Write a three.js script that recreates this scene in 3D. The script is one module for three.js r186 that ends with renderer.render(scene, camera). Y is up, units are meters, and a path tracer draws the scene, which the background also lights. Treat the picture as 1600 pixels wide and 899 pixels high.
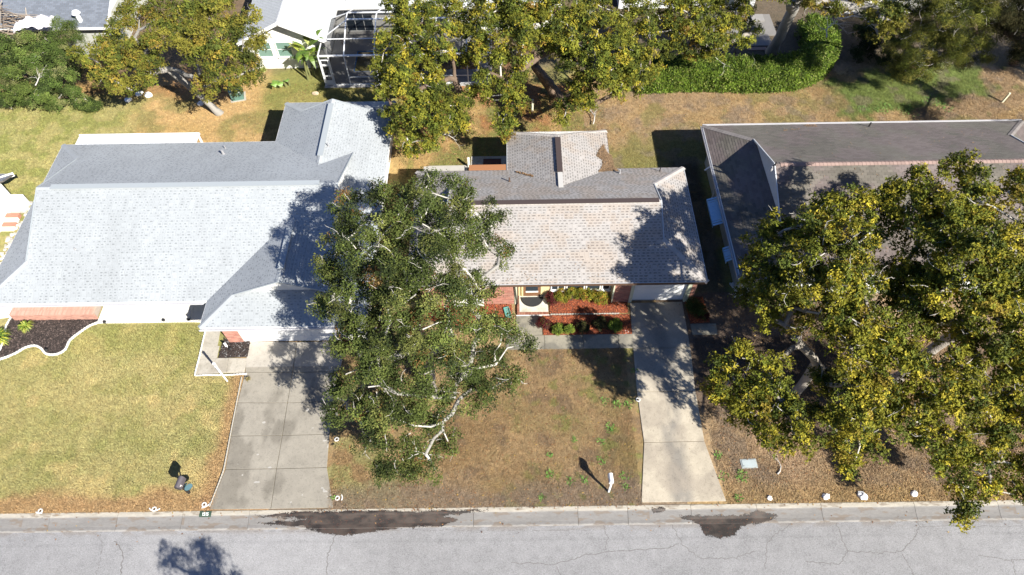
import * as THREE from 'three';
import { mergeGeometries } from 'three/addons/utils/BufferGeometryUtils.js';
import { RoundedBoxGeometry } from 'three/addons/geometries/RoundedBoxGeometry.js';

// ---------------------------------------------------------------- camera, sky, sun, exposure
const scene = new THREE.Scene();
const CH = 30, PITCH = THREE.MathUtils.degToRad(55.25), YAW = THREE.MathUtils.degToRad(0.477), ROLL = THREE.MathUtils.degToRad(-1.239), FOC = 1064;
const camera = new THREE.PerspectiveCamera(2 * Math.atan(449.5 / FOC) * 180 / Math.PI, 1024 / 575, 0.5, 2000);
camera.rotation.order = 'YXZ';
camera.rotation.set(-PITCH, YAW, ROLL);
camera.position.set(0, CH, 0);
camera.updateMatrixWorld(true);
const SUN = new THREE.Vector3(0.89, 1, 0.92).normalize();
{
  const W = 256, H = 128, d = new Float32Array(W * H * 4);
  for (let j = 0; j < H; j++) {
    const el = (j + 0.5) / H * Math.PI - Math.PI / 2;
    for (let i = 0; i < W; i++) {
      const az = ((i + 0.5) / W - 0.5) * 2 * Math.PI, k = (j * W + i) * 4;
      const v = new THREE.Vector3(Math.cos(el) * Math.cos(az), Math.sin(el), Math.cos(el) * Math.sin(az));
      const up = Math.max(0, v.y), h = Math.pow(1 - up, 3), near = Math.max(0, v.dot(SUN));
      const glow = 0.22 * Math.pow(near, 6);
      if (v.y < 0) { d[k] = 0.07; d[k + 1] = 0.065; d[k + 2] = 0.055; } else {
        d[k] = 0.028 + 0.17 * h + glow; d[k + 1] = 0.08 + 0.185 * h + glow * 0.95; d[k + 2] = 0.235 + 0.15 * h + glow * 0.85;
      }
      d[k + 3] = 1;
    }
  }
  const t = new THREE.DataTexture(d, W, H, THREE.RGBAFormat, THREE.FloatType);
  t.mapping = THREE.EquirectangularReflectionMapping; t.magFilter = THREE.LinearFilter; t.minFilter = THREE.LinearFilter; t.wrapS = THREE.RepeatWrapping; t.needsUpdate = true;
  scene.background = t; scene.environment = t; scene.environmentIntensity = 0.72; scene.backgroundIntensity = 0.72;
}
const sun = new THREE.DirectionalLight(new THREE.Color(1, 0.95, 0.86), 4.8);
sun.position.copy(SUN).multiplyScalar(90); sun.target.position.set(0, 0, -25); sun.position.add(sun.target.position);
sun.castShadow = true; sun.shadow.mapSize.set(4096, 4096);
Object.assign(sun.shadow.camera, { left: -60, right: 60, top: 60, bottom: -60, near: 1, far: 220 });
scene.add(sun, sun.target);
const renderer = new THREE.WebGLRenderer({ antialias: true });
renderer.setSize(1024, 575);
renderer.toneMapping = THREE.LinearToneMapping;
renderer.toneMappingExposure = 2.3;
renderer.shadowMap.enabled = true;

// ---------------------------------------------------------------- helpers
function rngOf(seed) { let a = seed >>> 0; return () => { a = (a + 0x6D2B79F5) | 0; let t = Math.imul(a ^ (a >>> 15), 1 | a); t = (t + Math.imul(t ^ (t >>> 7), 61 | t)) ^ t; return ((t ^ (t >>> 14)) >>> 0) / 4294967296; }; }
const hash2 = (x, y) => { let h = Math.imul(x, 374761393) + Math.imul(y, 668265263); h = Math.imul(h ^ (h >>> 13), 1274126177); return ((h ^ (h >>> 16)) >>> 0) / 4294967296; };
function vn(x, y) { const xi = Math.floor(x), yi = Math.floor(y), fx = x - xi, fy = y - yi, u = fx * fx * (3 - 2 * fx), v = fy * fy * (3 - 2 * fy); const a = hash2(xi, yi), b = hash2(xi + 1, yi), c = hash2(xi, yi + 1), d = hash2(xi + 1, yi + 1); return a + (b - a) * u + (c - a) * v + (a - b - c + d) * u * v; }
function fbm(x, y, o = 4) { let s = 0, a = 0.5, n = 0; for (let i = 0; i < o; i++) { s += a * vn(x, y); n += a; x = x * 2.03 + 17.1; y = y * 2.03 - 9.7; a *= 0.5; } return s / n; }
const clamp = (v, a = 0, b = 1) => Math.min(b, Math.max(a, v));
const sst = (a, b, v) => { const t = clamp((v - a) / (b - a)); return t * t * (3 - 2 * t); };
const mix3 = (a, b, t) => [a[0] + (b[0] - a[0]) * t, a[1] + (b[1] - a[1]) * t, a[2] + (b[2] - a[2]) * t];
const V = (x, y, z) => new THREE.Vector3(x, y, z);
const AX = V(1, 0, 0).applyEuler(camera.rotation), AY = V(0, 1, 0).applyEuler(camera.rotation), AZ = V(0, 0, -1).applyEuler(camera.rotation);
// a place measured in the photograph, turned into metres at a known height above the ground
function at(px, py, h = 0) {
  const d = AZ.clone().addScaledVector(AX, (px - 800) / FOC).addScaledVector(AY, -(py - 449.5) / FOC);
  return V(0, CH, 0).addScaledVector(d, (h - CH) / d.y);
}
const XZ = (px, py, h = 0) => { const p = at(px, py, h); return [p.x, p.z]; };
const used = {};
function numbered(n) { const k = used[n] = (used[n] ?? -1) + 1; return k ? `${n}_${String(k).padStart(3, '0')}` : n; }
function thing(name, label, category, pos = [0, 0, 0], ry = 0, group) {
  const o = new THREE.Group(); o.name = numbered(name); o.position.set(...pos); o.rotation.y = ry; o.userData = { label, category };
  if (group) o.userData.group = group;
  scene.add(o); return o;
}
function structure(name, label) { const o = new THREE.Group(); o.name = numbered(name); o.userData = { kind: 'structure' }; if (label) o.userData.label = label; scene.add(o); return o; }
function stuff(o, label, category) { o.userData = { label, category, kind: 'stuff' }; return o; }
function part(parent, name, geo, mat, opts = {}) {
  const g = Array.isArray(geo) ? merge(geo) : geo;
  if (opts.world) { const p = V(0, 0, 0); let q = parent; while (q && q !== scene) { p.add(q.position); q = q.parent; } g.translate(-p.x, -p.y, -p.z); }
  const m = new THREE.Mesh(g, mat); m.name = parent === scene ? numbered(name) : name; m.castShadow = m.receiveShadow = true;
  if (opts.kind) m.userData.kind = opts.kind;
  if (opts.label) m.userData.label = opts.label;
  parent.add(m); return m;
}
const each = (parent, name, list, mat, opts = {}) => list.map(g => part(parent, name, g, mat, { ...opts, world: true }));
const wpart = (parent, name, geo, mat, opts = {}) => part(parent, name, geo, mat, { ...opts, world: true });
function merge(list) {
  const hasC = list.some(g => g.attributes.color);
  const out = list.map(g => {
    let q = g.index ? g.toNonIndexed() : g;
    for (const k of Object.keys(q.attributes)) if (!['position', 'normal', 'uv', 'color'].includes(k)) q.deleteAttribute(k);
    const n = q.attributes.position.count;
    if (!q.attributes.uv) q.setAttribute('uv', new THREE.BufferAttribute(new Float32Array(n * 2), 2));
    if (hasC && !q.attributes.color) q.setAttribute('color', new THREE.BufferAttribute(new Float32Array(n * 3).fill(1), 3));
    return q;
  });
  return out.length === 1 ? out[0] : mergeGeometries(out);
}
function tint(g, c) { const n = g.attributes.position.count, a = new Float32Array(n * 3); for (let i = 0; i < n; i++) a.set(c, i * 3); g.setAttribute('color', new THREE.BufferAttribute(a, 3)); return g; }
// uv in metres from the face directions
function metric(g0) {
  const g = g0.index ? g0.toNonIndexed() : g0, p = g.attributes.position, n = g.attributes.normal, uv = new Float32Array(p.count * 2);
  for (let i = 0; i < p.count; i++) {
    const ax = Math.abs(n.getX(i)), ay = Math.abs(n.getY(i)), az = Math.abs(n.getZ(i));
    if (ay >= ax && ay >= az) { uv[2 * i] = p.getX(i); uv[2 * i + 1] = -p.getZ(i); } else if (ax >= az) { uv[2 * i] = p.getZ(i); uv[2 * i + 1] = p.getY(i); } else { uv[2 * i] = p.getX(i); uv[2 * i + 1] = p.getY(i); }
  }
  g.setAttribute('uv', new THREE.BufferAttribute(uv, 2)); return g;
}
// box given by its limits
function bx(x0, x1, y0, y1, z0, z1, bev = 0) {
  const w = Math.abs(x1 - x0), h = Math.abs(y1 - y0), d = Math.abs(z1 - z0);
  const g = bev ? new RoundedBoxGeometry(w, h, d, 1, Math.min(bev, w / 3, h / 3, d / 3)) : new THREE.BoxGeometry(w, h, d);
  g.translate((x0 + x1) / 2, (y0 + y1) / 2, (z0 + z1) / 2); return metric(g);
}
function bar(a, b, w, h = w, up = V(0, 1, 0)) {
  const d = b.clone().sub(a), L = d.length(); const g = new THREE.BoxGeometry(w, h, L);
  const z = d.normalize(); let x = up.clone().cross(z); if (x.length() < 1e-3) x = V(1, 0, 0); x.normalize(); const y = z.clone().cross(x);
  g.applyMatrix4(new THREE.Matrix4().makeBasis(x, y, z)); g.translate((a.x + b.x) / 2, (a.y + b.y) / 2, (a.z + b.z) / 2); return metric(g);
}
function rod(a, b, r0, r1 = r0, seg = 6) {
  const d = b.clone().sub(a), L = d.length(); const g = new THREE.CylinderGeometry(r1, r0, L, seg, 1, false);
  g.applyQuaternion(new THREE.Quaternion().setFromUnitVectors(V(0, 1, 0), d.normalize())); g.translate((a.x + b.x) / 2, (a.y + b.y) / 2, (a.z + b.z) / 2); return g;
}
// flat slab with an outline in x, z
function slab(pts, top, thick, bev = 0.008) {
  const s = new THREE.Shape(pts.map(p => new THREE.Vector2(p[0], -p[1])));
  const g = new THREE.ExtrudeGeometry(s, { depth: thick - 2 * bev, bevelEnabled: bev > 0, bevelSize: bev, bevelThickness: bev, bevelOffset: -bev, bevelSegments: 1, curveSegments: 8 });
  g.rotateX(-Math.PI / 2); g.translate(0, top - thick + bev, 0); return metric(g);
}
function shrink(pts, d) { const cx = pts.reduce((s, p) => s + p[0], 0) / pts.length, cz = pts.reduce((s, p) => s + p[1], 0) / pts.length; return pts.map(([x, z]) => [x - Math.sign(x - cx) * d, z - Math.sign(z - cz) * d]); }
const hex = h => { const c = new THREE.Color(h); return [c.r, c.g, c.b]; };
const lin = (r, g, b) => new THREE.Color().setRGB(r, g, b);
// texture from a function of texel centre -> linear colour
function colorTex(w, h, fn) {
  const d = new Uint8Array(w * h * 4), enc = v => { v = clamp(v); return 255 * (v <= 0.0031308 ? 12.92 * v : 1.055 * Math.pow(v, 1 / 2.4) - 0.055); };
  for (let j = 0; j < h; j++) for (let i = 0; i < w; i++) { const c = fn((i + 0.5) / w, (j + 0.5) / h), k = (j * w + i) * 4; d[k] = enc(c[0]); d[k + 1] = enc(c[1]); d[k + 2] = enc(c[2]); d[k + 3] = 255; }
  const t = new THREE.DataTexture(d, w, h); t.colorSpace = THREE.SRGBColorSpace; t.magFilter = THREE.LinearFilter; t.minFilter = THREE.LinearMipmapLinearFilter; t.generateMipmaps = true; t.wrapS = t.wrapT = THREE.RepeatWrapping; t.needsUpdate = true; return t;
}
function grayTex(w, h, fn) {
  const d = new Uint8Array(w * h * 4);
  for (let j = 0; j < h; j++) for (let i = 0; i < w; i++) { const c = 255 * clamp(fn((i + 0.5) / w, (j + 0.5) / h)), k = (j * w + i) * 4; d[k] = d[k + 1] = d[k + 2] = c; d[k + 3] = 255; }
  const t = new THREE.DataTexture(d, w, h); t.magFilter = THREE.LinearFilter; t.wrapS = t.wrapT = THREE.RepeatWrapping; t.needsUpdate = true; return t;
}
const tileNoise = (f, o, s = 0) => (u, v) => { // periodic fbm over the unit square
  let r = 0, a = 0.5, n = 0; let q = f; for (let i = 0; i < o; i++) { const x = u * q, y = v * q, xi = Math.floor(x), yi = Math.floor(y), fx = x - xi, fy = y - yi, uu = fx * fx * (3 - 2 * fx), vv = fy * fy * (3 - 2 * fy), m = k => ((k % q) + q) % q; const A = hash2(m(xi) + s, m(yi) + s * 7), B = hash2(m(xi + 1) + s, m(yi) + s * 7), C = hash2(m(xi) + s, m(yi + 1) + s * 7), D = hash2(m(xi + 1) + s, m(yi + 1) + s * 7); r += a * (A + (B - A) * uu + (C - A) * vv + (A - B - C + D) * uu * vv); n += a; a *= 0.5; q *= 2; } return r / n;
};
const bumpFine = grayTex(512, 512, tileNoise(64, 3, 3)); // one tile over one metre
const bumpRough = grayTex(512, 512, tileNoise(24, 4, 9));
const mottle = (() => { const n1 = tileNoise(6, 5, 21), n2 = tileNoise(90, 2, 5); return colorTex(512, 512, (u, v) => { const k = 0.86 + 0.2 * n1(u, v) + 0.10 * (n2(u, v) - 0.5); return [k, k, k * 0.99]; }); })();
function std(r, g, b, rough = 0.9, o = {}) {
  const m = new THREE.MeshStandardMaterial({ color: lin(r, g, b), roughness: rough, metalness: 0, ...o }); return m;
}
function plaster(r, g, b, rough = 0.9, rep = 0.5) { const t = mottle.clone(); t.repeat.set(rep, rep); t.needsUpdate = true; return std(r, g, b, rough, { map: t, bumpMap: bumpFine, bumpScale: 0.004 }); }
const M = {
  whiteWall: plaster(0.74, 0.73, 0.70), creamWall: plaster(0.66, 0.55, 0.30), paleWall: plaster(0.42, 0.43, 0.40), blueWhite: plaster(0.62, 0.64, 0.66), trim: std(0.74, 0.74, 0.73, 0.5), greyTrim: std(0.42, 0.44, 0.46, 0.55),
  creamTrim: std(0.52, 0.54, 0.40, 0.6), brownTrim: std(0.10, 0.06, 0.04, 0.6), metalWhite: std(0.75, 0.76, 0.77, 0.4, { metalness: 0.1 }), darkMetal: std(0.03, 0.028, 0.028, 0.5), vent: std(0.05, 0.035, 0.033, 0.8), lead: std(0.3, 0.3, 0.31, 0.6),
  glass: std(0.03, 0.04, 0.05, 0.06, { metalness: 0 }), greenGlass: std(0.16, 0.26, 0.22, 0.08), concreteTrim: plaster(0.4, 0.38, 0.34), door: std(0.20, 0.10, 0.05, 0.5), black: std(0.012, 0.012, 0.013, 0.7),
  brickVC: std(1, 1, 1, 0.9, { vertexColors: true, bumpMap: bumpRough, bumpScale: 0.004 }), mortar: plaster(0.36, 0.30, 0.26), shingle: new THREE.MeshPhysicalMaterial({ color: 0xffffff, roughness: 0.95, vertexColors: true, bumpMap: bumpFine, bumpScale: 0.004, sheen: 1, sheenRoughness: 0.45, sheenColor: lin(1, 1, 1), specularIntensity: 0.4 }), vc: std(1, 1, 1, 0.9, { vertexColors: true }),
  deck: std(0.12, 0.11, 0.10, 0.95),
};

// ---------------------------------------------------------------- ground, road, kerb
const KERB_BACK = -9.1, ROAD_EDGE = -8.3, ROAD_Y = -0.115;
function kerbY(z) { const P = [[-9.1, 0.022], [-8.93, 0.018], [-8.84, -0.02], [-8.5, -0.10], [-8.3, -0.112]]; if (z <= P[0][0]) return P[0][1]; for (let i = 1; i < P.length; i++) if (z <= P[i][0]) { const t = (z - P[i - 1][0]) / (P[i][0] - P[i - 1][0]); return P[i - 1][1] + t * (P[i][1] - P[i - 1][1]); } return ROAD_Y; }
{
  const g = new THREE.PlaneGeometry(900, 900); g.rotateX(-Math.PI / 2); const uv = g.attributes.uv; for (let i = 0; i < uv.count; i++) uv.setXY(i, uv.getX(i) * 225, uv.getY(i) * 225);
  const n1 = tileNoise(4, 5, 2), n2 = tileNoise(60, 2, 8);
  const t = colorTex(512, 512, (u, v) => { const k = n1(u, v), d = 0.75 + 0.5 * n2(u, v); return mix3([0.13 * d, 0.10 * d, 0.05 * d], [0.09 * d, 0.10 * d, 0.035 * d], sst(0.35, 0.65, k)); });
  const m = part(scene, 'ground', g, std(1, 1, 1, 1, { map: t })); m.position.y = -0.2; m.userData = { kind: 'structure' };
}
// colour of the turf and bare earth at a place (linear), some shade painted in
const C = { straw: [0.315, 0.272, 0.112], strawG: [0.258, 0.243, 0.088], green: [0.17, 0.185, 0.042], edge: [0.32, 0.195, 0.095], brown: [0.235, 0.155, 0.072], brownL: [0.305, 0.21, 0.105], brownD: [0.15, 0.102, 0.064], purple: [0.195, 0.148, 0.108], needle: [0.31, 0.215, 0.118], tan: [0.37, 0.25, 0.10], litter: [0.31, 0.145, 0.06], olive: [0.20, 0.175, 0.058], lush: [0.135, 0.18, 0.038] };
function turf(x, z) {
  const a = fbm(x * 0.33 + 5, z * 0.33, 4), b = fbm(x * 1.4 - 7, z * 1.4 + 3, 4), f = fbm(x * 9, z * 9, 3), w = fbm(x * 0.8 + 50, z * 0.8, 3) - 0.5;
  let c;
  if (z > -20.3) {
    if (x < -11) { // tended straw lawn on the left
      c = mix3(C.straw, C.strawG, 0.75 * sst(0.38, 0.68, a)); c = mix3(c, C.green, 0.35 * sst(0.52, 0.75, b)); c = mix3(c, [0.44, 0.34, 0.15], 0.6 * sst(0.55, 0.75, fbm(x * 0.9, z * 0.9 + 40, 3)));
      c = mix3(c, C.green, 0.4 * sst(-19.6 + w * 1.5, -18.2, z) * sst(-16.4 + w, -17.6, z));
      c = mix3(c, C.edge, 0.85 * sst(-10.3 + w * 1.6, -9.5 + w, z)); c = mix3(c, C.edge, 0.8 * sst(-14.5 + w, -13.8 + w * 0.5, x));
    } else if (x < 7.4) { // dry brown middle lawn
      c = mix3(C.brown, C.brownL, sst(0.36, 0.62, a)); c = mix3(c, C.brownD, 0.6 * sst(0.52, 0.72, b)); c = mix3(c, C.olive, 0.3 * sst(0.5, 0.7, fbm(x * 0.7 + 9, z * 0.7, 4)) * (0.4 + 0.6 * sst(-4, 4, x)));
      c = mix3(c, C.strawG, 0.7 * sst(-3, -6, x) * sst(0.4, 0.6, b)); c = mix3(c, C.purple, 0.75 * sst(-10.6 + w * 2, -9.4 + w, z)); c = mix3(c, C.green, 0.6 * sst(0.60, 0.72, fbm(x * 2.2 + 3, z * 2.2, 3)) * sst(-2, 2, x));
    } else { // needles, bare earth and dark soil under the right hand trees, tree shade painted in
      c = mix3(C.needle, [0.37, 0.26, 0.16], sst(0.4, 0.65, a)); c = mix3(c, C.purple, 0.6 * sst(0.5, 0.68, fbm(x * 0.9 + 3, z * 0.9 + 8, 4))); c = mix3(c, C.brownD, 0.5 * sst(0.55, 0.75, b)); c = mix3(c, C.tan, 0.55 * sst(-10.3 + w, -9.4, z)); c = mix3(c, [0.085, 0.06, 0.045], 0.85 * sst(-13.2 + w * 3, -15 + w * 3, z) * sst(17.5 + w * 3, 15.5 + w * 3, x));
    }
  } else {
    if (x < -6.5) { c = mix3(C.tan, [0.41, 0.275, 0.12], sst(0.4, 0.6, a)); c = mix3(c, C.olive, 0.8 * sst(0.46, 0.66, fbm(x * 0.5 + 2, z * 0.5, 4))); c = mix3(c, C.strawG, 0.85 * sst(-23 + w * 3, -26 + w * 3, x)); c = mix3(c, C.green, 0.7 * sst(-23, -27, x) * sst(0.45, 0.65, b)); c = mix3(c, C.green, 0.7 * sst(-17.5, -16, x) * sst(-34.5 + w * 2, -36 + w * 2, z)); c = mix3(c, C.litter, 0.6 * sst(-36 + w * 2, -37.5 + w * 2, z) * sst(-18, -20, x)); }
    else if (x < 4.6) { c = mix3(C.tan, C.olive, sst(0.42, 0.6, a)); c = mix3(c, C.litter, 0.85 * sst(0.4, 0.58, fbm(x * 0.6, z * 0.6 + 20, 3)) * sst(-31.5, -33.5, z)); c = mix3(c, C.green, 0.6 * sst(0.5, 0.68, b)); }
    else { c = mix3([0.33, 0.225, 0.105], C.needle, sst(0.42, 0.62, a)); c = mix3(c, C.olive, 0.95 * sst(-32.6 + w * 3, -31 + w * 3, z)); c = mix3(c, C.green, 0.7 * sst(-31, -28, z) * sst(0.36, 0.6, b)); c = mix3(c, C.olive, 0.7 * sst(0.5, 0.66, fbm(x * 0.55 + 12, z * 0.55, 4))); { const L = (a, b, r) => Math.exp(-((x - a) ** 2 + (z - b) ** 2 * 1.6) / (r * r)); c = mix3(c, C.lush, 0.95 * sst(0.3, 0.62, L(25.5, -36.7, 2.6) + L(30, -38.2, 2.4) + 0.8 * L(23.5, -35.6, 2.2) + 0.7 * L(28, -36.2, 1.5) + w * 1.1 + 0.5 * (b - 0.5))); c = mix3(c, [0.06, 0.058, 0.026], 0.9 * sst(-38 + w * 2, -39.5 + w * 2, z)); c = mix3(c, [0.075, 0.06, 0.045], 0.85 * sst(9.3, 9.8, x) * sst(11.6, 11.0, x) * sst(-30.6, -29.5, z)); } c = mix3(c, C.purple, 0.5 * sst(0.56, 0.7, fbm(x * 1.1, z * 1.1, 3))); }  // dark tints paint shade on the far right ground and between the houses
    c = mix3(c, [0.10, 0.075, 0.05], 0.8 * sst(-38.5 + w * 2, -40.5 + w * 2, z));  // far back ground darkened in colour to stand for shade
  }
  const h = hash2(Math.floor(x * 34), Math.floor(z * 34)), k = 0.60 + 0.56 * f + 0.24 * h; const y = 0.9 + 0.2 * hash2(Math.floor(x * 17) + 9, Math.floor(z * 17)); return [c[0] * k, c[1] * k * (0.5 + 0.5 * y), c[2] * k * y];
}
function turfSheet(name, x0, x1, z0, z1, W, H) {
  const nx = Math.ceil((x1 - x0) / 0.6), nz = Math.ceil((z1 - z0) / 0.6); const g = new THREE.PlaneGeometry(x1 - x0, z1 - z0, nx, nz); g.rotateX(-Math.PI / 2); g.translate((x0 + x1) / 2, 0, (z0 + z1) / 2);
  const p = g.attributes.position; for (let i = 0; i < p.count; i++) { const x = p.getX(i), z = p.getZ(i); const e = Math.min(1, Math.abs(z - z1) * 1.2, Math.abs(z - z0) * 1.2, Math.abs(x - x0), Math.abs(x - x1)); p.setY(i, -0.004 + e * 0.012 * (fbm(x * 0.9, z * 0.9, 3) - 0.9)); }
  g.computeVertexNormals();
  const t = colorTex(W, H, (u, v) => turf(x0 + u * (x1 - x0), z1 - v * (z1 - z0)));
  t.wrapS = t.wrapT = THREE.ClampToEdgeWrapping;
  const b = bumpRough.clone(); b.repeat.set((x1 - x0) / 0.7, (z1 - z0) / 0.7); b.needsUpdate = true;
  const m = part(scene, name, g, std(1, 1, 1, 1, { map: t, bumpMap: b, bumpScale: 0.03 })); m.userData = { kind: 'structure' }; return m;
}
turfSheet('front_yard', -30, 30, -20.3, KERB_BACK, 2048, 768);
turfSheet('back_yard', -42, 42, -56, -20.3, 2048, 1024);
{ // asphalt carriageway with its cracks and old seams
  const x0 = -60, x1 = 60, z0 = ROAD_EDGE, z1 = -0.6;
  const r = rngOf(5), cracks = []; // polylines in world x, z
  const crack = (pts, w) => { const out = []; for (let i = 0; i + 1 < pts.length; i++) for (let k = 0; k < 10; k++) { const t = k / 10; out.push([pts[i][0] + (pts[i + 1][0] - pts[i][0]) * t + (r() - 0.5) * 0.09, pts[i][1] + (pts[i + 1][1] - pts[i][1]) * t + (r() - 0.5) * 0.09]); } out.push(pts[pts.length - 1]); cracks.push([out, w * 0.62]); };
  const W = l => l.map(([a, b]) => XZ(a, b, ROAD_Y));
  crack(W([[524, 836], [512, 866], [510, 899]]), 0.016); crack(W([[1047, 815], [1065, 850], [1095, 874], [1150, 872], [1180, 862]]), 0.012); crack(W([[798, 880], [870, 882], [915, 868], [960, 862], [1040, 858], [1060, 850]]), 0.013);
  crack(W([[1306, 818], [1325, 862], [1370, 864], [1410, 862], [1430, 840], [1436, 825]]), 0.014); crack(W([[1325, 862], [1312, 882], [1260, 878]]), 0.013); crack(W([[1195, 890], [1198, 850], [1212, 835], [1238, 820]]), 0.012); crack(W([[1410, 865], [1424, 890], [1428, 899]]), 0.012); crack(W([[1530, 868], [1580, 876], [1600, 874]]), 0.012); crack(W([[1582, 876], [1588, 899]]), 0.012);
  crack(W([[150, 899], [160, 860], [155, 825]]), 0.007); crack(W([[940, 815], [950, 840], [945, 862]]), 0.010); crack(W([[870, 885], [876, 899]]), 0.01); crack(W([[1430, 810], [1440, 824], [1600, 822]]), 0.008); crack(W([[300, 832], [520, 830], [780, 829], [930, 828]]), 0.005); crack(W([[180, 845], [192, 870], [188, 899]]), 0.02);
  const cell = new Map(); cracks.forEach(([l, w]) => { for (let i = 0; i + 1 < l.length; i++) { const [ax, az] = l[i], [bx2, bz] = l[i + 1]; const key = (x, z) => `${Math.floor(x / 0.5)},${Math.floor(z / 0.5)}`; for (const dx of [-0.06, 0.06]) for (const dz of [-0.06, 0.06]) for (const [px, pz] of [[ax + dx, az + dz], [bx2 + dx, bz + dz], [(ax + bx2) / 2 + dx, (az + bz) / 2 + dz]]) { const k = key(px, pz); if (!cell.has(k)) cell.set(k, new Set()); cell.get(k).add([ax, az, bx2, bz, w]); } } });
  const tx0 = -24, tx1 = 24;
  const t = colorTex(2048, 512, (u, v) => {
    const x = tx0 + u * (tx1 - tx0), z = z1 - v * (z1 - z0); const a = fbm(x * 0.22, z * 0.5 + 8, 4), b = fbm(x * 3 + 9, z * 3, 3), s = hash2(Math.floor(x * 43), Math.floor(z * 67));
    let k = 0.268 + 0.09 * (a - 0.5) + 0.06 * (b - 0.5) + 0.12 * (s - 0.5) - 0.05 * (hash2(Math.floor(x * 37) + 3, Math.floor(z * 51)) > 0.93);
    k -= 0.02 * sst(0.12, 0.0, Math.abs(z + 7.75 + 0.1 * (a - 0.5)));
    let c = [k * 0.985, k * 0.975, k * 0.98];
    c = mix3(c, [0.19, 0.16, 0.13], 0.5 * sst(0.28, 0, z - ROAD_EDGE) * sst(0.4, 0.6, fbm(x * 2, z * 4, 3)));
    const segs = cell.get(`${Math.floor(x / 0.5)},${Math.floor(z / 0.5)}`);
    if (segs) for (const [ax, az, bx2, bz, w] of segs) { const dx = bx2 - ax, dz = bz - az, q = clamp(((x - ax) * dx + (z - az) * dz) / (dx * dx + dz * dz + 1e-9)), d = Math.hypot(x - ax - q * dx, z - az - q * dz); if (d < w * 1.6) c = mix3(c, [0.13, 0.122, 0.115], 0.55 * sst(w * 1.6, w * 0.5, d) * (0.55 + 0.45 * b)); }
    return c;
  });
  t.wrapS = THREE.MirroredRepeatWrapping; t.wrapT = THREE.ClampToEdgeWrapping;
  const g = new THREE.PlaneGeometry(x1 - x0, z1 - z0, 1, 1); g.rotateX(-Math.PI / 2); g.translate(0, ROAD_Y, (z0 + z1) / 2);
  const p = g.attributes.position, uv = g.attributes.uv; for (let i = 0; i < p.count; i++) uv.setXY(i, (p.getX(i) - tx0) / (tx1 - tx0), (z1 - p.getZ(i)) / (z1 - z0));
  const b = bumpFine.clone(); b.repeat.set(48, 8); b.needsUpdate = true;
  const m = part(scene, 'road', g, std(1, 1, 1, 0.93, { map: t, bumpMap: b, bumpScale: 0.012 })); m.userData = { kind: 'structure' };
  const far = part(scene, 'verge', bx(-60, 60, -0.3, 0, -0.6, 30), std(0.17, 0.14, 0.06, 1)); far.userData = { kind: 'structure' };
}
{ // kerb and gutter cast in lengths
  const k = structure('kerb'); const prof = [[-9.1, -0.3], [-9.1, 0.016], [-9.094, 0.022], [-8.93, 0.018], [-8.84, -0.02], [-8.5, -0.10], [-8.306, -0.108], [-8.3, -0.114], [-8.3, -0.3]];
  const kt = colorTex(1024, 256, (u, v) => { // u along 6.1 m, v across
    const x = u * 6.1, z = -9.1 + v * 0.8; const a = fbm(x * 1.1, v * 3, 4), b = fbm(x * 9, v * 14, 3), s = hash2(Math.floor(x * 70), Math.floor(v * 60));
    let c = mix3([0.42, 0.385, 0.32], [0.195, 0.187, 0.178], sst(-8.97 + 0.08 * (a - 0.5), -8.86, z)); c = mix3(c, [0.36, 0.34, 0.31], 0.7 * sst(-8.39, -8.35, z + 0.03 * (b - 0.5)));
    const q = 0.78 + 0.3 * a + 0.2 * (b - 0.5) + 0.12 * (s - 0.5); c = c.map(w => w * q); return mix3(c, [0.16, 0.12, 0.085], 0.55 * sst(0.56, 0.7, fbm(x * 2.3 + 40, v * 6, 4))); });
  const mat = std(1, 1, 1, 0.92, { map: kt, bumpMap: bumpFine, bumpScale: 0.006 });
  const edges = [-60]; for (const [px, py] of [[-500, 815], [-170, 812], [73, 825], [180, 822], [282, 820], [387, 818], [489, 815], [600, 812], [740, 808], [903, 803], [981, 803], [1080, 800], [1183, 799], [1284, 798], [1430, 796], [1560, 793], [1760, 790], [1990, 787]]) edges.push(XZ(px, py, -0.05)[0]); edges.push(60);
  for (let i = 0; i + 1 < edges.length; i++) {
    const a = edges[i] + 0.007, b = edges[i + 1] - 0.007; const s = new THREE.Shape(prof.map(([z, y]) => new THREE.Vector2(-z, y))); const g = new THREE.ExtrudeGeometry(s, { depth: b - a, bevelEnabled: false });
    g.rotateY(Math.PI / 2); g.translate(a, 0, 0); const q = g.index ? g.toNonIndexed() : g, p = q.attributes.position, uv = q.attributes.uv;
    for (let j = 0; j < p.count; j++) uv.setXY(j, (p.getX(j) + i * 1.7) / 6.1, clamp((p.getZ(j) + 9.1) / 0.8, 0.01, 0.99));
    part(k, 'kerb_segment', q, mat);
  }
}
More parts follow.
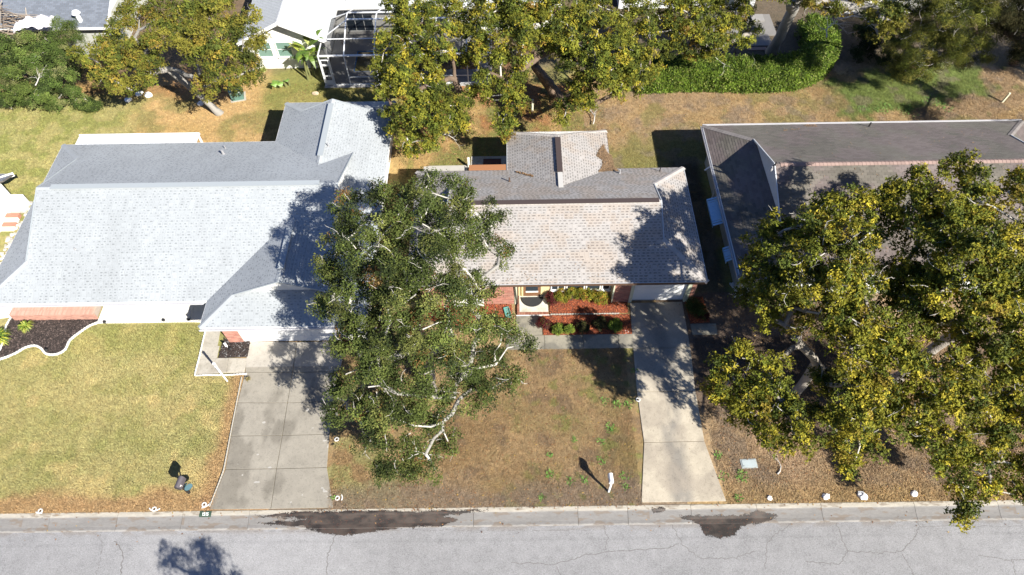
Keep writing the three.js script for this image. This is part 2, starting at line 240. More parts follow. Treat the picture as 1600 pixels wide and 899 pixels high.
// damp silt left where water stands in the gutter: an irregular sheet that follows the profile
function siltSheet(pts, label, seed) {
  const P = pts.map(([a, b]) => XZ(a, b, -0.09)); const poly = []; for (let i = 0; i < P.length; i++) { const a = P[i], b = P[(i + 1) % P.length], n = Math.max(2, Math.round(Math.hypot(a[0] - b[0], a[1] - b[1]) / 0.08)); for (let k = 0; k < n; k++) { const t = k / n; poly.push([a[0] + (b[0] - a[0]) * t, a[1] + (b[1] - a[1]) * t]); } }
  const inside = (x, z) => { x += 0.26 * (fbm(x * 5 + seed, z * 9, 5) - 0.5) + 0.04 * (hash2(Math.floor(x * 45), Math.floor(z * 45)) - 0.5); z += 0.2 * (fbm(x * 5, z * 11 + seed, 5) - 0.5) + 0.07 * (hash2(Math.floor(x * 50) + 7, Math.floor(z * 50)) - 0.5); let c = false; for (let i = 0, j = poly.length - 1; i < poly.length; j = i++) { const [xi, zi] = poly[i], [xj, zj] = poly[j]; if ((zi > z) !== (zj > z) && x < (xj - xi) * (z - zi) / (zj - zi) + xi) c = !c; } return c; };
  const xs = poly.map(p => p[0]), zs = poly.map(p => p[1]), st = 0.02, pos = [], col = []; const x0 = Math.min(...xs) - 0.1, x1 = Math.max(...xs) + 0.1, z0 = Math.min(...zs) - 0.1, z1 = Math.max(...zs) + 0.1;
  const H = (x, z) => (z < ROAD_EDGE ? kerbY(z) : ROAD_Y) + 0.005;
  for (let x = x0; x < x1; x += st) for (let z = z0; z < z1; z += st) if (inside(x, z)) { const q = [[x, z], [x, z + st], [x + st, z + st], [x, z], [x + st, z + st], [x + st, z]]; const n = fbm(x * 2.5, z * 5 + seed, 4), m = hash2(Math.floor(x * 60), Math.floor(z * 60)), c = mix3([0.014, 0.011, 0.009], [0.062, 0.047, 0.037], sst(0.3, 0.75, n) * 0.8 + 0.35 * m); if (m > 0.985) { c[0] = 0.14; c[1] = 0.04; c[2] = 0.02; } for (const [a, b] of q) { pos.push(a, H(a, b), b); col.push(...c); } }
  const g = new THREE.BufferGeometry(); g.setAttribute('position', new THREE.Float32BufferAttribute(pos, 3)); g.setAttribute('color', new THREE.Float32BufferAttribute(col, 3)); g.computeVertexNormals();
  stuff(part(scene, 'damp_silt', merge([g]), std(1, 1, 1, 0.55, { vertexColors: true })), label, 'wet silt');
}
siltSheet([[395, 808], [460, 801], [560, 799], [640, 800], [700, 799], [765, 799], [725, 803], [690, 807], [716, 812], [690, 822], [610, 826], [560, 834], [530, 838], [500, 833], [470, 822], [400, 817], [440, 815], [480, 811]], 'long dark wet silt stain in the gutter beside the wide driveway', 3);
siltSheet([[1059, 807], [1090, 806], [1130, 806], [1165, 805], [1184, 799], [1206, 802], [1216, 807], [1206, 814], [1180, 818], [1160, 822], [1153, 829], [1147, 836], [1136, 840], [1122, 841], [1108, 838], [1099, 833], [1096, 825], [1086, 815], [1070, 811]], 'short dark wet silt stain on the road below the narrow driveway', 11);
siltSheet([[1016, 797], [1032, 794], [1040, 796], [1030, 801], [1020, 801]], 'small brown silt spot in the gutter at the narrow driveway', 23);

// ---------------------------------------------------------------- driveways, walks, beds
function worldMap(x0, x1, z0, z1, W, H, fn) { // colour texture laid over a rectangle of ground, for slabs whose uv is (x, -z) in metres
  const t = colorTex(W, H, (u, v) => fn(x0 + u * (x1 - x0), z1 - v * (z1 - z0))); t.wrapS = t.wrapT = THREE.ClampToEdgeWrapping;
  t.repeat.set(1 / (x1 - x0), 1 / (z1 - z0)); t.offset.set(-x0 / (x1 - x0), z1 / (z1 - z0)); return t;
}
const concreteGrain = (x, z) => 0.9 + 0.16 * (fbm(x * 0.8, z * 0.8, 4) - 0.5) + 0.20 * (fbm(x * 4, z * 4, 3) - 0.5) + 0.16 * (hash2(Math.floor(x * 62), Math.floor(z * 62)) - 0.5) - 0.12 * (fbm(x * 14 + 3, z * 14, 2) > 0.70);
function slabs(parent, rows, mat, top, th, gap) {
  for (let i = 0; i + 1 < rows.length; i++) for (let j = 0; j + 1 < rows[i].length; j++) part(parent, 'slab', slab(shrink([XZ(...rows[i][j]), XZ(...rows[i][j + 1]), XZ(...rows[i + 1][j + 1]), XZ(...rows[i + 1][j])], gap), top, th), mat);
}
{
  const d = structure('driveway');
  const stain = (x, z) => sst(0.46, 0.68, fbm(x * 1.2 + 4, z * 0.7, 4));
  const map = worldMap(-14, -7.5, -18.2, -8.9, 512, 768, (x, z) => { const k = concreteGrain(x, z), lightRow = sst(-16.15, -16.25, z); let c = mix3([0.30, 0.275, 0.228], [0.19, 0.172, 0.14], 0.8 * stain(x, z)); c = mix3(c, [0.42, 0.39, 0.34], lightRow); c = mix3(c, [0.30, 0.275, 0.225], 0.6 * sst(-9.9, -9.3, z) * stain(x + 5, z)); if (fbm(x * 3.1 + 8, z * 3.1, 2) > 0.86) c = [0.42, 0.40, 0.36]; return c.map(v => v * k); });
  const mat = std(1, 1, 1, 0.9, { map, bumpMap: bumpFine, bumpScale: 0.004 });
  slabs(d, [[[387, 534], [464, 535], [542, 533]], [[383, 582], [457, 583], [531, 581]], [[371, 630], [449, 630], [520, 628]], [[361, 682], [441, 681], [515, 679]], [[352, 734], [432, 733], [511, 731]], [[327, 797], [423, 796], [521, 794]]], mat, 0.03, 0.12, 0.011);
  const d2 = structure('driveway');
  const map2 = worldMap(5.2, 9.4, -20.2, -9, 512, 1024, (x, z) => { const k = concreteGrain(x, z), cx = 7.25 + 0.2 * (z + 9) * 0.02, band = sst(0.75, 0.15, Math.abs(x - cx - 0.25 * (fbm(z * 0.7, 3, 2) - 0.5))); let c = [0.46, 0.405, 0.315]; c = mix3(c, [0.19, 0.178, 0.16], 0.8 * band * sst(0.3, 0.62, fbm(x * 1.6, z * 0.9, 4))); c = mix3(c, [0.29, 0.25, 0.20], 0.55 * sst(0.45, 0.65, fbm(x * 0.9 + 3, z * 0.9, 4))); c = mix3(c, [0.18, 0.175, 0.16], 0.4 * sst(-14.5, -16, z)); return c.map(v => v * k); });
  const mat2 = std(1, 1, 1, 0.88, { map: map2, bumpMap: bumpFine, bumpScale: 0.004 });
  slabs(d2, [[[984, 474], [1066, 472]], [[989, 545], [1079, 544]], [[995, 613], [1087, 612]], [[1006, 692], [1101, 690]], [[1002, 786], [1135, 784]]], mat2, 0.03, 0.12, 0.011);
  // walk before the middle house, with its step to the porch
  const wk = structure('footpath'); const wm = std(0.9, 0.88, 0.82, 0.9, { map: worldMap(-2, 10.5, -20, -16.5, 768, 256, (x, z) => { const k = concreteGrain(x, z); let c = mix3([0.32, 0.30, 0.25], [0.20, 0.19, 0.165], sst(0.4, 0.65, fbm(x * 1.3, z * 1.3, 4))); return c.map(v => v * k); }), bumpMap: bumpFine, bumpScale: 0.004 });
  for (const [a, b] of [[-0.5, 1.44], [1.45, 3.4], [3.41, 5.2], [5.21, 5.93]]) part(wk, 'slab', slab([[a, -17.8], [b, -17.8], [b, -16.98], [a, -16.98]], 0.034, 0.1), wm);
  part(wk, 'slab', slab([[0.02, -18.98], [1.35, -18.98], [1.35, -17.82], [0.02, -17.82]], 0.034, 0.1), wm);
  part(wk, 'slab', slab([[8.98, -18.35], [10.3, -18.35], [10.3, -17.7], [9.0, -17.7]], 0.03, 0.1), wm);
  // pale walk beside the left garage
  const w1 = structure('footpath'); const w1m = std(1, 1, 1, 0.9, { map: worldMap(-30, -13, -21, -15, 768, 256, (x, z) => { const k = concreteGrain(x, z); let c = mix3([0.44, 0.41, 0.35], [0.35, 0.32, 0.265], sst(0.4, 0.65, fbm(x * 1.3, z * 1.3, 4))); return c.map(v => v * k); }), bumpMap: bumpFine, bumpScale: 0.003 });
  for (const q of [[[322, 512], [345, 512], [340, 541], [316, 541]], [[316, 541], [343, 541], [339, 560], [311, 562]], [[311, 562], [339, 560], [357, 560], [353, 583], [305, 586]], [[357, 560], [386, 560], [382, 583], [353, 583]]]) part(w1, 'slab', slab(shrink(q.map(p => XZ(...p)), 0.006), 0.032, 0.1), w1m);
  // white painted porch floor of the left house
  const pf = structure('porch_floor'); const pm = plaster(0.66, 0.65, 0.62);
  for (const [a, b] of [[-21.85, -19.0], [-18.99, -17.0], [-16.99, -14.6]]) part(pf, 'slab', slab([[a, -20.6], [b, -20.6], [b, -19.02], [a, -19.02]], 0.06, 0.12), pm);
  part(pf, 'slab', slab([[-29, -20.6], [-26.5, -20.6], [-26.5, -19.4], [-29, -19.0]], 0.06, 0.12), pm);
  // porch slab of the middle house, edged with brick
  const ps = structure('porch_floor'); const psm = std(1, 1, 1, 0.85, { map: worldMap(0, 1.8, -20.3, -19, 256, 256, (x, z) => { const k = concreteGrain(x, z); let c = mix3([0.60, 0.57, 0.50], [0.36, 0.34, 0.25], 0.7 * sst(0.4, 0.7, fbm(x * 2, z * 2, 4)) * sst(-19.6, -19.2, z)); return c.map(v => v * k); }) });
  part(ps, 'slab', slab([[0.2, -20.2], [1.70, -20.2], [1.70, -19.17], [0.2, -19.17]], 0.12, 0.2), psm);
  const brickMat = n => std(...[[0.26, 0.115, 0.075], [0.22, 0.085, 0.055], [0.30, 0.15, 0.10]][n], 0.9, { bumpMap: bumpRough, bumpScale: 0.004 }); const bms = [0, 1, 2].map(brickMat); const r = rngOf(77);
  const bg = bx(-0.052, 0.052, 0, 0.2, -0.032, 0.032, 0.006), bg2 = bx(-0.032, 0.032, 0, 0.2, -0.052, 0.052, 0.006);
  for (let i = 0; i < 23; i++) { const m = part(ps, 'brick', bg2, bms[Math.floor(r() * 3)]); m.position.set(0.115 + i * 0.071, -0.075 + r() * 0.006, -19.105); }
  for (let i = 0; i < 16; i++) { const m = part(ps, 'brick', bg, bms[Math.floor(r() * 3)]); m.position.set(0.135, -0.075 + r() * 0.006, -19.2 - i * 0.071); }
  part(ps, 'step_edge', bx(0.03, 1.75, -0.1, 0.06, -19.03, -18.99, 0.01), M.whiteWall);
}
// planting beds: raised sheets of bark with loose chips
function bed(name, pts, top, c1, c2, chips, label, seed, chipN) {
  const g = structure(name); g.userData = { kind: 'structure' };
  const xs = pts.map(p => p[0]), zs = pts.map(p => p[1]), a = Math.min(...xs), b = Math.max(...xs), c = Math.min(...zs), d = Math.max(...zs);
  const map = worldMap(a, b, c, d, 256, 256, (x, z) => { const n = fbm(x * 9, z * 9, 3), q = mix3(c1, c2, sst(0.3, 0.7, n)), k = 0.7 + 0.6 * hash2(Math.floor(x * 50), Math.floor(z * 50)); return q.map(v => v * k); });
  part(g, 'bark_bed', slab(pts, top, 0.15, 0.012), std(1, 1, 1, 1, { map, bumpMap: bumpRough, bumpScale: 0.03 }));
  const r = rngOf(seed), chip = new THREE.BoxGeometry(0.055, 0.012, 0.02), n = Math.round((b - a) * (d - c) * chipN), inst = new THREE.InstancedMesh(chip, std(1, 1, 1, 1), n), o = new THREE.Object3D();
  const inside = (x, z) => { let s = false; for (let i = 0, j = pts.length - 1; i < pts.length; j = i++) { const [xi, zi] = pts[i], [xj, zj] = pts[j]; if ((zi > z) !== (zj > z) && x < (xj - xi) * (z - zi) / (zj - zi) + xi) s = !s; } return s; };
  let k = 0; for (let i = 0; i < n; i++) { const x = a + r() * (b - a), z = c + r() * (d - c); if (!inside(x, z)) continue; o.position.set(x, top + 0.008 + r() * 0.025, z); o.rotation.set((r() - 0.5) * 1.2, r() * 6.3, (r() - 0.5) * 1.2); o.scale.setScalar(0.6 + r() * 1.1); o.updateMatrix(); inst.setMatrixAt(k, o.matrix); const q = chips[Math.floor(r() * chips.length)], f = 0.65 + r() * 0.7; inst.setColorAt(k, lin(q[0] * f, q[1] * f, q[2] * f)); k++; }
  inst.count = k; inst.name = 'bark_chips'; inst.userData = { kind: 'stuff' }; g.add(inst);
}
const RED = [[0.29, 0.07, 0.026], [0.19, 0.046, 0.022], [0.36, 0.11, 0.045], [0.13, 0.05, 0.03]], DARK = [[0.035, 0.026, 0.024], [0.06, 0.045, 0.04], [0.02, 0.016, 0.016]];
const smooth = (pts, n) => new THREE.CatmullRomCurve3(pts.map(p => V(p[0], 0, p[1]))).getPoints(n).map(p => [p.x, p.z]);
bed('mulch_bed', [[1.8, -20.0], [5.85, -20.0], [5.85, -19.1], [1.8, -19.1]], 0.03, RED[0], RED[1], RED, '', 1, 1500);
bed('mulch_bed', [[1.4, -18.97], [5.9, -18.97], [5.93, -17.83], [1.4, -17.83]], 0.02, RED[0], RED[1], RED, '', 2, 1500);
bed('mulch_bed', [[-4.6, -19.7], [-0.2, -19.7], [-0.2, -18.75], [-1.6, -18.4], [-3.6, -18.5], [-4.6, -18.9]], 0.02, RED[0], RED[1], RED, '', 3, 1300);
bed('mulch_bed', [[8.9, -20.0], [9.9, -20.0], [10.0, -18.45], [9.0, -18.4]], 0.02, RED[1], RED[1], RED, '', 4, 900);
const EDGE1 = smooth([[-40, 568], [0, 562], [22, 554], [40, 544], [54, 541], [64, 545], [73, 554], [90, 554], [102, 547], [110, 532], [125, 520], [140, 510], [152, 505]].map(p => XZ(...p)), 60);
bed('mulch_bed', [...EDGE1, XZ(153, 499), XZ(22, 499), XZ(17, 497), XZ(9, 512), XZ(-40, 525)], 0.02, DARK[0], DARK[1], [...DARK, [0.12, 0.09, 0.08]], '', 5, 420);
bed('mulch_bed', [[350, 530], [391, 534], [387, 558], [341, 560]].map(p => XZ(...p)), 0.045, DARK[0], DARK[1], [...DARK, ...DARK, ...DARK, [0.2, 0.2, 0.2]], '', 6, 500);
// white scalloped edging: many short rounded lengths set end to end
function edging(pts, label, size = 0.1, colour = M.whiteWall) {
  const list = [], c = new THREE.CatmullRomCurve3(pts.map(p => V(p[0], 0, p[1])), false, 'catmullrom', 0.2), L = c.getLength(), n = Math.round(L / 0.14);
  for (let i = 0; i < n; i++) { const p = c.getPointAt((i + 0.5) / n), t = c.getTangentAt((i + 0.5) / n); const g = new RoundedBoxGeometry(0.132, 0.13, size, 1, 0.025); g.rotateY(-Math.atan2(t.z, t.x)); g.translate(p.x, 0.03, p.z); list.push(g); }
  const m = part(scene, 'edging_stones', list, colour); stuff(m, label, 'edging'); return m;
}
edging(EDGE1, 'wavy white scalloped edging round the dark mulch bed', 0.11);
edging([[-21.9, -18.95], [-17, -18.95], [-16.25, -18.9]], 'straight white edging along the porch floor of the left house', 0.08);
edging([[322, 513], [305, 587], [352, 587], [386, 585]].map(p => XZ(...p)).flatMap((p, i, a) => i + 1 < a.length ? [p, [(p[0] * 2 + a[i + 1][0]) / 3, (p[1] * 2 + a[i + 1][1]) / 3], [(p[0] + 2 * a[i + 1][0]) / 3, (p[1] + 2 * a[i + 1][1]) / 3]] : [p]), 'white edging round the pale walk by the left garage', 0.06);
edging([[379, 590], [360, 688], [351, 735], [338, 770], [329, 793]].map(p => { const q = XZ(...p); return [q[0] - 0.04, q[1]]; }), 'low pale edging along the left side of the wide driveway', 0.04, M.concreteTrim);
edging([[1.8, -19.04], [5.4, -19.04]], 'thin pale edging between the two red mulch beds', 0.05, M.concreteTrim);
edging([XZ(-20, 560), XZ(0, 548), XZ(6, 530), XZ(10, 510), XZ(18, 496)].map(p => [p[0], p[1]]), 'pale curved edging at the far left of the dark mulch bed', 0.09);

// ---------------------------------------------------------------- roofs
// a roof plane falls towards +z (F), -z (B), -x (L) or +x (R) from its eave line
const planeH = { F: (q, x, z) => q.e - z, B: (q, x, z) => z - q.e, L: (q, x, z) => x - q.e, R: (q, x, z) => q.e - x };
const hgt = (q, x, z) => q.E + q.s * planeH[q.t](q, x, z);
const TRI = pts => { const c = pts.map(p => new THREE.Vector2(p[0], p[1])); if (THREE.ShapeUtils.isClockWise(c)) { c.reverse(); pts = pts.slice().reverse(); } return THREE.ShapeUtils.triangulateShape(c, []).map(f => f.map(i => [c[i].x, c[i].y])); };
function clipTri(poly, tri) {
  let out = poly; for (let i = 0; i < 3 && out.length; i++) { const a = tri[i], b = tri[(i + 1) % 3], ex = b[0] - a[0], ez = b[1] - a[1], side = p => ex * (p[1] - a[1]) - ez * (p[0] - a[0]); const nx = [];
    for (let j = 0; j < out.length; j++) { const p = out[j], q = out[(j + 1) % out.length], sp = side(p), sq = side(q); if (sp >= 0) nx.push(p); if ((sp >= 0) !== (sq >= 0)) { const t = sp / (sp - sq); nx.push([p[0] + (q[0] - p[0]) * t, p[1] + (q[1] - p[1]) * t]); } } out = nx; }
  return out;
}
function deckGeo(q, th) {
  const pos = [], push = (a, b, c) => pos.push(...a, ...b, ...c); const T = (p, d) => [p[0], hgt(q, p[0], p[1]) - d, p[1]];
  for (const [a, b, c] of TRI(q.poly)) { push(T(a, 0), T(c, 0), T(b, 0)); push(T(a, th), T(b, th), T(c, th)); }
  const P = q.poly; for (let i = 0; i < P.length; i++) { const a = P[i], b = P[(i + 1) % P.length]; push(T(a, 0), T(b, 0), T(b, th)); push(T(a, 0), T(b, th), T(a, th)); }
  const g = new THREE.BufferGeometry(); g.setAttribute('position', new THREE.Float32BufferAttribute(pos, 3)); g.computeVertexNormals(); return merge([g]);
}
function shingleGeo(q, pal, r, tab = 0.3, exp = 0.145, dash = null) {
  const pos = [], col = [], nor = []; const k = Math.sqrt(1 + q.s * q.s), dd = exp / k, alongX = q.t === 'F' || q.t === 'B'; const tris = TRI(q.poly);
  const N = V(q.t === 'R' ? q.s : q.t === 'L' ? -q.s : 0, 1, q.t === 'F' ? q.s : q.t === 'B' ? -q.s : 0).normalize();
  const us = q.poly.map(p => alongX ? p[0] : p[1]), ds = q.poly.map(p => planeH[q.t](q, p[0], p[1])); const u0 = Math.min(...us), u1 = Math.max(...us), d0 = Math.min(...ds), d1 = Math.max(...ds);
  const toXZ = (u, d) => q.t === 'F' ? [u, q.e - d] : q.t === 'B' ? [u, q.e + d] : q.t === 'L' ? [q.e + d, u] : [q.e - d, u];
  const D = p => planeH[q.t](q, p[0], p[1]);
  for (let row = Math.floor(d0 / dd); row * dd < d1; row++) {
    const a = row * dd, b = a + dd; const off = dash ? hash2(row, 5) * tab : (row % 2) * tab * 0.5 + hash2(row, 5) * 0.03;
    for (let u = u0 - off; u < u1; u += tab) {
      const gap = dash ? 0.002 : 0.006, low = 0.007 + 0.006 * r(), c0 = pal(r, (u + tab / 2), row, ...toXZ(u, a));
      const lay = (cell, c1, extra, riser) => {
        const lift = p => 0.003 + extra + low * (1 - clamp((D(p) - a) / dd));
        for (const tri of tris) {
          const cx = clipTri(cell, tri); if (cx.length < 3) continue;
          const W = cx.map(p => [p[0], hgt(q, p[0], p[1]) + lift(p), p[1]]);
          let area = 0; for (let i = 0; i < cx.length; i++) { const p = cx[i], w = cx[(i + 1) % cx.length]; area += p[0] * w[1] - w[0] * p[1]; }
          for (let i = 1; i + 1 < W.length; i++) { const f = area > 0 ? [W[0], W[i + 1], W[i]] : [W[0], W[i], W[i + 1]]; for (const p of f) { pos.push(...p); col.push(...c1); nor.push(N.x, N.y, N.z); } }
          if (riser) for (let i = 0; i < cx.length; i++) { const j = (i + 1) % cx.length; if (Math.abs(D(cx[i]) - a) < 1e-5 && Math.abs(D(cx[j]) - a) < 1e-5) { const A = W[i], B = W[j], A2 = [A[0], A[1] - low - 0.002, A[2]], B2 = [B[0], B[1] - low - 0.002, B[2]]; const n = V(N.x, 0, N.z).normalize(); for (const p of [A, A2, B2, A, B2, B]) { pos.push(...p); col.push(...c1); nor.push(n.x, n.y, n.z); } } }
        }
      };
      lay([toXZ(u + gap, a), toXZ(u + tab - gap, a), toXZ(u + tab - gap, b), toXZ(u + gap, b)], c0, 0, true);
      if (dash && r() < dash.share) { const w = dash.w * (0.7 + 0.6 * r()), s0 = u + (tab - w) * (0.3 + 0.4 * r()), h0 = a + dd * 0.08, h1 = h0 + dd * dash.h; const dk = dash.k * (0.85 + 0.3 * r()); lay([toXZ(s0, h0), toXZ(s0 + w, h0), toXZ(s0 + w, h1), toXZ(s0, h1)], c0.map(v => v * dk), 0.0018, false); }
    }
  }
  const g = new THREE.BufferGeometry(); g.setAttribute('position', new THREE.Float32BufferAttribute(pos, 3)); g.setAttribute('normal', new THREE.Float32BufferAttribute(nor, 3)); g.setAttribute('color', new THREE.Float32BufferAttribute(col, 3));
  return metric(g);
}
// folded cap shingles along a ridge or hip; kA, kB: fall of the roof on either side per metre across
function capGeo(A, B, k, pal, r, w = 0.14) {
  const d = B.clone().sub(A), L = d.length(); d.normalize(); const side = V(0, 1, 0).cross(d).normalize(), n = Math.max(1, Math.round(L / 0.2)), out = [];
  for (let i = 0; i < n; i++) {
    const a = A.clone().addScaledVector(d, L * i / n - 0.02), b = A.clone().addScaledVector(d, L * (i + 1) / n), h0 = 0.034, h1 = 0.022; const P = (p, s, h) => [p.x + side.x * w * s, p.y + h - Math.abs(s) * w * k, p.z + side.z * w * s];
    const q = [P(a, -1, h0), P(a, 0, h0), P(a, 1, h0), P(b, -1, h1), P(b, 0, h1), P(b, 1, h1)], lo = [P(a, -1, 0.0), P(a, 0, 0.0), P(a, 1, 0.0)]; const e = [P(b, -1, 0.0), P(b, 1, 0)];
    const f = [[0, 3, 4], [0, 4, 1], [1, 4, 5], [1, 5, 2]].flatMap(t => t.flatMap(i2 => q[i2])); f.push(...lo[0], ...q[0], ...q[1], ...lo[0], ...q[1], ...lo[1], ...lo[1], ...q[1], ...q[2], ...lo[1], ...q[2], ...lo[2]); f.push(...lo[0], ...q[3], ...q[0], ...lo[0], ...e[0], ...q[3], ...lo[2], ...q[2], ...q[5], ...lo[2], ...q[5], ...e[1]);
    const g = new THREE.BufferGeometry(); g.setAttribute('position', new THREE.Float32BufferAttribute(f, 3)); g.computeVertexNormals(); out.push(tint(merge([g]), pal(r, i, 0, a.x, a.z)));
  }
  return out;
}
function pipeVent(parent, p, h, r, mat, name = 'pipe_vent') { const g = [rod(V(p.x, p.y - 0.15, p.z), V(p.x, p.y + h, p.z), r, r, 10), rod(V(p.x, p.y - 0.05, p.z), V(p.x, p.y + 0.05, p.z), r * 2, r * 1.2, 10)]; return wpart(parent, name, g, mat); }
// window set in a wall that faces +z: frame bars, panes and a sill
function windowZ(parent, x0, x1, y0, y1, z, cols, rows, frameMat, glassMat, sill = true, name = 'window') {
  const f = [bx(x0, x1, y0, y0 + 0.06, z, z + 0.06), bx(x0, x1, y1 - 0.06, y1, z, z + 0.06), bx(x0, x0 + 0.06, y0 + 0.06, y1 - 0.06, z, z + 0.06), bx(x1 - 0.06, x1, y0 + 0.06, y1 - 0.06, z, z + 0.06)];
  const W = x1 - x0 - 0.12, Hh = y1 - y0 - 0.12;
  for (let i = 1; i < cols; i++) f.push(bx(x0 + 0.06 + W * i / cols - 0.018, x0 + 0.06 + W * i / cols + 0.018, y0 + 0.06, y1 - 0.06, z, z + 0.05));
  for (let i = 1; i < rows; i++) f.push(bx(x0 + 0.06, x1 - 0.06, y0 + 0.06 + Hh * i / rows - 0.015, y0 + 0.06 + Hh * i / rows + 0.015, z, z + 0.045));
  const w = wpart(parent, name, f, frameMat); 
  const p = part(w, 'pane', bx(x0 + 0.05, x1 - 0.05, y0 + 0.05, y1 - 0.05, z + 0.004, z + 0.022), glassMat, { world: true });
  if (sill) part(w, 'sill', bx(x0 - 0.05, x1 + 0.05, y0 - 0.07, y0 - 0.002, z, z + 0.12, 0.01), frameMat, { world: true });
  return w;
}
// running-bond brickwork on a wall facing +z: real bricks on a mortar bed
function brickFace(parent, x0, x1, y0, y1, z, seed, tone = [0.33, 0.15, 0.105], depth = 0.09, capTop = false) {
  const r = rngOf(seed), list = []; wpart(parent, 'mortar', bx(x0 + 0.004, x1 - 0.004, y0, y1 - 0.004, z - depth, z - 0.012), M.mortar);
  const H = 0.068, L = 0.21; for (let row = 0, y = y0; y + H <= y1 + 1e-6; row++, y += H) for (let x = x0 - (row % 2) * L / 2; x < x1 - 0.01; x += L) { const a = Math.max(x0, x + 0.005), b = Math.min(x1, x + L - 0.005); if (b - a < 0.03) continue; const k = 0.75 + 0.5 * r(), f = 0.9 + 0.25 * r(); const g = new THREE.BoxGeometry(b - a, H - 0.011, depth); g.translate((a + b) / 2, y + H / 2, z - depth / 2 + (r() - 0.5) * 0.006); list.push(tint(metric(g), [tone[0] * k, tone[1] * k * f, tone[2] * k * f])); }
  return wpart(parent, 'bricks', list, M.brickVC, { kind: 'stuff' });
}
function gutter(list, a, b, out) { // fascia board with a gutter along an eave from a to b; out: unit direction away from the roof
  const o = out.clone(); list.push(bar(a.clone().addScaledVector(o, 0.012).add(V(0, -0.09, 0)), b.clone().addScaledVector(o, 0.012).add(V(0, -0.09, 0)), 0.022, 0.18));
}
function gutterTrough(list, a, b, o) { const p = (q, d, h) => q.clone().addScaledVector(o, d).add(V(0, h, 0)); list.push(bar(p(a, 0.14, -0.055), p(b, 0.14, -0.055), 0.016, 0.11), bar(p(a, 0.085, -0.115), p(b, 0.085, -0.115), 0.12, 0.014)); }

// ---------------------------------------------------------------- houses
const palLight = (r, u, row, x, z) => { const k = 0.95 + 0.07 * (r() - 0.5) + 0.26 * (fbm(x * 0.35, z * 0.35, 4) - 0.5) + 0.10 * (fbm(x * 2.2, z * 0.5 + 7, 3) - 0.5); return [0.345 * k, 0.368 * k, 0.385 * k]; };
const palTaupe = (r, u, row, x, z) => { const q = fbm(x * 1.3 + 4, z * 2.1, 3), k = 0.97 + 0.08 * (r() - 0.5) + 0.16 * (fbm(x * 0.5, z * 0.9, 3) - 0.5); return mix3([0.335, 0.318, 0.305], [0.335, 0.295, 0.262], sst(0.4, 0.7, q)).map(v => v * k); };
const palDark = (r, u, row, x, z) => { const k = 0.97 + 0.3 * (r() - 0.5) + 0.5 * (fbm(x * 0.6, z * 0.6, 4) - 0.5), q = fbm(x * 0.9 + 30, z * 0.9, 3); return mix3([0.148, 0.122, 0.114], [0.134, 0.122, 0.102], sst(0.4, 0.65, q)).map(v => v * k); };
const palBlue = (r, u, row, x, z) => { const k = 0.9 + 0.25 * (r() - 0.5); return [0.16 * k, 0.18 * k, 0.215 * k]; };
const palWhite = (r, u, row, x, z) => { const k = 0.97 + 0.06 * (r() - 0.5); return [0.50 * k, 0.52 * k, 0.52 * k]; };
function roofOf(house, planes, pal, seed, deckTh = 0.1, tab, exp, dash) {
  const r = rngOf(seed); const roof = wpart(house, 'roof', planes.map(q => deckGeo(q, deckTh)), M.deck);
  part(roof, 'shingles', planes.map(q => shingleGeo(q, pal, r, tab, exp, dash)), M.shingle, { world: true, kind: 'stuff' }); return roof;
}
function caps(roof, lines, pal, seed, name = 'ridge_caps') { const r = rngOf(seed), list = []; for (const [a, b, k] of lines) list.push(...capGeo(V(...a), V(...b), k, pal, r)); return part(roof, name, list, M.vc, { world: true, kind: 'stuff' }); }
const triGable = (a, b, c, th, dir) => { // upright triangular wall through three points, thickened along dir
  const P = [a, b, c].map(p => V(...p)), Q = P.map(p => p.clone().addScaledVector(dir, -th)), f = (p, q, s) => [...p.toArray(), ...q.toArray(), ...s.toArray()];
  const pos = [...f(P[0], P[1], P[2]), ...f(Q[0], Q[2], Q[1])]; for (let i = 0; i < 3; i++) { const j = (i + 1) % 3; pos.push(...f(P[i], Q[i], Q[j]), ...f(P[i], Q[j], P[j])); }
  const g = new THREE.BufferGeometry(); g.setAttribute('position', new THREE.Float32BufferAttribute(pos, 3)); g.computeVertexNormals(); return metric(merge([g]));
};
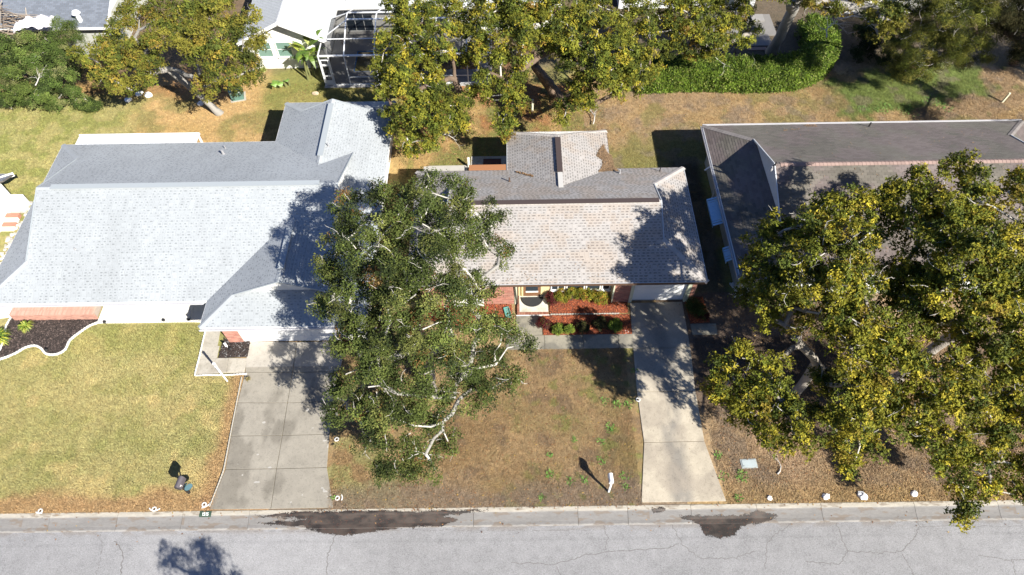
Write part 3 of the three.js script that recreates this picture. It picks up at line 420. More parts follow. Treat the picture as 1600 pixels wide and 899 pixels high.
// ---- left house: pale grey shingles, garage wing in front, wing behind
{
  const s = 0.41, E = 2.5, XL = -26.2, XR = -7.15, ZF = -18.55, ZB = -29.65, ZR = -24.1, DL = -24.2, DR = -8.95, GX = -11.1, WX = -10.47, GF = -17.02, WB = -33, GL = -15.05, WL = -13.79;
  const h = thing('house', 'pale grey shingled house with white garage and brick planter on the left', 'house', [-16, 0, -24]);
  const F = { t: 'F', e: ZF, E, s, poly: [[XL, ZF], [DL, ZF - 2], [DL, ZR], [DR, ZR], [DR, -20.35], [GX, -22.5], [GL, ZF]] };
  const B = { t: 'B', e: ZB, E, s, poly: [[XL, ZB], [WL, ZB], [WX, -26.33], [DR, -27.85], [DR, ZR], [DL, ZR], [DL, ZB + 2]] };
  const L = { t: 'L', e: XL, E, s, poly: [[XL, ZF], [XL, ZB], [DL, ZB + 2], [DL + 0.25, ZB + 2.4], [DL + 0.25, ZF - 2.4], [DL, ZF - 2]] };
  const R = { t: 'R', e: XR, E, s, poly: [[XR, GF], [XR, WB], [XR - 1.4, WB + 1.4], [WX, WB + 1.4], [WX, -26.33], [DR, -27.85], [DR - 0.25, -27.5], [DR - 0.25, -20.7], [DR, -20.35], [GX, -22.5], [GX, -18.5], [XR - 1.48, -18.5]] };
  const GLp = { t: 'L', e: GL, E, s, poly: [[GL, GF], [GL, ZF], [GX, -22.5], [GX, -18.5], [GL + 1.48, -18.5]] };
  const GFp = { t: 'F', e: GF, E, s, poly: [[GL, GF], [XR, GF], [XR - 1.48, -18.5], [XR - 1.8, -18.72], [GL + 1.8, -18.72], [GL + 1.48, -18.5]] };
  const WLp = { t: 'L', e: WL, E, s, poly: [[WL, ZB], [WL, WB], [WL + 1.4, WB + 1.4], [WX, WB + 1.4], [WX, -26.33]] };
  const WBp = { t: 'B', e: WB, E, s, poly: [[XR, WB], [WL, WB], [WL + 1.4, WB + 1.4], [WL + 1.7, WB + 1.62], [XR - 1.7, WB + 1.62], [XR - 1.4, WB + 1.4]] };
  const planes = [F, B, L, R, GLp, GFp, WLp, WBp];
  const roof = roofOf(h, planes, palLight, 11, 0.1, 0.26, 0.145, { w: 0.10, h: 0.45, share: 0.75, k: 0.74 });
  const at3 = (q, x, z) => [x, hgt(q, x, z), z];
  caps(roof, [[at3(F, XL, ZF), at3(F, DL, ZF - 2), s * 0.7], [at3(B, XL, ZB), at3(B, DL, ZB + 2), s * 0.7], [at3(GFp, GL, GF), at3(GLp, GL + 1.48, -18.5), s * 0.7], [at3(R, XR, GF), at3(R, XR - 1.48, -18.5), s * 0.7], [at3(R, XR, WB), at3(R, XR - 1.4, WB + 1.4), s * 0.7], [at3(WLp, WL, WB), at3(WLp, WL + 1.4, WB + 1.4), s * 0.7], [at3(F, DL, ZR), at3(F, DR, ZR), s], [at3(R, GX, -18.5), at3(R, GX, -22.3), s], [at3(R, WX, -31.6), at3(R, WX, -26.5), s]], palLight, 12);
  const ventBar = (a, b, w, hh) => { const g = bar(V(...a).add(V(0, 0.055, 0)), V(...b).add(V(0, 0.055, 0)), w, hh); return g; };
  const palM = std(0.30, 0.33, 0.35, 0.95), yR = hgt(F, 0, ZR);
  part(roof, 'ridge_vent', ventBar([DL + 0.7, yR, ZR], [DR - 0.9, yR, ZR], 0.30, 0.05), palM, { world: true });
  part(roof, 'ridge_vent', ventBar([GX, hgt(R, GX, -19), -19.2], [GX, hgt(R, GX, -19), -21.7], 0.30, 0.05), palM, { world: true });
  part(roof, 'ridge_vent', ventBar([WX, hgt(R, WX, -27), -27.0], [WX, hgt(R, WX, -27), -31.2], 0.30, 0.05), palM, { world: true });
  const gW = V(1, 0, 0), face = (x, zf, zb, q, dir) => triGable([x, hgt(F, 0, ZF - 1.6), zf], [x, hgt(F, 0, ZR) - 0.02, ZR], [x, hgt(F, 0, ZF - 1.6), zb], 0.06 * dir, gW);
  part(roof, 'gable', face(DL + 0.2, ZF - 1.6, ZB + 1.6, null, 1), M.whiteWall, { world: true }); part(roof, 'gable', face(DR - 0.2, ZF - 1.6, ZB + 1.6, null, 1), M.whiteWall, { world: true });
  part(roof, 'gable', triGable([GL + 1.3, 2.95, -18.66], [XR - 1.3, 2.95, -18.66], [GX, hgt(R, GX, 0) - 0.03, -18.66], 0.06, V(0, 0, 1)), M.whiteWall, { world: true });
  part(roof, 'gable', triGable([XR - 1.2, 2.95, WB + 1.56], [WL + 1.2, 2.95, WB + 1.56], [WX, hgt(R, WX, 0) - 0.03, WB + 1.56], -0.06, V(0, 0, 1)), M.whiteWall, { world: true });
  // rakes of the small gables, in white
  const rk = []; const rake = (a, b) => rk.push(bar(V(...a).add(V(0, 0.0, 0)), V(...b).add(V(0, 0.0, 0)), 0.05, 0.07));
  rake(at3(F, DL - 0.03, ZF - 2), at3(F, DL - 0.03, ZR)); rake(at3(B, DL - 0.03, ZR), at3(B, DL - 0.03, ZB + 2)); rake(at3(F, DR + 0.03, -20.35), at3(F, DR + 0.03, ZR)); rake(at3(B, DR + 0.03, ZR), at3(B, DR + 0.03, -27.85)); rake(at3(GLp, GL + 1.48, -18.47), at3(GLp, GX, -18.47)); rake(at3(R, XR - 1.48, -18.47), at3(R, GX, -18.47)); rake(at3(WLp, WL + 1.4, WB + 1.37), at3(WLp, WX, WB + 1.37)); rake(at3(R, XR - 1.4, WB + 1.37), at3(R, WX, WB + 1.37));
  each(roof, 'rake_board', rk, palM);
  const fa = [], gt = []; const e = (a, b, o) => { gutter(fa, V(a[0], E, a[1]), V(b[0], E, b[1]), V(...o)); };
  e([XL, ZF], [GL - 0.02, ZF], [0, 0, 1]); e([GL, ZF], [GL, GF], [-1, 0, 0]); e([GL, GF], [XR, GF], [0, 0, 1]); e([XR, GF], [XR, WB], [1, 0, 0]); e([XR, WB], [WL, WB], [0, 0, -1]); e([WL, WB], [WL, ZB], [-1, 0, 0]); e([WL, ZB], [XL, ZB], [0, 0, -1]); e([XL, ZB], [XL, ZF], [-1, 0, 0]);
  each(roof, 'fascia', fa, M.trim);
  gutterTrough(gt, V(GL, E, GF), V(XR, E, GF), V(0, 0, 1)); gutterTrough(gt, V(XL, E, ZF), V(GL - 0.2, E, ZF), V(0, 0, 1)); part(roof, 'gutter', gt, std(0.5, 0.5, 0.53, 0.5), { world: true });
  // walls
  const wl = (a, b, c, d, m = M.whiteWall, y1 = 2.42) => wpart(h, 'wall', bx(a, b, -0.1, y1, c, d), m);
  wl(XL + 0.5, GL + 0.45, ZF - 2.15, ZF - 2.0); wl(XL + 0.5, XL + 0.65, ZB + 0.5, ZF - 2.16); wl(XL + 0.66, WL + 0.45, ZB + 0.5, ZB + 0.65); wl(WL + 0.46, WL + 0.6, WB + 0.5, ZB + 0.64); wl(WL + 0.61, XR - 0.45, WB + 0.5, WB + 0.65); wl(XR - 0.6, XR - 0.45, WB + 0.66, GF - 0.68); wl(GL + 0.46, GL + 0.6, ZF - 1.99, GF - 0.83);
  wl(GL + 0.46, -13.92, GF - 0.82, GF - 0.68); wl(-8.98, XR - 0.45, GF - 0.82, GF - 0.66); wl(-13.9, -9.0, GF - 0.82, GF - 0.72, M.whiteWall, 2.42).name = 'lintel'; 
  // garage door of four panels
  const gd = wpart(h, 'garage_door', bx(-13.895, -9.005, 0.02, 2.16, -17.77, -17.74), M.trim);
  for (let i = 0; i < 4; i++) part(gd, 'door_panel', bx(-13.89, -9.01, 0.02 + i * 0.535, 0.545 + i * 0.535, -17.735, -17.675, 0.012), M.trim, { world: true });
  brickFace(h, -14.62, -13.86, 0.0, 2.38, -17.63, 21, [0.42, 0.20, 0.15], 0.07);
  wpart(h, 'wall_lamp', [bx(-14.35, -14.2, 1.7, 1.95, -17.63, -17.5, 0.02)], M.black);
  windowZ(h, -20.6, -18.6, 0.8, 2.0, ZF - 1.998, 2, 2, M.trim, M.glass);
  windowZ(h, -24.8, -22.6, 0.8, 2.0, ZF - 1.998, 2, 2, M.trim, M.glass);
  const fd = wpart(h, 'door', bx(-16.9, -16.0, 0.06, 2.1, ZF - 1.99, ZF - 1.95, 0.01), M.trim); part(fd, 'handle', rod(V(-16.1, 1.0, ZF - 1.95), V(-16.1, 1.0, ZF - 1.89), 0.03, 0.03, 8), M.darkMetal, { world: true });
  // brick planter
  const pl = wpart(h, 'planter', [bx(-26.2, -21.95, 0, 0.5, -19.9, -19.26)], M.mortar); const br = rngOf(9), pb = [];
  for (let row = 0; row < 7; row++) for (let x = -26.25 - (row % 2) * 0.105; x < -21.92; x += 0.21) { const a = Math.max(-26.25, x + 0.004), b = Math.min(-21.9, x + 0.206); if (b - a < 0.03) continue; const k = 0.8 + 0.4 * br(); const g = bx(a, b, row * 0.068 + 0.004, row * 0.068 + 0.064, -19.25, -19.16); pb.push(tint(g, [0.44 * k, 0.235 * k, 0.18 * k])); }
  for (let x = -26.25; x < -21.92; x += 0.075) for (const [c, d] of [[-19.9, -19.68], [-19.67, -19.44], [-19.43, -19.17]]) { const k = 0.85 + 0.3 * br(); pb.push(tint(bx(x + 0.003, x + 0.072, 0.48, 0.545, c, d), [0.50 * k, 0.30 * k, 0.24 * k])); }
  part(pl, 'bricks', pb, M.brickVC, { world: true, kind: 'stuff' });
  // metal patio roof behind, open at its outer edge
  const pr = wpart(h, 'patio_roof', [bx(-25.6, -18.5, 2.36, 2.40, -30.55, -29.66)], M.metalWhite); const holes = []; for (let i = 0; i < 46; i++) holes.push(bx(-25.5 + i * 0.152, -25.42 + i * 0.152, 2.401, 2.44, -30.55, -30.50)); holes.push(bx(-25.6, -18.5, 2.30, 2.40, -30.60, -30.555), bx(-25.6, -18.5, 2.44, 2.47, -30.56, -30.49)); for (let i = 0; i < 24; i++) holes.push(bx(-25.5 + i * 0.3, -25.47 + i * 0.3, 2.40, 2.425, -30.48, -29.8)); part(pr, 'ribs', holes, M.metalWhite, { world: true });
  each(h, 'patio_post', [bx(-25.55, -25.45, 0, 2.3, -30.5, -30.4), bx(-22.1, -22.0, 0, 2.3, -30.5, -30.4), bx(-18.62, -18.52, 0, 2.3, -30.5, -30.4)], M.metalWhite);
  const onB = (px, py) => { let p = at(px, py, 3.2); for (let i = 0; i < 8; i++) p = at(px, py, hgt(B, p.x, p.z)); return p; };
  pipeVent(roof, onB(349, 241), 0.28, 0.07, M.lead); pipeVent(roof, onB(352, 232), 0.2, 0.03, M.lead);
  { let p = at(513, 229, 3); for (let i = 0; i < 8; i++) p = at(513, 229, hgt(R, p.x, p.z)); pipeVent(roof, p, 0.25, 0.03, M.lead); p = at(466, 305, 4); for (let i = 0; i < 8; i++) p = at(466, 305, hgt(F, p.x, p.z)); pipeVent(roof, p, 0.22, 0.03, M.lead); p = at(117, 390, 4); for (let i = 0; i < 8; i++) p = at(117, 390, hgt(F, p.x, p.z)); pipeVent(roof, p, 0.12, 0.035, M.lead); }
}
// ---- middle house: taupe shingles, brick front, yellow porch, single garage
{
  const s = 0.42, E = 2.5, XL = -5.4, XR = 9.48, ZF = -19.25, ZB = -27.05, ZR = -23.15, DL = -3.35, DR = 7.43;
  const xe = { L: -0.35, R: 5.45, B: -30.15, X: 2.5, E: 2.46, s: 0.33 }; const zr = -28.8, hr = xe.E + xe.s * (xe.X - xe.L), zj = ZB + (hr - E) / s;
  const h = thing('house', 'taupe shingled brick house with yellow porch in the middle of the picture', 'house', [2, 0, -23]);
  const F = { t: 'F', e: ZF, E, s, poly: [[XL, ZF], [XR, ZF], [DR, ZF - 2.05], [DR, ZR], [DL, ZR], [DL, ZF - 2.05]] };
  const zl = ZB - (E - xe.E) / s; 
  const B = { t: 'B', e: ZB, E, s, poly: [[XL, ZB], [XL, ZB], [xe.L, ZB], [xe.X, zj], [xe.R, ZB], [XR, ZB], [DR, ZB + 2.05], [DR, ZR], [DL, ZR], [DL, ZB + 2.05]].slice(1) };
  const L = { t: 'L', e: XL, E, s, poly: [[XL, ZF], [XL, ZB], [DL, ZB + 2.05], [DL + 0.25, ZB + 2.4], [DL + 0.25, ZF - 2.4], [DL, ZF - 2.05]] };
  const R = { t: 'R', e: XR, E, s, poly: [[XR, ZF], [XR, ZB], [DR, ZB + 2.05], [DR - 0.25, ZB + 2.4], [DR - 0.25, ZF - 2.4], [DR, ZF - 2.05]] };
  const xl = { t: 'L', e: xe.L, E: xe.E, s: xe.s, poly: [[xe.L, ZB - 0.02], [xe.L, xe.B], [xe.X, zr], [xe.X, zj]] };
  const xr = { t: 'R', e: xe.R, E: xe.E, s: xe.s, poly: [[xe.R, ZB - 0.02], [xe.R, xe.B], [xe.X, zr], [xe.X, zj]] };
  const xb = { t: 'B', e: xe.B, E: xe.E, s: (hr - xe.E) / (zr - xe.B), poly: [[xe.L, xe.B], [xe.R, xe.B], [xe.X, zr]] };
  const roof = roofOf(h, [F, B, L, R, xl, xr, xb], palTaupe, 31, 0.1, 0.235, 0.145, { w: 0.13, h: 0.5, share: 0.93, k: 0.60 });
  const at3 = (q, x, z) => [x, hgt(q, x, z), z];
  const palCap = (r, i) => { const k = 0.92 + 0.2 * r(); return [0.36 * k, 0.335 * k, 0.315 * k]; };
  caps(roof, [[at3(F, XL, ZF), at3(F, DL, ZF - 2.05), s * 0.7], [at3(F, XR, ZF), at3(F, DR, ZF - 2.05), s * 0.7], [at3(B, XL, ZB), at3(B, DL, ZB + 2.05), s * 0.7], [at3(B, XR, ZB), at3(B, DR, ZB + 2.05), s * 0.7], [[xe.L, xe.E, xe.B], [xe.X, hr, zr], 0.35], [[xe.R, xe.E, xe.B], [xe.X, hr, zr], 0.35], [[xe.X, hr, zr], [xe.X, hr, zj - 0.1], xe.s], [at3(F, DL, ZR), at3(F, DR, ZR), s]], palCap, 32);
  const yR = hgt(F, 0, ZR);
  part(roof, 'ridge_vent', bar(V(DL + 0.5, yR + 0.055, ZR), V(DR - 0.1, yR + 0.055, ZR), 0.26, 0.05), M.vent, { world: true });
  part(roof, 'ridge_vent', bar(V(xe.X, hr + 0.06, zr + 0.2), V(xe.X, hr + 0.06, zj - 1.05), 0.30, 0.07), M.vent, { world: true });
  part(roof, 'ridge_flashing', bar(V(xe.X, hr + 0.05, zj - 1.0), V(xe.X, hr + 0.05, zj + 0.1), 0.26, 0.03), std(0.42, 0.41, 0.39, 0.7), { world: true });
  for (const x of [DL + 0.2, DR - 0.2]) part(roof, 'gable', triGable([x, hgt(F, 0, ZF - 1.65), ZF - 1.65], [x, yR - 0.02, ZR], [x, hgt(F, 0, ZF - 1.65), ZB + 1.65], 0.06, V(1, 0, 0)), M.whiteWall, { world: true });
  const rk = []; const rake = (a, b) => rk.push(bar(V(...a), V(...b), 0.05, 0.07)); for (const [x, o] of [[DL, -0.03], [DR, 0.03]]) { rake(at3(F, x + o, ZF - 2.05), at3(F, x + o, ZR)); rake(at3(B, x + o, ZB + 2.05), at3(B, x + o, ZR)); } each(roof, 'rake_board', rk, M.greyTrim);
  const fa = []; const e = (a, b, o, m = fa) => gutter(m, V(a[0], a[2] ?? E, a[1]), V(b[0], b[2] ?? E, b[1]), V(...o));
  e([XL, ZF], [XR, ZF], [0, 0, 1]); e([XR, ZF], [XR, ZB], [1, 0, 0]); e([XR, ZB], [xe.R, ZB], [0, 0, -1]); e([xe.L, ZB], [XL, ZB], [0, 0, -1]); e([XL, ZB], [XL, ZF], [-1, 0, 0]);
  const g1 = xe.E; e([xe.R, ZB, g1], [xe.R, xe.B, g1], [1, 0, 0]); e([xe.R, xe.B, g1], [xe.L, xe.B, g1], [0, 0, -1]); e([xe.L, xe.B, g1], [xe.L, ZB, g1], [-1, 0, 0]);
  each(roof, 'fascia', fa, M.brownTrim);
  const ed = []; ed.push(bar(V(XL, E + 0.012, ZF + 0.012), V(XR, E + 0.012, ZF + 0.012), 0.03, 0.02), bar(V(XR + 0.012, E + 0.012, ZF), V(XR + 0.012, E + 0.012, ZB), 0.03, 0.02), bar(V(xe.L - 0.01, g1 + 0.01, ZB), V(xe.L - 0.01, g1 + 0.01, xe.B), 0.03, 0.02)); each(roof, 'drip_edge', ed, M.greyTrim);
  const wl = (a, b, c, d, m = M.creamWall, y0 = -0.1, y1 = 2.42) => wpart(h, 'wall', bx(a, b, y0, y1, c, d), m);
  // front: brick wall left of the porch, recessed porch wall, brick pier, garage
  wl(XL + 0.5, -0.05, -19.9, -19.84, M.mortar); brickFace(h, XL + 0.5, -0.05, 0, 2.38, -19.75, 41, [0.37, 0.17, 0.125]);
  wl(-0.2, -0.05, -20.2, -19.91); wl(-0.04, 5.0, -20.5, -20.2); wl(5.0, 5.14, -20.19, -19.9); 
  each(h, 'trim_board', [bx(-0.045, 0.09, 0.0, 2.4, -19.84, -19.72, 0.01), bx(5.02, 5.1, 0.0, 2.4, -19.84, -19.72, 0.01)], M.creamTrim); wpart(h, 'downspout', rod(V(0.13, 0.1, -19.66), V(0.13, 2.4, -19.5), 0.035, 0.035, 8), M.brownTrim);
  brickFace(h, 5.1, 5.92, 0, 2.38, -19.75, 42, [0.37, 0.17, 0.125]); wl(5.11, 5.92, -20.5, -19.86, M.mortar);
  each(h, 'garage_frame', [bx(5.93, 6.1, 0, 2.4, -19.95, -19.72, 0.01), bx(8.82, 9.02, 0, 2.4, -19.95, -19.72, 0.01), bx(6.1, 8.82, 2.16, 2.4, -19.95, -19.74, 0.01)], M.creamTrim);
  const gd = wpart(h, 'garage_door', [bx(6.1, 8.82, 0.02, 0.05, -19.94, -19.86)], M.greyTrim); for (let i = 0; i < 4; i++) part(gd, 'door_panel', bx(6.11, 8.81, 0.05 + i * 0.53, 0.57 + i * 0.53, -19.94, -19.88, 0.012), M.trim, { world: true }); 
  wpart(h, 'wall_lamp', [bx(7.35, 7.65, 2.28, 2.36, -19.73, -19.6, 0.02), bx(7.4, 7.46, 2.18, 2.28, -19.68, -19.56, 0.01), bx(7.54, 7.6, 2.18, 2.28, -19.68, -19.56, 0.01)], M.black);
  wl(9.03, XR - 0.24, -19.95, -19.82, M.mortar); brickFace(h, 9.03, XR - 0.22, 0, 2.38, -19.72, 43, [0.37, 0.17, 0.125]);
  wl(XR - 0.36, XR - 0.22, ZB + 0.5, -19.96, M.creamWall); wl(XL + 0.5, XL + 0.64, ZB + 0.5, -19.91, M.creamWall); wl(XL + 0.65, XR - 0.37, ZB + 0.5, ZB + 0.64, M.creamWall);
  wl(xe.L + 0.5, xe.L + 0.64, xe.B + 0.5, ZB + 0.49, M.creamWall, -0.1, 2.36); wl(xe.R - 0.64, xe.R - 0.5, xe.B + 0.5, ZB + 0.49, M.creamWall, -0.1, 2.36); wl(xe.L + 0.65, xe.R - 0.65, xe.B + 0.5, xe.B + 0.64, M.creamWall, -0.1, 2.36);
  // door with a large pane and a screen frame
  const d = wpart(h, 'door', [bx(0.42, 1.32, 0.13, 2.2, -20.2, -20.15, 0.01)], M.door); part(d, 'pane', bx(0.56, 1.18, 0.62, 2.05, -20.15, -20.135), M.glass, { world: true }); part(d, 'door_rail', [bx(0.54, 1.2, 0.5, 0.62, -20.15, -20.12, 0.008)], M.trim, { world: true }); part(d, 'handle', rod(V(1.24, 1.05, -20.15), V(1.24, 1.05, -20.09), 0.03, 0.03, 8), M.darkMetal, { world: true });
  each(h, 'door_frame', [bx(0.32, 0.415, 0.12, 2.3, -20.2, -20.13, 0.01), bx(1.325, 1.42, 0.12, 2.3, -20.2, -20.13, 0.01), bx(0.32, 1.42, 2.21, 2.3, -20.19, -20.12, 0.01)], M.creamWall);
  for (const [a, b, c] of [[1.85, 2.6, 2], [2.66, 3.62, 1], [3.68, 4.45, 1], [4.5, 4.95, 1]]) windowZ(h, a, b, 0.62, 2.1, -20.198, c, c > 1 ? 3 : 1, M.trim, M.glass);
  windowZ(h, -2.75, -1.75, 0.55, 1.95, -19.752, 4, 3, M.trim, M.glass); 
  wpart(h, 'window_box', [bx(-3.25, -1.65, 0.30, 0.47, -19.75, -19.44, 0.02)], M.whiteWall);
  // things of the back: flat ledge, brown beam, plumbing vents
  wpart(h, 'ledge', bx(-5.1, -2.75, 2.1, 2.2, -27.75, -27.08, 0.01), M.concreteTrim); 
  wpart(h, 'beam', bx(-2.5, -0.42, 2.15, 2.52, -27.5, -27.1, 0.01), std(0.30, 0.135, 0.06, 0.7));
  const on = (q, px, py) => { let p = at(px, py, 3.2); for (let i = 0; i < 8; i++) p = at(px, py, hgt(q, p.x, p.z)); return p; };
  pipeVent(roof, on(B, 796, 284), 0.3, 0.045, M.brownTrim); pipeVent(roof, on(B, 968, 271), 0.28, 0.05, M.lead); pipeVent(roof, on(B, 1031, 268), 0.3, 0.03, M.darkMetal);
}
// ---- right house: dark shingles, pale gable, awnings
{
  const s = 0.42, E = 2.5, XL = 11.14, XR = 29.8, ZF = -19.5, ZB = -30.4, ZR = -24.95, DL = 13.4, DR = 27.6;
  const h = thing('house', 'dark shingled house with blue white awnings on the right', 'house', [20, 0, -25]);
  const F = { t: 'F', e: ZF, E, s, poly: [[XL, ZF], [XR, ZF], [DR, ZF - 2.2], [DR, ZR], [DL, ZR], [DL, ZF - 2.26]] };
  const B = { t: 'B', e: ZB, E, s, poly: [[XL, ZB], [XR, ZB], [DR, ZB + 2.2], [DR, ZR], [DL, ZR], [DL, ZB + 2.26]] };
  const L = { t: 'L', e: XL, E, s, poly: [[XL, ZF], [XL, ZB], [DL, ZB + 2.26], [DL + 0.12, ZB + 2.5], [DL + 0.12, ZF - 2.5], [DL, ZF - 2.26]] };
  const R = { t: 'R', e: XR, E, s, poly: [[XR, ZF], [XR, ZB], [DR, ZB + 2.2], [DR - 0.25, ZB + 2.5], [DR - 0.25, ZF - 2.5], [DR, ZF - 2.2]] };
  const roof = roofOf(h, [F, B, L, R], palDark, 51); const at3 = (q, x, z) => [x, hgt(q, x, z), z]; const palCap = r => { const k = 0.9 + 0.2 * r(); return [0.20 * k, 0.18 * k, 0.17 * k]; }, palPink = r => { const k = 0.9 + 0.25 * r(); return [0.25 * k, 0.175 * k, 0.15 * k]; };
  caps(roof, [[at3(F, XL, ZF), at3(F, DL, ZF - 2.26), s * 0.7], [at3(B, XL, ZB), at3(B, DL, ZB + 2.26), s * 0.7], [at3(F, XR, ZF), at3(F, DR, ZF - 2.2), s * 0.7], [at3(B, XR, ZB), at3(B, DR, ZB + 2.2), s * 0.7]], palCap, 52);
  caps(roof, [[at3(F, DL + 0.3, ZR), at3(F, DR, ZR), s]], palPink, 53, 'ridge_tiles');
  for (const x of [DL + 0.1, DR - 0.2]) part(roof, 'gable', triGable([x, hgt(F, 0, ZF - 2.2), ZF - 2.2], [x, hgt(F, 0, ZR) - 0.02, ZR], [x, hgt(F, 0, ZF - 2.2), ZB + 2.2], 0.05, V(1, 0, 0)), M.blueWhite, { world: true });
  const rk = []; const rake = (a, b) => rk.push(bar(V(...a), V(...b), 0.045, 0.10)); for (const [x, o] of [[DL, -0.022], [DR, 0.03]]) { rake(at3(F, x + o, ZF - 2.2), at3(F, x + o, ZR)); rake(at3(B, x + o, ZB + 2.2), at3(B, x + o, ZR)); } each(roof, 'rake_board', rk, M.blueWhite);
  const fa = [], gt = []; gutter(fa, V(XL, E, ZF), V(XR, E, ZF), V(0, 0, 1)); gutter(fa, V(XR, E, ZF), V(XR, E, ZB), V(1, 0, 0)); gutter(fa, V(XR, E, ZB), V(XL, E, ZB), V(0, 0, -1)); gutter(fa, V(XL, E, ZB), V(XL, E, ZF), V(-1, 0, 0)); each(roof, 'fascia', fa, M.trim);
  gutterTrough(gt, V(XL, E, ZB), V(XL, E, ZF), V(-1, 0, 0)); gutterTrough(gt, V(XL - 0.1, E, ZF), V(XR, E, ZF), V(0, 0, 1)); gutterTrough(gt, V(XL, E, ZB), V(XR, E, ZB), V(0, 0, -1)); part(roof, 'gutter', gt, std(0.42, 0.42, 0.44, 0.5), { world: true });
  const wl = (a, b, c, d) => wpart(h, 'wall', bx(a, b, -0.1, 2.42, c, d), M.paleWall);
  wl(XL + 0.55, XL + 0.7, ZB + 0.5, ZF - 0.6); wl(XL + 0.71, XR - 0.5, ZF - 0.75, ZF - 0.6); wl(XL + 0.71, XR - 0.5, ZB + 0.5, ZB + 0.65); wl(XR - 0.65, XR - 0.5, ZB + 0.66, ZF - 0.76);
  for (const [a, b] of [[14, 15.8], [18, 20.4], [22.2, 24]]) windowZ(h, a, b, 0.9, 2.0, ZF - 0.598, 2, 2, M.trim, M.glass);
  // louvred awnings over two windows of the side wall, with the windows beneath
  const awning = (z0, z1, drop) => {
    const x1 = XL + 0.54, x0 = x1 - drop; const am = std(0.36, 0.56, 0.74, 0.45), a = wpart(h, 'awning', [bx(x0, x0 + 0.02, 1.68, 1.8, z0, z1)], am, { label: 'light blue ribbed metal awning' });
    const n = Math.round((z1 - z0) / 0.16), sl = []; for (let i = 0; i < n; i++) { const z = z0 + (i + 0.5) * (z1 - z0) / n; sl.push(bar(V(x0, 1.82, z), V(x1, 2.26, z), (z1 - z0) / n - (i === 0 || i === n - 1 || i === 1 || i === n - 2 ? 0.04 : 0.008), 0.015)); } each(a, 'slat', sl, am);
    const w = wpart(h, 'window', [bx(x1 - 0.05, x1, 0.9, 0.96, z0 + 0.15, z1 - 0.15), bx(x1 - 0.05, x1, 1.94, 2.0, z0 + 0.15, z1 - 0.15), bx(x1 - 0.05, x1, 0.96, 1.94, z0 + 0.15, z0 + 0.21), bx(x1 - 0.05, x1, 0.96, 1.94, z1 - 0.21, z1 - 0.15)], M.trim); part(w, 'pane', bx(x1 - 0.03, x1 - 0.01, 0.95, 1.95, z0 + 0.2, z1 - 0.2), M.glass, { world: true });
  };
  awning(-25.3, -23.35, 1.05); awning(-21.9, -20.95, 0.8);
  wpart(h, 'downspout', [rod(V(XL - 0.1, 2.4, -26.9), V(XL + 0.45, 2.1, -26.9), 0.045, 0.045, 8), rod(V(XL + 0.45, 2.1, -26.9), V(XL + 0.45, 0.1, -26.9), 0.045, 0.045, 8), rod(V(XL - 0.1, 2.4, -27.2), V(XL - 0.35, 2.1, -27.2), 0.05, 0.05, 8)], M.metalWhite);
  wpart(h, 'downspout', [rod(V(XL - 0.05, 2.4, ZF + 0.05), V(XL + 0.4, 2.0, ZF - 0.4), 0.05, 0.05, 8), rod(V(XL + 0.4, 2.0, ZF - 0.4), V(XL + 0.4, 0.15, ZF - 0.4), 0.05, 0.05, 8)], M.metalWhite);
  const on = (q, px, py) => { let p = at(px, py, 3.2); for (let i = 0; i < 8; i++) p = at(px, py, hgt(q, p.x, p.z)); return p; };
  pipeVent(roof, on(B, 1358, 198), 0.3, 0.045, M.darkMetal); pipeVent(roof, on(F, 1211, 259), 0.25, 0.04, M.darkMetal); pipeVent(roof, on(F, 1206, 264), 0.15, 0.04, M.lead);
}

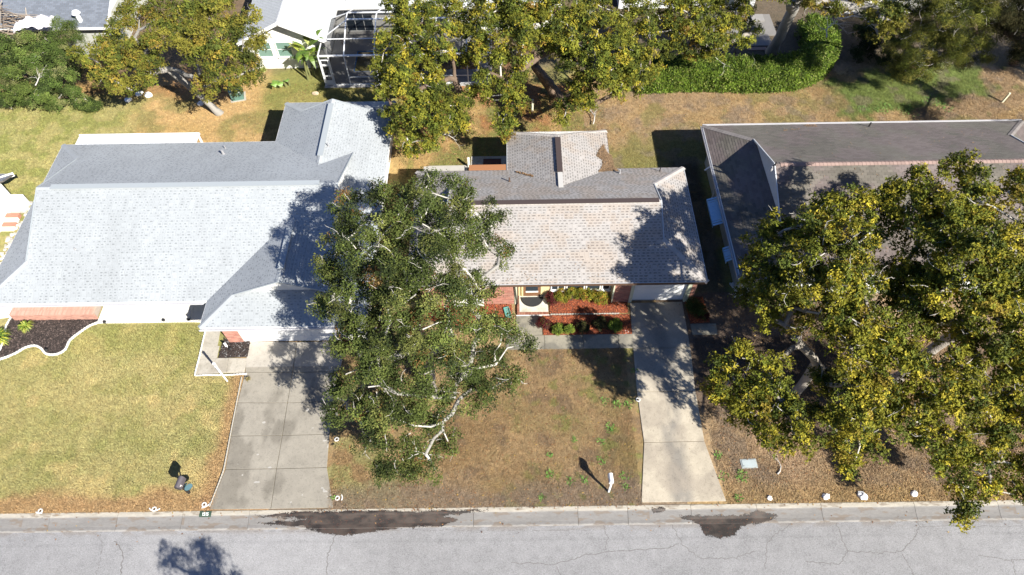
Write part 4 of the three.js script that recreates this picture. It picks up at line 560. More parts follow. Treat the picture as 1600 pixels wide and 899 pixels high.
// ---- edge house at the far left: only a sunlit side wall and a roof corner stand in view
{
  const h = thing('house', 'white walled house cut off by the left edge beside the grey shingled house', 'house', [-33, 0, -23]);
  const cr0 = at(20, 272, 2.1), s = 0.42, E = 2.1, XR = cr0.x, ZB = cr0.z, ZF = -17, ZR = -22.6, XL = -42;
  const F = { t: 'F', e: ZF, E, s, poly: [[XL, ZF], [XR - 1.5, ZF], [XR - 1.5, ZR], [XL, ZR]] }, B = { t: 'B', e: ZB, E, s, poly: [[XL, ZB], [XR, ZB], [XR, ZB + 0.9], [XR - 1.1, ZB + 1.5], [XR - 1.5, ZR], [XL, ZR]] };
  const roof = roofOf(h, [F, B], palBlue, 61);
  const fa = []; gutter(fa, V(XL, E, ZB), V(XR, E, ZB), V(0, 0, -1)); fa.push(bar(V(XR + 0.01, E - 0.02, ZB), V(XR - 1.1, E + 0.5, ZB + 1.4), 0.04, 0.26), bar(V(XR - 1.47, hgt(B, 0, ZB + 1.5), ZB + 1.5), V(XR - 1.47, hgt(B, 0, ZR), ZR), 0.05, 0.14), bar(V(XR - 1.47, hgt(B, 0, ZR), ZR), V(XR - 1.47, E, ZF), 0.05, 0.14)); gutter(fa, V(XL, E, ZF), V(XR - 1.5, E, ZF), V(0, 0, 1));
  each(roof, 'fascia', fa, M.trim);
  wpart(h, 'wall', bx(-29.75, -29.6, -0.1, 2.0, -27.6, -17.6), M.whiteWall); wpart(h, 'wall', bx(XL, -29.76, -0.1, 2.0, -27.6, -27.45), M.whiteWall); wpart(h, 'wall', bx(XL, -29.76, -0.1, 2.0, -17.75, -17.6), M.whiteWall);
  part(roof, 'gable', triGable([-29.62, 1.98, -17.6], [-29.62, hgt(B, 0, ZR) - 0.12, ZR], [-29.62, 1.98, -27.6], 0.06, V(1, 0, 0)), M.whiteWall, { world: true });
  const ac = thing('air_conditioner', 'white air conditioner on the gravel strip between the two left houses', 'air conditioner', [-29.1, 0, -27.1]);
  part(ac, 'cabinet', [new RoundedBoxGeometry(0.75, 0.7, 0.75, 2, 0.04).translate(0, 0.39, 0)], M.metalWhite); const fan = []; for (let i = 1; i < 5; i++) { const t = new THREE.TorusGeometry(0.06 * i, 0.008, 4, 20); t.rotateX(Math.PI / 2); t.translate(0, 0.745, 0); fan.push(t); } part(ac, 'fan_grille', fan, M.darkMetal); part(ac, 'pad', bx(-0.45, 0.45, -0.02, 0.035, -0.45, 0.45, 0.01), M.concreteTrim);
  const lv = []; for (let i = 0; i < 8; i++) lv.push(bx(-0.34, 0.34, 0.1 + i * 0.07, 0.12 + i * 0.07, 0.375, 0.385)); part(ac, 'louvres', lv, M.greyTrim);
  const st = thing('brick_step', 'brick and white side step by the white wall at the left edge', 'step', [-29.2, 0, -25.9]); const bm = std(0.36, 0.17, 0.12, 0.9, { bumpMap: bumpRough, bumpScale: 0.004 });
  for (let i = 0; i < 4; i++) part(st, 'tread', bx(-0.38, 0.38, 0, 0.24 - i * 0.05, -0.55 + i * 0.3, -0.27 + i * 0.3, 0.012), i % 2 ? M.whiteWall : bm);
  // loose stones along the strip
  const r = rngOf(4), list = []; for (let i = 0; i < 70; i++) { const g = new THREE.IcosahedronGeometry(0.07 + 0.08 * r(), 0); g.scale(1, 0.6, 1); g.rotateY(r() * 6); const k = 0.5 + 0.5 * r(); g.translate(-28.75 + 0.35 * (r() - 0.5), 0.02, -27.4 + r() * 6); list.push(tint(g, [0.55 * k, 0.50 * k, 0.44 * k])); } stuff(part(scene, 'gravel_strip', list, M.vc), 'pale rough stones lining the strip between the two left houses', 'stones');
}
// ---- houses of the next street
function simpleHouse(name, label, o) {
  const h = thing(name, label, 'house', [(o.x0 + o.x1) / 2, 0, (o.z0 + o.z1) / 2]); const { s, E, x0, x1, z0, z1 } = o, zr = (z0 + z1) / 2, ins = o.ins ?? 2;
  const F = { t: 'F', e: z1, E, s, poly: [[x0, z1], [x1, z1], [x1 - ins, z1 - ins], [x1 - ins, zr], [x0 + ins, zr], [x0 + ins, z1 - ins]] }, B = { t: 'B', e: z0, E, s, poly: [[x0, z0], [x1, z0], [x1 - ins, z0 + ins], [x1 - ins, zr], [x0 + ins, zr], [x0 + ins, z0 + ins]] };
  const L = { t: 'L', e: x0, E, s, poly: [[x0, z1], [x0, z0], [x0 + ins, z0 + ins], [x0 + ins, z1 - ins]] }, R = { t: 'R', e: x1, E, s, poly: [[x1, z1], [x1, z0], [x1 - ins, z0 + ins], [x1 - ins, z1 - ins]] };
  const roof = roofOf(h, ins ? [F, B, L, R] : [{ ...F, poly: [[x0, z1], [x1, z1], [x1, zr], [x0, zr]] }, { ...B, poly: [[x0, z0], [x1, z0], [x1, zr], [x0, zr]] }], o.pal, o.seed);
  const fa = []; gutter(fa, V(x0, E, z1), V(x1, E, z1), V(0, 0, 1)); gutter(fa, V(x0, E, z0), V(x1, E, z0), V(0, 0, -1)); 
  if (ins) { gutter(fa, V(x1, E, z1), V(x1, E, z0), V(1, 0, 0)); gutter(fa, V(x0, E, z1), V(x0, E, z0), V(-1, 0, 0)); } else for (const [x, d] of [[x0, -0.02], [x1, 0.02]]) { fa.push(bar(V(x + d, hgt(F, 0, z1) - 0.03, z1), V(x + d, hgt(F, 0, zr) - 0.03, zr), 0.05, 0.2), bar(V(x + d, hgt(F, 0, zr) - 0.03, zr), V(x + d, E - 0.03, z0), 0.05, 0.2)); }
  each(roof, 'fascia', fa, M.trim);
  if (ins) for (const x of [x0 + ins + 0.2, x1 - ins - 0.2]) part(roof, 'gable', triGable([x, hgt(F, 0, z1 - ins + 0.4), z1 - ins + 0.4], [x, hgt(F, 0, zr) - 0.02, zr], [x, hgt(F, 0, z1 - ins + 0.4), z0 + ins - 0.4], 0.06, V(1, 0, 0)), M.whiteWall, { world: true });
  const wl = (a, b, c, d) => wpart(h, 'wall', bx(a, b, -0.1, 2.42, c, d), o.wall ?? M.whiteWall);
  wl(x0 + 0.5, x1 - 0.5, z1 - 0.75, z1 - 0.6); wl(x0 + 0.5, x1 - 0.5, z0 + 0.6, z0 + 0.75); wl(x0 + 0.5, x0 + 0.65, z0 + 0.76, z1 - 0.76); wl(x1 - 0.65, x1 - 0.5, z0 + 0.76, z1 - 0.76);
  if (!ins) for (const x of [x0 + 0.6, x1 - 0.55]) part(roof, 'gable', triGable([x, 2.4, z1 - 0.6], [x, hgt(F, 0, zr) - 0.12, zr], [x, 2.4, z0 + 0.6], 0.06, V(1, 0, 0)), M.whiteWall, { world: true });
  return { h, roof, F, B };
}
{
  const a = simpleHouse('house', 'blue grey shingled house behind the brush pile at the top left corner', { s: 0.4, E: 2.6, x0: -46, x1: -27.3, z0: -53, z1: -40.9, ins: 0, pal: palBlue, seed: 71, wall: M.paleWall });
  let p = at(125, 32, 3.2); for (let i = 0; i < 8; i++) p = at(125, 32, hgt(a.F, p.x, p.z)); wpart(a.h, 'roof_vent', [rod(V(p.x, p.y - 0.2, p.z), V(p.x, p.y + 0.55, p.z), 0.16, 0.16, 12), rod(V(p.x, p.y + 0.55, p.z), V(p.x, p.y + 0.7, p.z), 0.3, 0.2, 12)], M.metalWhite);
  for (const x of [-38, -33]) windowZ(a.h, x, x + 1.6, 0.9, 2.0, -41.498, 2, 2, M.trim, M.glass);
  // white house with its gable towards us
  const s = 0.49, E = 2.5, XL = -18.1, XR = -12.05, X = -15.05, ZF = -38.95, ZB = -48, yR = E + s * (X - XL);
  const h = thing('house', 'white house with a white roof beside the screened pool enclosure', 'house', [-9, 0, -44]);
  const L = { t: 'L', e: XL, E, s, poly: [[XL, ZF], [XL, ZB], [X, ZB], [X, ZF]] }, R = { t: 'R', e: XR, E, s: s * (X - XL) / (XR - X), poly: [[XR, ZF], [XR, -42.8], [-11.2, -43.6], [X, ZB], [X, ZF]] };
  const MF = { t: 'F', e: -42.8, E, s: 0.40, poly: [[XR + 0.02, -42.8], [3.5, -42.8], [3.5, -48], [X + 0.1, -48], [-11.2, -43.6]] };
  const MB = { t: 'B', e: -53.2, E, s: 0.40, poly: [[XL, -53.2], [3.5, -53.2], [3.5, -48], [XL, -48]] };
  const roof = roofOf(h, [L, R, MF, MB], palWhite, 73);
  const palW = r => { const k = 0.95 + 0.06 * r(); return [0.60 * k, 0.61 * k, 0.61 * k]; }; caps(roof, [[[X, yR, ZF], [X, yR, ZB], s], [[X, 4.58, -48], [3.5, 4.58, -48], 0.4]], palW, 74);
  const fa = []; gutter(fa, V(XR, E, -42.8), V(3.5, E, -42.8), V(0, 0, 1)); gutter(fa, V(XR, E, ZF), V(XR, E, -42.8), V(1, 0, 0)); gutter(fa, V(XL, E, ZF), V(XL, E, ZB), V(-1, 0, 0)); fa.push(bar(V(XL, E - 0.04, ZF + 0.02), V(X, yR - 0.04, ZF + 0.02), 0.05, 0.22), bar(V(X, yR - 0.04, ZF + 0.02), V(XR, E - 0.04, ZF + 0.02), 0.05, 0.22)); each(roof, 'fascia', fa, M.trim);
  const wl = (a, b, c, d, y = 2.42) => wpart(h, 'wall', bx(a, b, -0.1, y, c, d), M.whiteWall);
  wl(XL + 0.3, XR - 0.75, -39.8, -39.65); wl(XL + 0.3, XL + 0.45, -47.5, -39.81); wl(XR - 0.9, XR - 0.75, -43.6, -39.81); wl(XR - 0.9, 3, -43.8, -43.65);
  part(roof, 'gable', triGable([XL + 0.3, 2.4, -39.65], [XR - 0.7, 2.4, -39.65], [X, yR - 0.12, -39.65], 0.1, V(0, 0, 1)), M.whiteWall, { world: true });
  windowZ(h, -17.25, -16.2, 0.95, 2.15, -39.648, 1, 2, M.trim, M.greenGlass); windowZ(h, -15.9, -14.85, 0.95, 2.15, -39.648, 1, 2, M.trim, M.greenGlass);
  windowZ(h, -11.9, -9.9, 0.1, 2.1, -43.648, 3, 1, M.trim, M.glass, false, 'sliding_door'); windowZ(h, -7.5, -4.5, 0.1, 2.1, -43.648, 3, 1, M.trim, M.glass, false, 'sliding_door');
  wpart(h, 'downspout', [rod(V(-17.92, 0.1, -39.58), V(-17.92, 2.4, -39.58), 0.045, 0.045, 8)], M.metalWhite);
  // pool deck with the pool let into it
  const dk = structure('pool_deck'); const dm = plaster(0.36, 0.35, 0.34); for (const q of [[-12.7, -1.4, -39.1, -37.45], [-12.7, -10.95, -41.4, -39.11], [-2.4, -1.4, -41.4, -39.11], [-12.7, -1.4, -43.6, -41.41]]) part(dk, 'slab', bx(q[0], q[1], -0.1, 0.06, q[2], q[3], 0.006), dm);
  const pool = structure('pool'); const pmt = std(0.03, 0.16, 0.42, 0.6); part(pool, 'basin', [bx(-10.94, -2.41, -1.45, -1.35, -41.4, -39.11), bx(-10.94, -10.88, -1.35, 0.03, -41.4, -39.11), bx(-2.47, -2.41, -1.35, 0.03, -41.4, -39.11), bx(-10.87, -2.48, -1.35, 0.03, -41.4, -41.34), bx(-10.87, -2.48, -1.35, 0.03, -39.17, -39.11)], pmt);
  const wg = new THREE.PlaneGeometry(8.38, 2.16, 40, 12); wg.rotateX(-Math.PI / 2); wg.translate(-6.675, -0.06, -40.255); const wm = new THREE.MeshPhysicalMaterial({ color: lin(0.35, 0.75, 0.95), roughness: 0.03, transmission: 0.9, ior: 1.33, thickness: 0, bumpMap: bumpRough, bumpScale: 0.01 }); const w = part(scene, 'water', wg, wm); w.userData = { kind: 'structure' };
  // screened enclosure: white aluminium frame with dark mesh
  const c = thing('pool_enclosure', 'white framed dark mesh enclosure over the pool behind the houses', 'pool enclosure', [-7, 0, -40.3]);
  const xs = [-12.6, -10.92, -8.95, -6.95, -4.95, -2.95, -1.5], zf = -37.66, yf = 2.4, P = (x, y, z) => V(x, y, z), frm = M.metalWhite, post = (a, b, w2 = 0.07) => wpart(c, 'beam', [bar(a, b, w2, w2)], frm);
  const zm = -40.25, zm2 = -41, zb = -42.72, yt = 3.3, ye = 2.45, xl = -12.6, xi = -10.85, xr = -1.5, xri = -3.2;
  for (const x of [...xs.slice(0, 1), -11.96, ...xs.slice(1)]) post(P(x, 0.06, zf), P(x, yf, zf));
  post(P(xl - 0.05, yf, zf), P(xr + 0.05, yf, zf), 0.09); post(P(xl, 0.85, zf), P(-11.96, 0.85, zf)); post(P(-10.92, 0.72, zf), P(xr, 0.72, zf), 0.05); post(P(xl, 0.12, zf), P(xr, 0.12, zf), 0.08); post(P(xl, 1.7, zf), P(-11.96, 1.7, zf), 0.1);
  for (const x of xs.slice(1, 6)) { post(P(x, yf, zf), P(x, yt, zm)); post(P(x, yt, zm), P(x, yt, zm2)); post(P(x, yt, zm2), P(x, ye, zb)); }
  post(P(xi, yt, zm), P(xri, yt, zm), 0.09); post(P(xi, yt, zm2), P(xri, yt, zm2), 0.08); post(P(-12.1, yf + 0.42, -38.85), P(-2, yf + 0.42, -38.85), 0.05);
  post(P(xl, yf, zf), P(xl, yf, zb)); post(P(xl, yf, -39.5), P(xi, yt, zm)); post(P(xl, yf, -41.6), P(xi, yt, zm2)); post(P(xl, 0.06, -39.6), P(xl, yf, -39.6)); post(P(xr, yf, zf), P(xr, yf, zb)); post(P(xr, yf, -39.5), P(xri, yt, zm)); post(P(xr, yf, -41.6), P(xri, yt, zm2));
  const mesh = std(0.02, 0.022, 0.025, 0.9, { transparent: true, opacity: 0.5, side: THREE.DoubleSide });
  const quad = (a, b, c2, d) => { const g = new THREE.BufferGeometry(); g.setAttribute('position', new THREE.Float32BufferAttribute([...a.toArray(), ...b.toArray(), ...c2.toArray(), ...a.toArray(), ...c2.toArray(), ...d.toArray()], 3)); g.computeVertexNormals(); return merge([g]); };
  const pan = (...q) => wpart(c, 'screen', quad(...q), mesh);
  const fx = [...xs.slice(0, 1), -11.96, ...xs.slice(1)]; for (let i = 0; i + 1 < fx.length; i++) pan(P(fx[i], 0.1, zf), P(fx[i + 1], 0.1, zf), P(fx[i + 1], yf, zf), P(fx[i], yf, zf));
  for (let i = 1; i < 5; i++) { const a = xs[i], b = xs[i + 1]; pan(P(a, yf, zf), P(b, yf, zf), P(b, yt, zm), P(a, yt, zm)); pan(P(a, yt, zm), P(b, yt, zm), P(b, yt, zm2), P(a, yt, zm2)); pan(P(a, yt, zm2), P(b, yt, zm2), P(b, ye, zb), P(a, ye, zb)); }
  pan(P(xl, yf, zf), P(xs[1], yf, zf), P(xi, yt, zm), P(xl, yf, -39.5)); pan(P(xl, yf, -39.5), P(xi, yt, zm), P(xi, yt, zm2), P(xl, yf, -41.6)); pan(P(xl, yf, -41.6), P(xi, yt, zm2), P(xi, ye, zb), P(xl, yf, zb)); pan(P(xl, 0.1, zf), P(xl, 0.1, -39.6), P(xl, yf, -39.6), P(xl, yf, zf)); pan(P(xr, yf, zf), P(xs[5], yf, zf), P(xri, yt, zm), P(xr, yf, -39.5));
  const dr = wpart(c, 'door', [bar(P(-12.52, 0.1, zf + 0.03), P(-12.52, 2.1, zf + 0.03), 0.05), bar(P(-12.04, 0.1, zf + 0.03), P(-12.04, 2.1, zf + 0.03), 0.05), bar(P(-12.5, 2.1, zf + 0.03), P(-12.06, 2.1, zf + 0.03), 0.05)], frm); part(dr, 'kick_panel', bx(-12.49, -12.06, 0.1, 0.5, zf + 0.02, zf + 0.04), frm, { world: true });
  // pots on the deck
  for (const [px, py, rr, lab] of [[536, 68, 0.3, 'dark potted plant on the pool deck, nearer the house wall'], [533, 42, 0.36, 'reddish potted plant on the pool deck against the house']]) { const p = at(px, py, 0.06); pottedPlant(p, rr, lab, px === 533 ? [0.16, 0.03, 0.03] : [0.03, 0.06, 0.02]); }
  // behind the right end: low bluish roof, a paved terrace and a step
  const b6 = simpleHouse('house', 'bluish roofed house mostly hidden behind the trees and hedge', { s: 0.36, E: 2.5, x0: 7.5, x1: 18.6, z0: -56, z1: -45.4, pal: palBlue, seed: 75, wall: M.blueWhite }); windowZ(b6.h, 9, 11, 0.9, 2, -45.998, 2, 2, M.trim, M.glass); windowZ(b6.h, 14.6, 16.6, 0.1, 2.1, -45.998, 2, 1, M.trim, M.glass, false, 'sliding_door');
  const tr = structure('terrace'); for (const [a, b2, cc, d] of [[13.6, 16, -44.9, -42.4], [16.01, 19, -44.9, -42.4], [16.3, 18.4, -42.39, -41.2]]) part(tr, 'slab', bx(a, b2, -0.1, 0.09, cc, d, 0.01), plaster(0.2, 0.19, 0.18)); part(tr, 'step', bx(14.2, 18.4, 0.09, 0.24, -44.7, -43.9, 0.01), plaster(0.26, 0.25, 0.24)); part(tr, 'step', bx(16.6, 17.9, -0.1, 0.05, -41.1, -40.75, 0.01), std(0.26, 0.17, 0.13, 0.9));  // terrace slabs coloured darker in place of tree shade
  const b7 = simpleHouse('house', 'pale house glimpsed through the dark trees at the top right', { s: 0.36, E: 2.5, x0: 24, x1: 40, z0: -56, z1: -44.3, pal: palWhite, seed: 76, wall: M.whiteWall }); windowZ(b7.h, 27, 29, 0.9, 2, -44.898, 2, 2, M.trim, M.glass); windowZ(b7.h, 32, 34, 0.9, 2, -44.898, 2, 2, M.trim, M.glass);
}
function pottedPlant(p, r, label, col) {
  const t = thing('potted_plant', label, 'potted plant', [p.x, p.y, p.z]); part(t, 'pot', [new THREE.LatheGeometry([[0.0, 0.01], [0.12, 0.0], [0.17, 0.28], [0.19, 0.3], [0.16, 0.3], [0.14, 0.25], [0, 0.25]].map(q => new THREE.Vector2(...q)), 14)], std(0.2, 0.1, 0.07, 0.8));
  const q = rngOf(Math.round(p.x * 91)), l = []; for (let i = 0; i < 160; i++) { const g = leafGeo(0.14, 0.05); g.rotateX(q() * 2 - 1); g.rotateY(q() * 6.3); const d = V(q() - 0.5, q() * 0.9, q() - 0.5).normalize().multiplyScalar(r * (0.3 + 0.7 * q())); g.translate(d.x, 0.42 + d.y, d.z); const k = 0.6 + 0.8 * q(); l.push(tint(g, col.map(c => c * k))); } part(t, 'leaves', l, std(1, 1, 1, 0.6, { vertexColors: true, side: THREE.DoubleSide }), { kind: 'stuff' });
}
function leafGeo(L, w) { const g = new THREE.BufferGeometry(); g.setAttribute('position', new THREE.Float32BufferAttribute([0, 0, 0, w / 2, 0.012, L * 0.45, 0, 0, L, 0, 0, 0, 0, 0, L, -w / 2, 0.012, L * 0.45], 3)); g.computeVertexNormals(); return merge([g]); }

// ---------------------------------------------------------------- trees, hedge, shrubs
// a sprig: a handful of leaves round a short stem; crowns scatter thousands of turned and tinted sprigs
function sprigGeo(seed, n, L, w, spread) {
  const r = rngOf(seed), l = []; for (let i = 0; i < n; i++) { const g = leafGeo(L * (0.75 + 0.5 * r()), w * (0.8 + 0.4 * r())); g.rotateX(-0.7 + 1.1 * r()); g.rotateZ((r() - 0.5) * 0.9); g.rotateY(i * 2.4 + r()); const d = V(r() - 0.5, (r() - 0.5) * 0.7, r() - 0.5).multiplyScalar(spread * 2); g.translate(d.x, d.y, d.z); l.push(g); }
  return merge(l);
}
const SPRIG = { oak: [sprigGeo(1, 9, 0.10, 0.05, 0.11), sprigGeo(2, 9, 0.10, 0.05, 0.11)], camphor: [sprigGeo(3, 9, 0.12, 0.062, 0.12), sprigGeo(4, 9, 0.12, 0.062, 0.12)], cedar: [sprigGeo(5, 12, 0.10, 0.022, 0.13)], shrub: [sprigGeo(6, 9, 0.085, 0.045, 0.08)], hedge: [sprigGeo(7, 9, 0.10, 0.05, 0.10)] };
const leafMat = (rough = 0.75) => new THREE.MeshPhysicalMaterial({ color: 0xffffff, roughness: rough, side: THREE.DoubleSide, transmission: 0.28, thickness: 0, ior: 1.3, specularIntensity: 0.5 });
const LEAF = leafMat(), LEAFGLOSS = leafMat(0.6), BARK = { grey: std(0.30, 0.27, 0.235, 0.95, { map: mottle, bumpMap: bumpRough, bumpScale: 0.03 }), pale: std(0.29, 0.275, 0.25, 0.95, { map: mottle, bumpMap: bumpRough, bumpScale: 0.02 }), brown: std(0.17, 0.12, 0.085, 0.95, { map: mottle, bumpMap: bumpRough, bumpScale: 0.03 }), dead: std(0.50, 0.475, 0.43, 0.95, { map: mottle }) };
const pick = (r, pal) => { let q = r(); for (const [w, c] of pal) { if ((q -= w) < 0) return c; } return pal[0][1]; };
// tint of a sprig: palette weights are [share, colour]
function scatter(parent, name, geo, mat, pts, r, pal, scale, outward = 0.5) {
  const n = pts.length, inst = new THREE.InstancedMesh(geo, mat, n), o = new THREE.Object3D(), q = new THREE.Quaternion(), q2 = new THREE.Quaternion(), up = V(0, 1, 0);
  for (let i = 0; i < n; i++) { const p = pts[i], d = p.n.clone().add(V(r() - 0.5, r() - 0.5, r() - 0.5).multiplyScalar(1.5)).normalize(); q.setFromUnitVectors(up, d); q2.setFromAxisAngle(up, r() * 6.28); o.quaternion.copy(q).multiply(q2); o.position.copy(p.p); const s = scale * (0.75 + 0.5 * r()); o.scale.setScalar(s); o.updateMatrix(); inst.setMatrixAt(i, o.matrix); const c = p.c && r() < 0.7 ? p.c : pick(r, pal), k = (0.68 + 0.64 * r()) * (p.k ?? 1); inst.setColorAt(i, lin(c[0] * k, c[1] * k, c[2] * k)); }
  inst.name = name; inst.castShadow = inst.receiveShadow = true; inst.userData = { kind: 'stuff' }; parent.add(inst); return inst;
}
const onSphere = (r, upBias = 0.25) => { const a = r() * 6.2832, y = Math.min(1, (r() * 2 - 1) * (1 - upBias) + upBias), s = Math.sqrt(Math.max(0, 1 - y * y)); return V(Math.cos(a) * s, y, Math.sin(a) * s); };
let leafTotal = 0;
function tree(o) {
  const r = rngOf(o.seed), base = V(o.base[0], 0, o.base[1]); const t = thing('tree', o.label, 'tree', base.toArray(), 0, o.group);
  const blobs = o.world ? o.world.map(([x, y, z, rad]) => ({ c: V(x, y, z).sub(base), r: rad })) : o.blobs.map(([px, py, h, rad]) => ({ c: at(px, py, h).sub(base), r: rad }));
  // skeleton: trunk, then each clump of the crown is reached from the nearest piece of wood that lies nearer the fork
  const fork = (o.fork ? at(...o.fork).sub(base) : V(0, o.forkH ?? 2.2, 0)); const nodes = []; const add = (p, par) => { nodes.push({ p, par, n: 0 }); return nodes.length - 1; };
  let cur = add(V(0, -0.1, 0), -1); const K = 5; for (let i = 1; i <= K; i++) { const f = i / K; cur = add(V(fork.x * f + (i < K ? (r() - 0.5) * 0.12 : 0), fork.y * f, fork.z * f + (i < K ? (r() - 0.5) * 0.12 : 0)), cur); } const forkI = cur;
  const sorted = blobs.map(b => ({ b, d: b.c.distanceTo(fork) })).sort((a, b) => a.d - b.d); const tips = [];
  for (const { b, d } of sorted) {
    let best = forkI, bd = 1e9; for (let i = forkI; i < nodes.length; i++) { const q = nodes[i].p, dd = q.distanceTo(b.c) + 0.35 * q.distanceTo(fork) + (q.y > b.c.y + 0.3 ? 0.8 : 0); if (dd < bd) { bd = dd; best = i; } }
    const a = nodes[best].p, L = a.distanceTo(b.c), n = Math.max(2, Math.round(L / 0.55)); let c = best; const mid = a.clone().lerp(b.c, 0.5).add(V((r() - 0.5) * L * 0.25, L * 0.10, (r() - 0.5) * L * 0.25));
    for (let i = 1; i <= n; i++) { const f = i / n, p = a.clone().multiplyScalar((1 - f) * (1 - f)).addScaledVector(mid, 2 * f * (1 - f)).addScaledVector(b.c, f * f); if (i < n) p.add(V(r() - 0.5, r() - 0.5, r() - 0.5).multiplyScalar(o.wiggle ?? 0.2)); c = add(p, c); } tips.push(c); b.tip = c;
  }
  for (const tip of tips) { let i = tip; while (i >= 0) { nodes[i].n++; i = nodes[i].par; } }
  const total = blobs.length, rad = i => Math.max(0.02, o.r0 * Math.pow(nodes[i].n / total, 0.52)); const trunk = [], limbs = new Map(), twigs = [];
  for (let i = 1; i < nodes.length; i++) { const p = nodes[i].par, R0 = Math.min(rad(p), rad(i) * 1.25), R1 = rad(i), seg = R1 > 0.12 ? 9 : R1 > 0.05 ? 6 : 4; const flare = p === 0 ? 1.5 : 1; const g = rod(nodes[p].p, nodes[i].p, R0 * flare, R1, seg); let into = twigs; if (i <= forkI) into = trunk; else if (R1 > 0.055) { let k = i; while (nodes[k].par > forkI) k = nodes[k].par; if (!limbs.has(k)) limbs.set(k, []); into = limbs.get(k); } into.push(g); if (R1 > 0.055) into.push(new THREE.IcosahedronGeometry(R1 * 0.98, 1).translate(nodes[i].p.x, nodes[i].p.y, nodes[i].p.z)); }
  const bark = BARK[o.bark ?? 'grey'], tw = BARK[o.twig ?? o.bark ?? 'grey'];
  const pts = []; const [dn, dr] = [o.clumps ?? 9, o.clumpR ?? 0.42];
  for (const b of blobs) {
    const kB = 0.85 + 0.3 * r(); const n = Math.round(dn * (o.dense ?? 1.9) * Math.pow(b.r, 1.6) * (0.8 + 0.4 * r()));
    for (let i = 0; i < n; i++) {
      const d = onSphere(r, 0.18), cc = b.c.clone().addScaledVector(d, b.r * (0.45 + 0.72 * r())); cc.y -= 0.1; const cr = dr * (0.7 + 0.6 * r());
      if (r() < (o.twigShare ?? 0.35)) { // wandering bare twig that pokes out of the clump
        let p = b.c.clone().lerp(cc, 0.35 + 0.3 * r()), dir = d.clone().add(V(r() - 0.5, r() - 0.2, r() - 0.5)).normalize(); const L = (cc.distanceTo(p) + 0.1 + (o.bare ?? 0.1) * r()) / 4, w = 0.016 + 0.010 * r();
        for (let k = 0; k < 4; k++) { dir.add(V(r() - 0.5, r() - 0.5, r() - 0.5).multiplyScalar(1.1)).normalize(); const e = p.clone().addScaledVector(dir, L); twigs.push(rod(p, e, w * (1 - k / 5), w * (1 - (k + 1) / 5), 4)); if (o.bare > 0.3 && k > 0 && r() < 0.7) { const f = dir.clone().add(V(r() - 0.5, r() - 0.3, r() - 0.5).multiplyScalar(1.6)).normalize(); const m1 = e.clone().addScaledVector(f, L * 0.6); twigs.push(rod(e, m1, w * 0.5, w * 0.35, 3), rod(m1, m1.clone().addScaledVector(f.add(V(r() - 0.5, r() - 0.5, r() - 0.5)).normalize(), L * 0.5), w * 0.35, w * 0.15, 3)); } p = e; }
      }
      const m = Math.round(1.45 * (o.sprigs ?? 22) * (cr / dr) * (cr / dr)); const kC = kB * (0.8 + 0.4 * r()), tone = pick(r, o.pal);
      for (let j = 0; j < m; j++) { const e = onSphere(r, 0.3), q = Math.pow(r(), 0.45) * cr; pts.push({ p: cc.clone().add(V(e.x * q, e.y * q * 0.75, e.z * q)), n: e.clone().add(d).add(V(0, 0.5, 0)).normalize(), k: kC, c: tone }); }
    }
  }
  if (trunk.length) part(t, 'trunk', trunk, bark); for (const l of limbs.values()) part(t, 'limb', l, o.limbBark ? BARK[o.limbBark] : bark); if (twigs.length) part(t, 'twigs', twigs, tw, { kind: 'stuff' });
  const kinds = SPRIG[o.kind]; const half = Math.ceil(pts.length / kinds.length); leafTotal += pts.length;
  kinds.forEach((g, i) => scatter(t, 'foliage', g, o.gloss ? LEAFGLOSS : LEAF, kinds.length === 1 ? pts : pts.filter((_, j) => j % kinds.length === i), r, o.pal, o.scale ?? 1));
  return t;
}
const OAK = [[0.36, [0.072, 0.098, 0.024]], [0.27, [0.11, 0.138, 0.032]], [0.19, [0.038, 0.054, 0.017]], [0.15, [0.17, 0.185, 0.05]], [0.03, [0.19, 0.11, 0.035]]];
const CAMPHOR = [[0.34, [0.222, 0.216, 0.024]], [0.24, [0.135, 0.155, 0.02]], [0.2, [0.08, 0.104, 0.018]], [0.18, [0.39, 0.335, 0.036]], [0.04, [0.26, 0.20, 0.03]]];
const OLIVE = [[0.40, [0.205, 0.213, 0.028]], [0.26, [0.12, 0.148, 0.022]], [0.18, [0.065, 0.085, 0.016]], [0.14, [0.36, 0.31, 0.036]], [0.02, [0.22, 0.14, 0.03]]];
const GOLD = [[0.40, [0.205, 0.19, 0.03]], [0.30, [0.14, 0.158, 0.024]], [0.2, [0.075, 0.095, 0.018]], [0.10, [0.30, 0.225, 0.04]]];
const LUSH = [[0.38, [0.085, 0.13, 0.028]], [0.28, [0.13, 0.178, 0.04]], [0.22, [0.04, 0.062, 0.016]], [0.12, [0.20, 0.21, 0.08]]];
const DKGREEN = [[0.36, [0.10, 0.12, 0.02]], [0.32, [0.20, 0.205, 0.035]], [0.2, [0.04, 0.055, 0.015]], [0.12, [0.28, 0.25, 0.06]]];
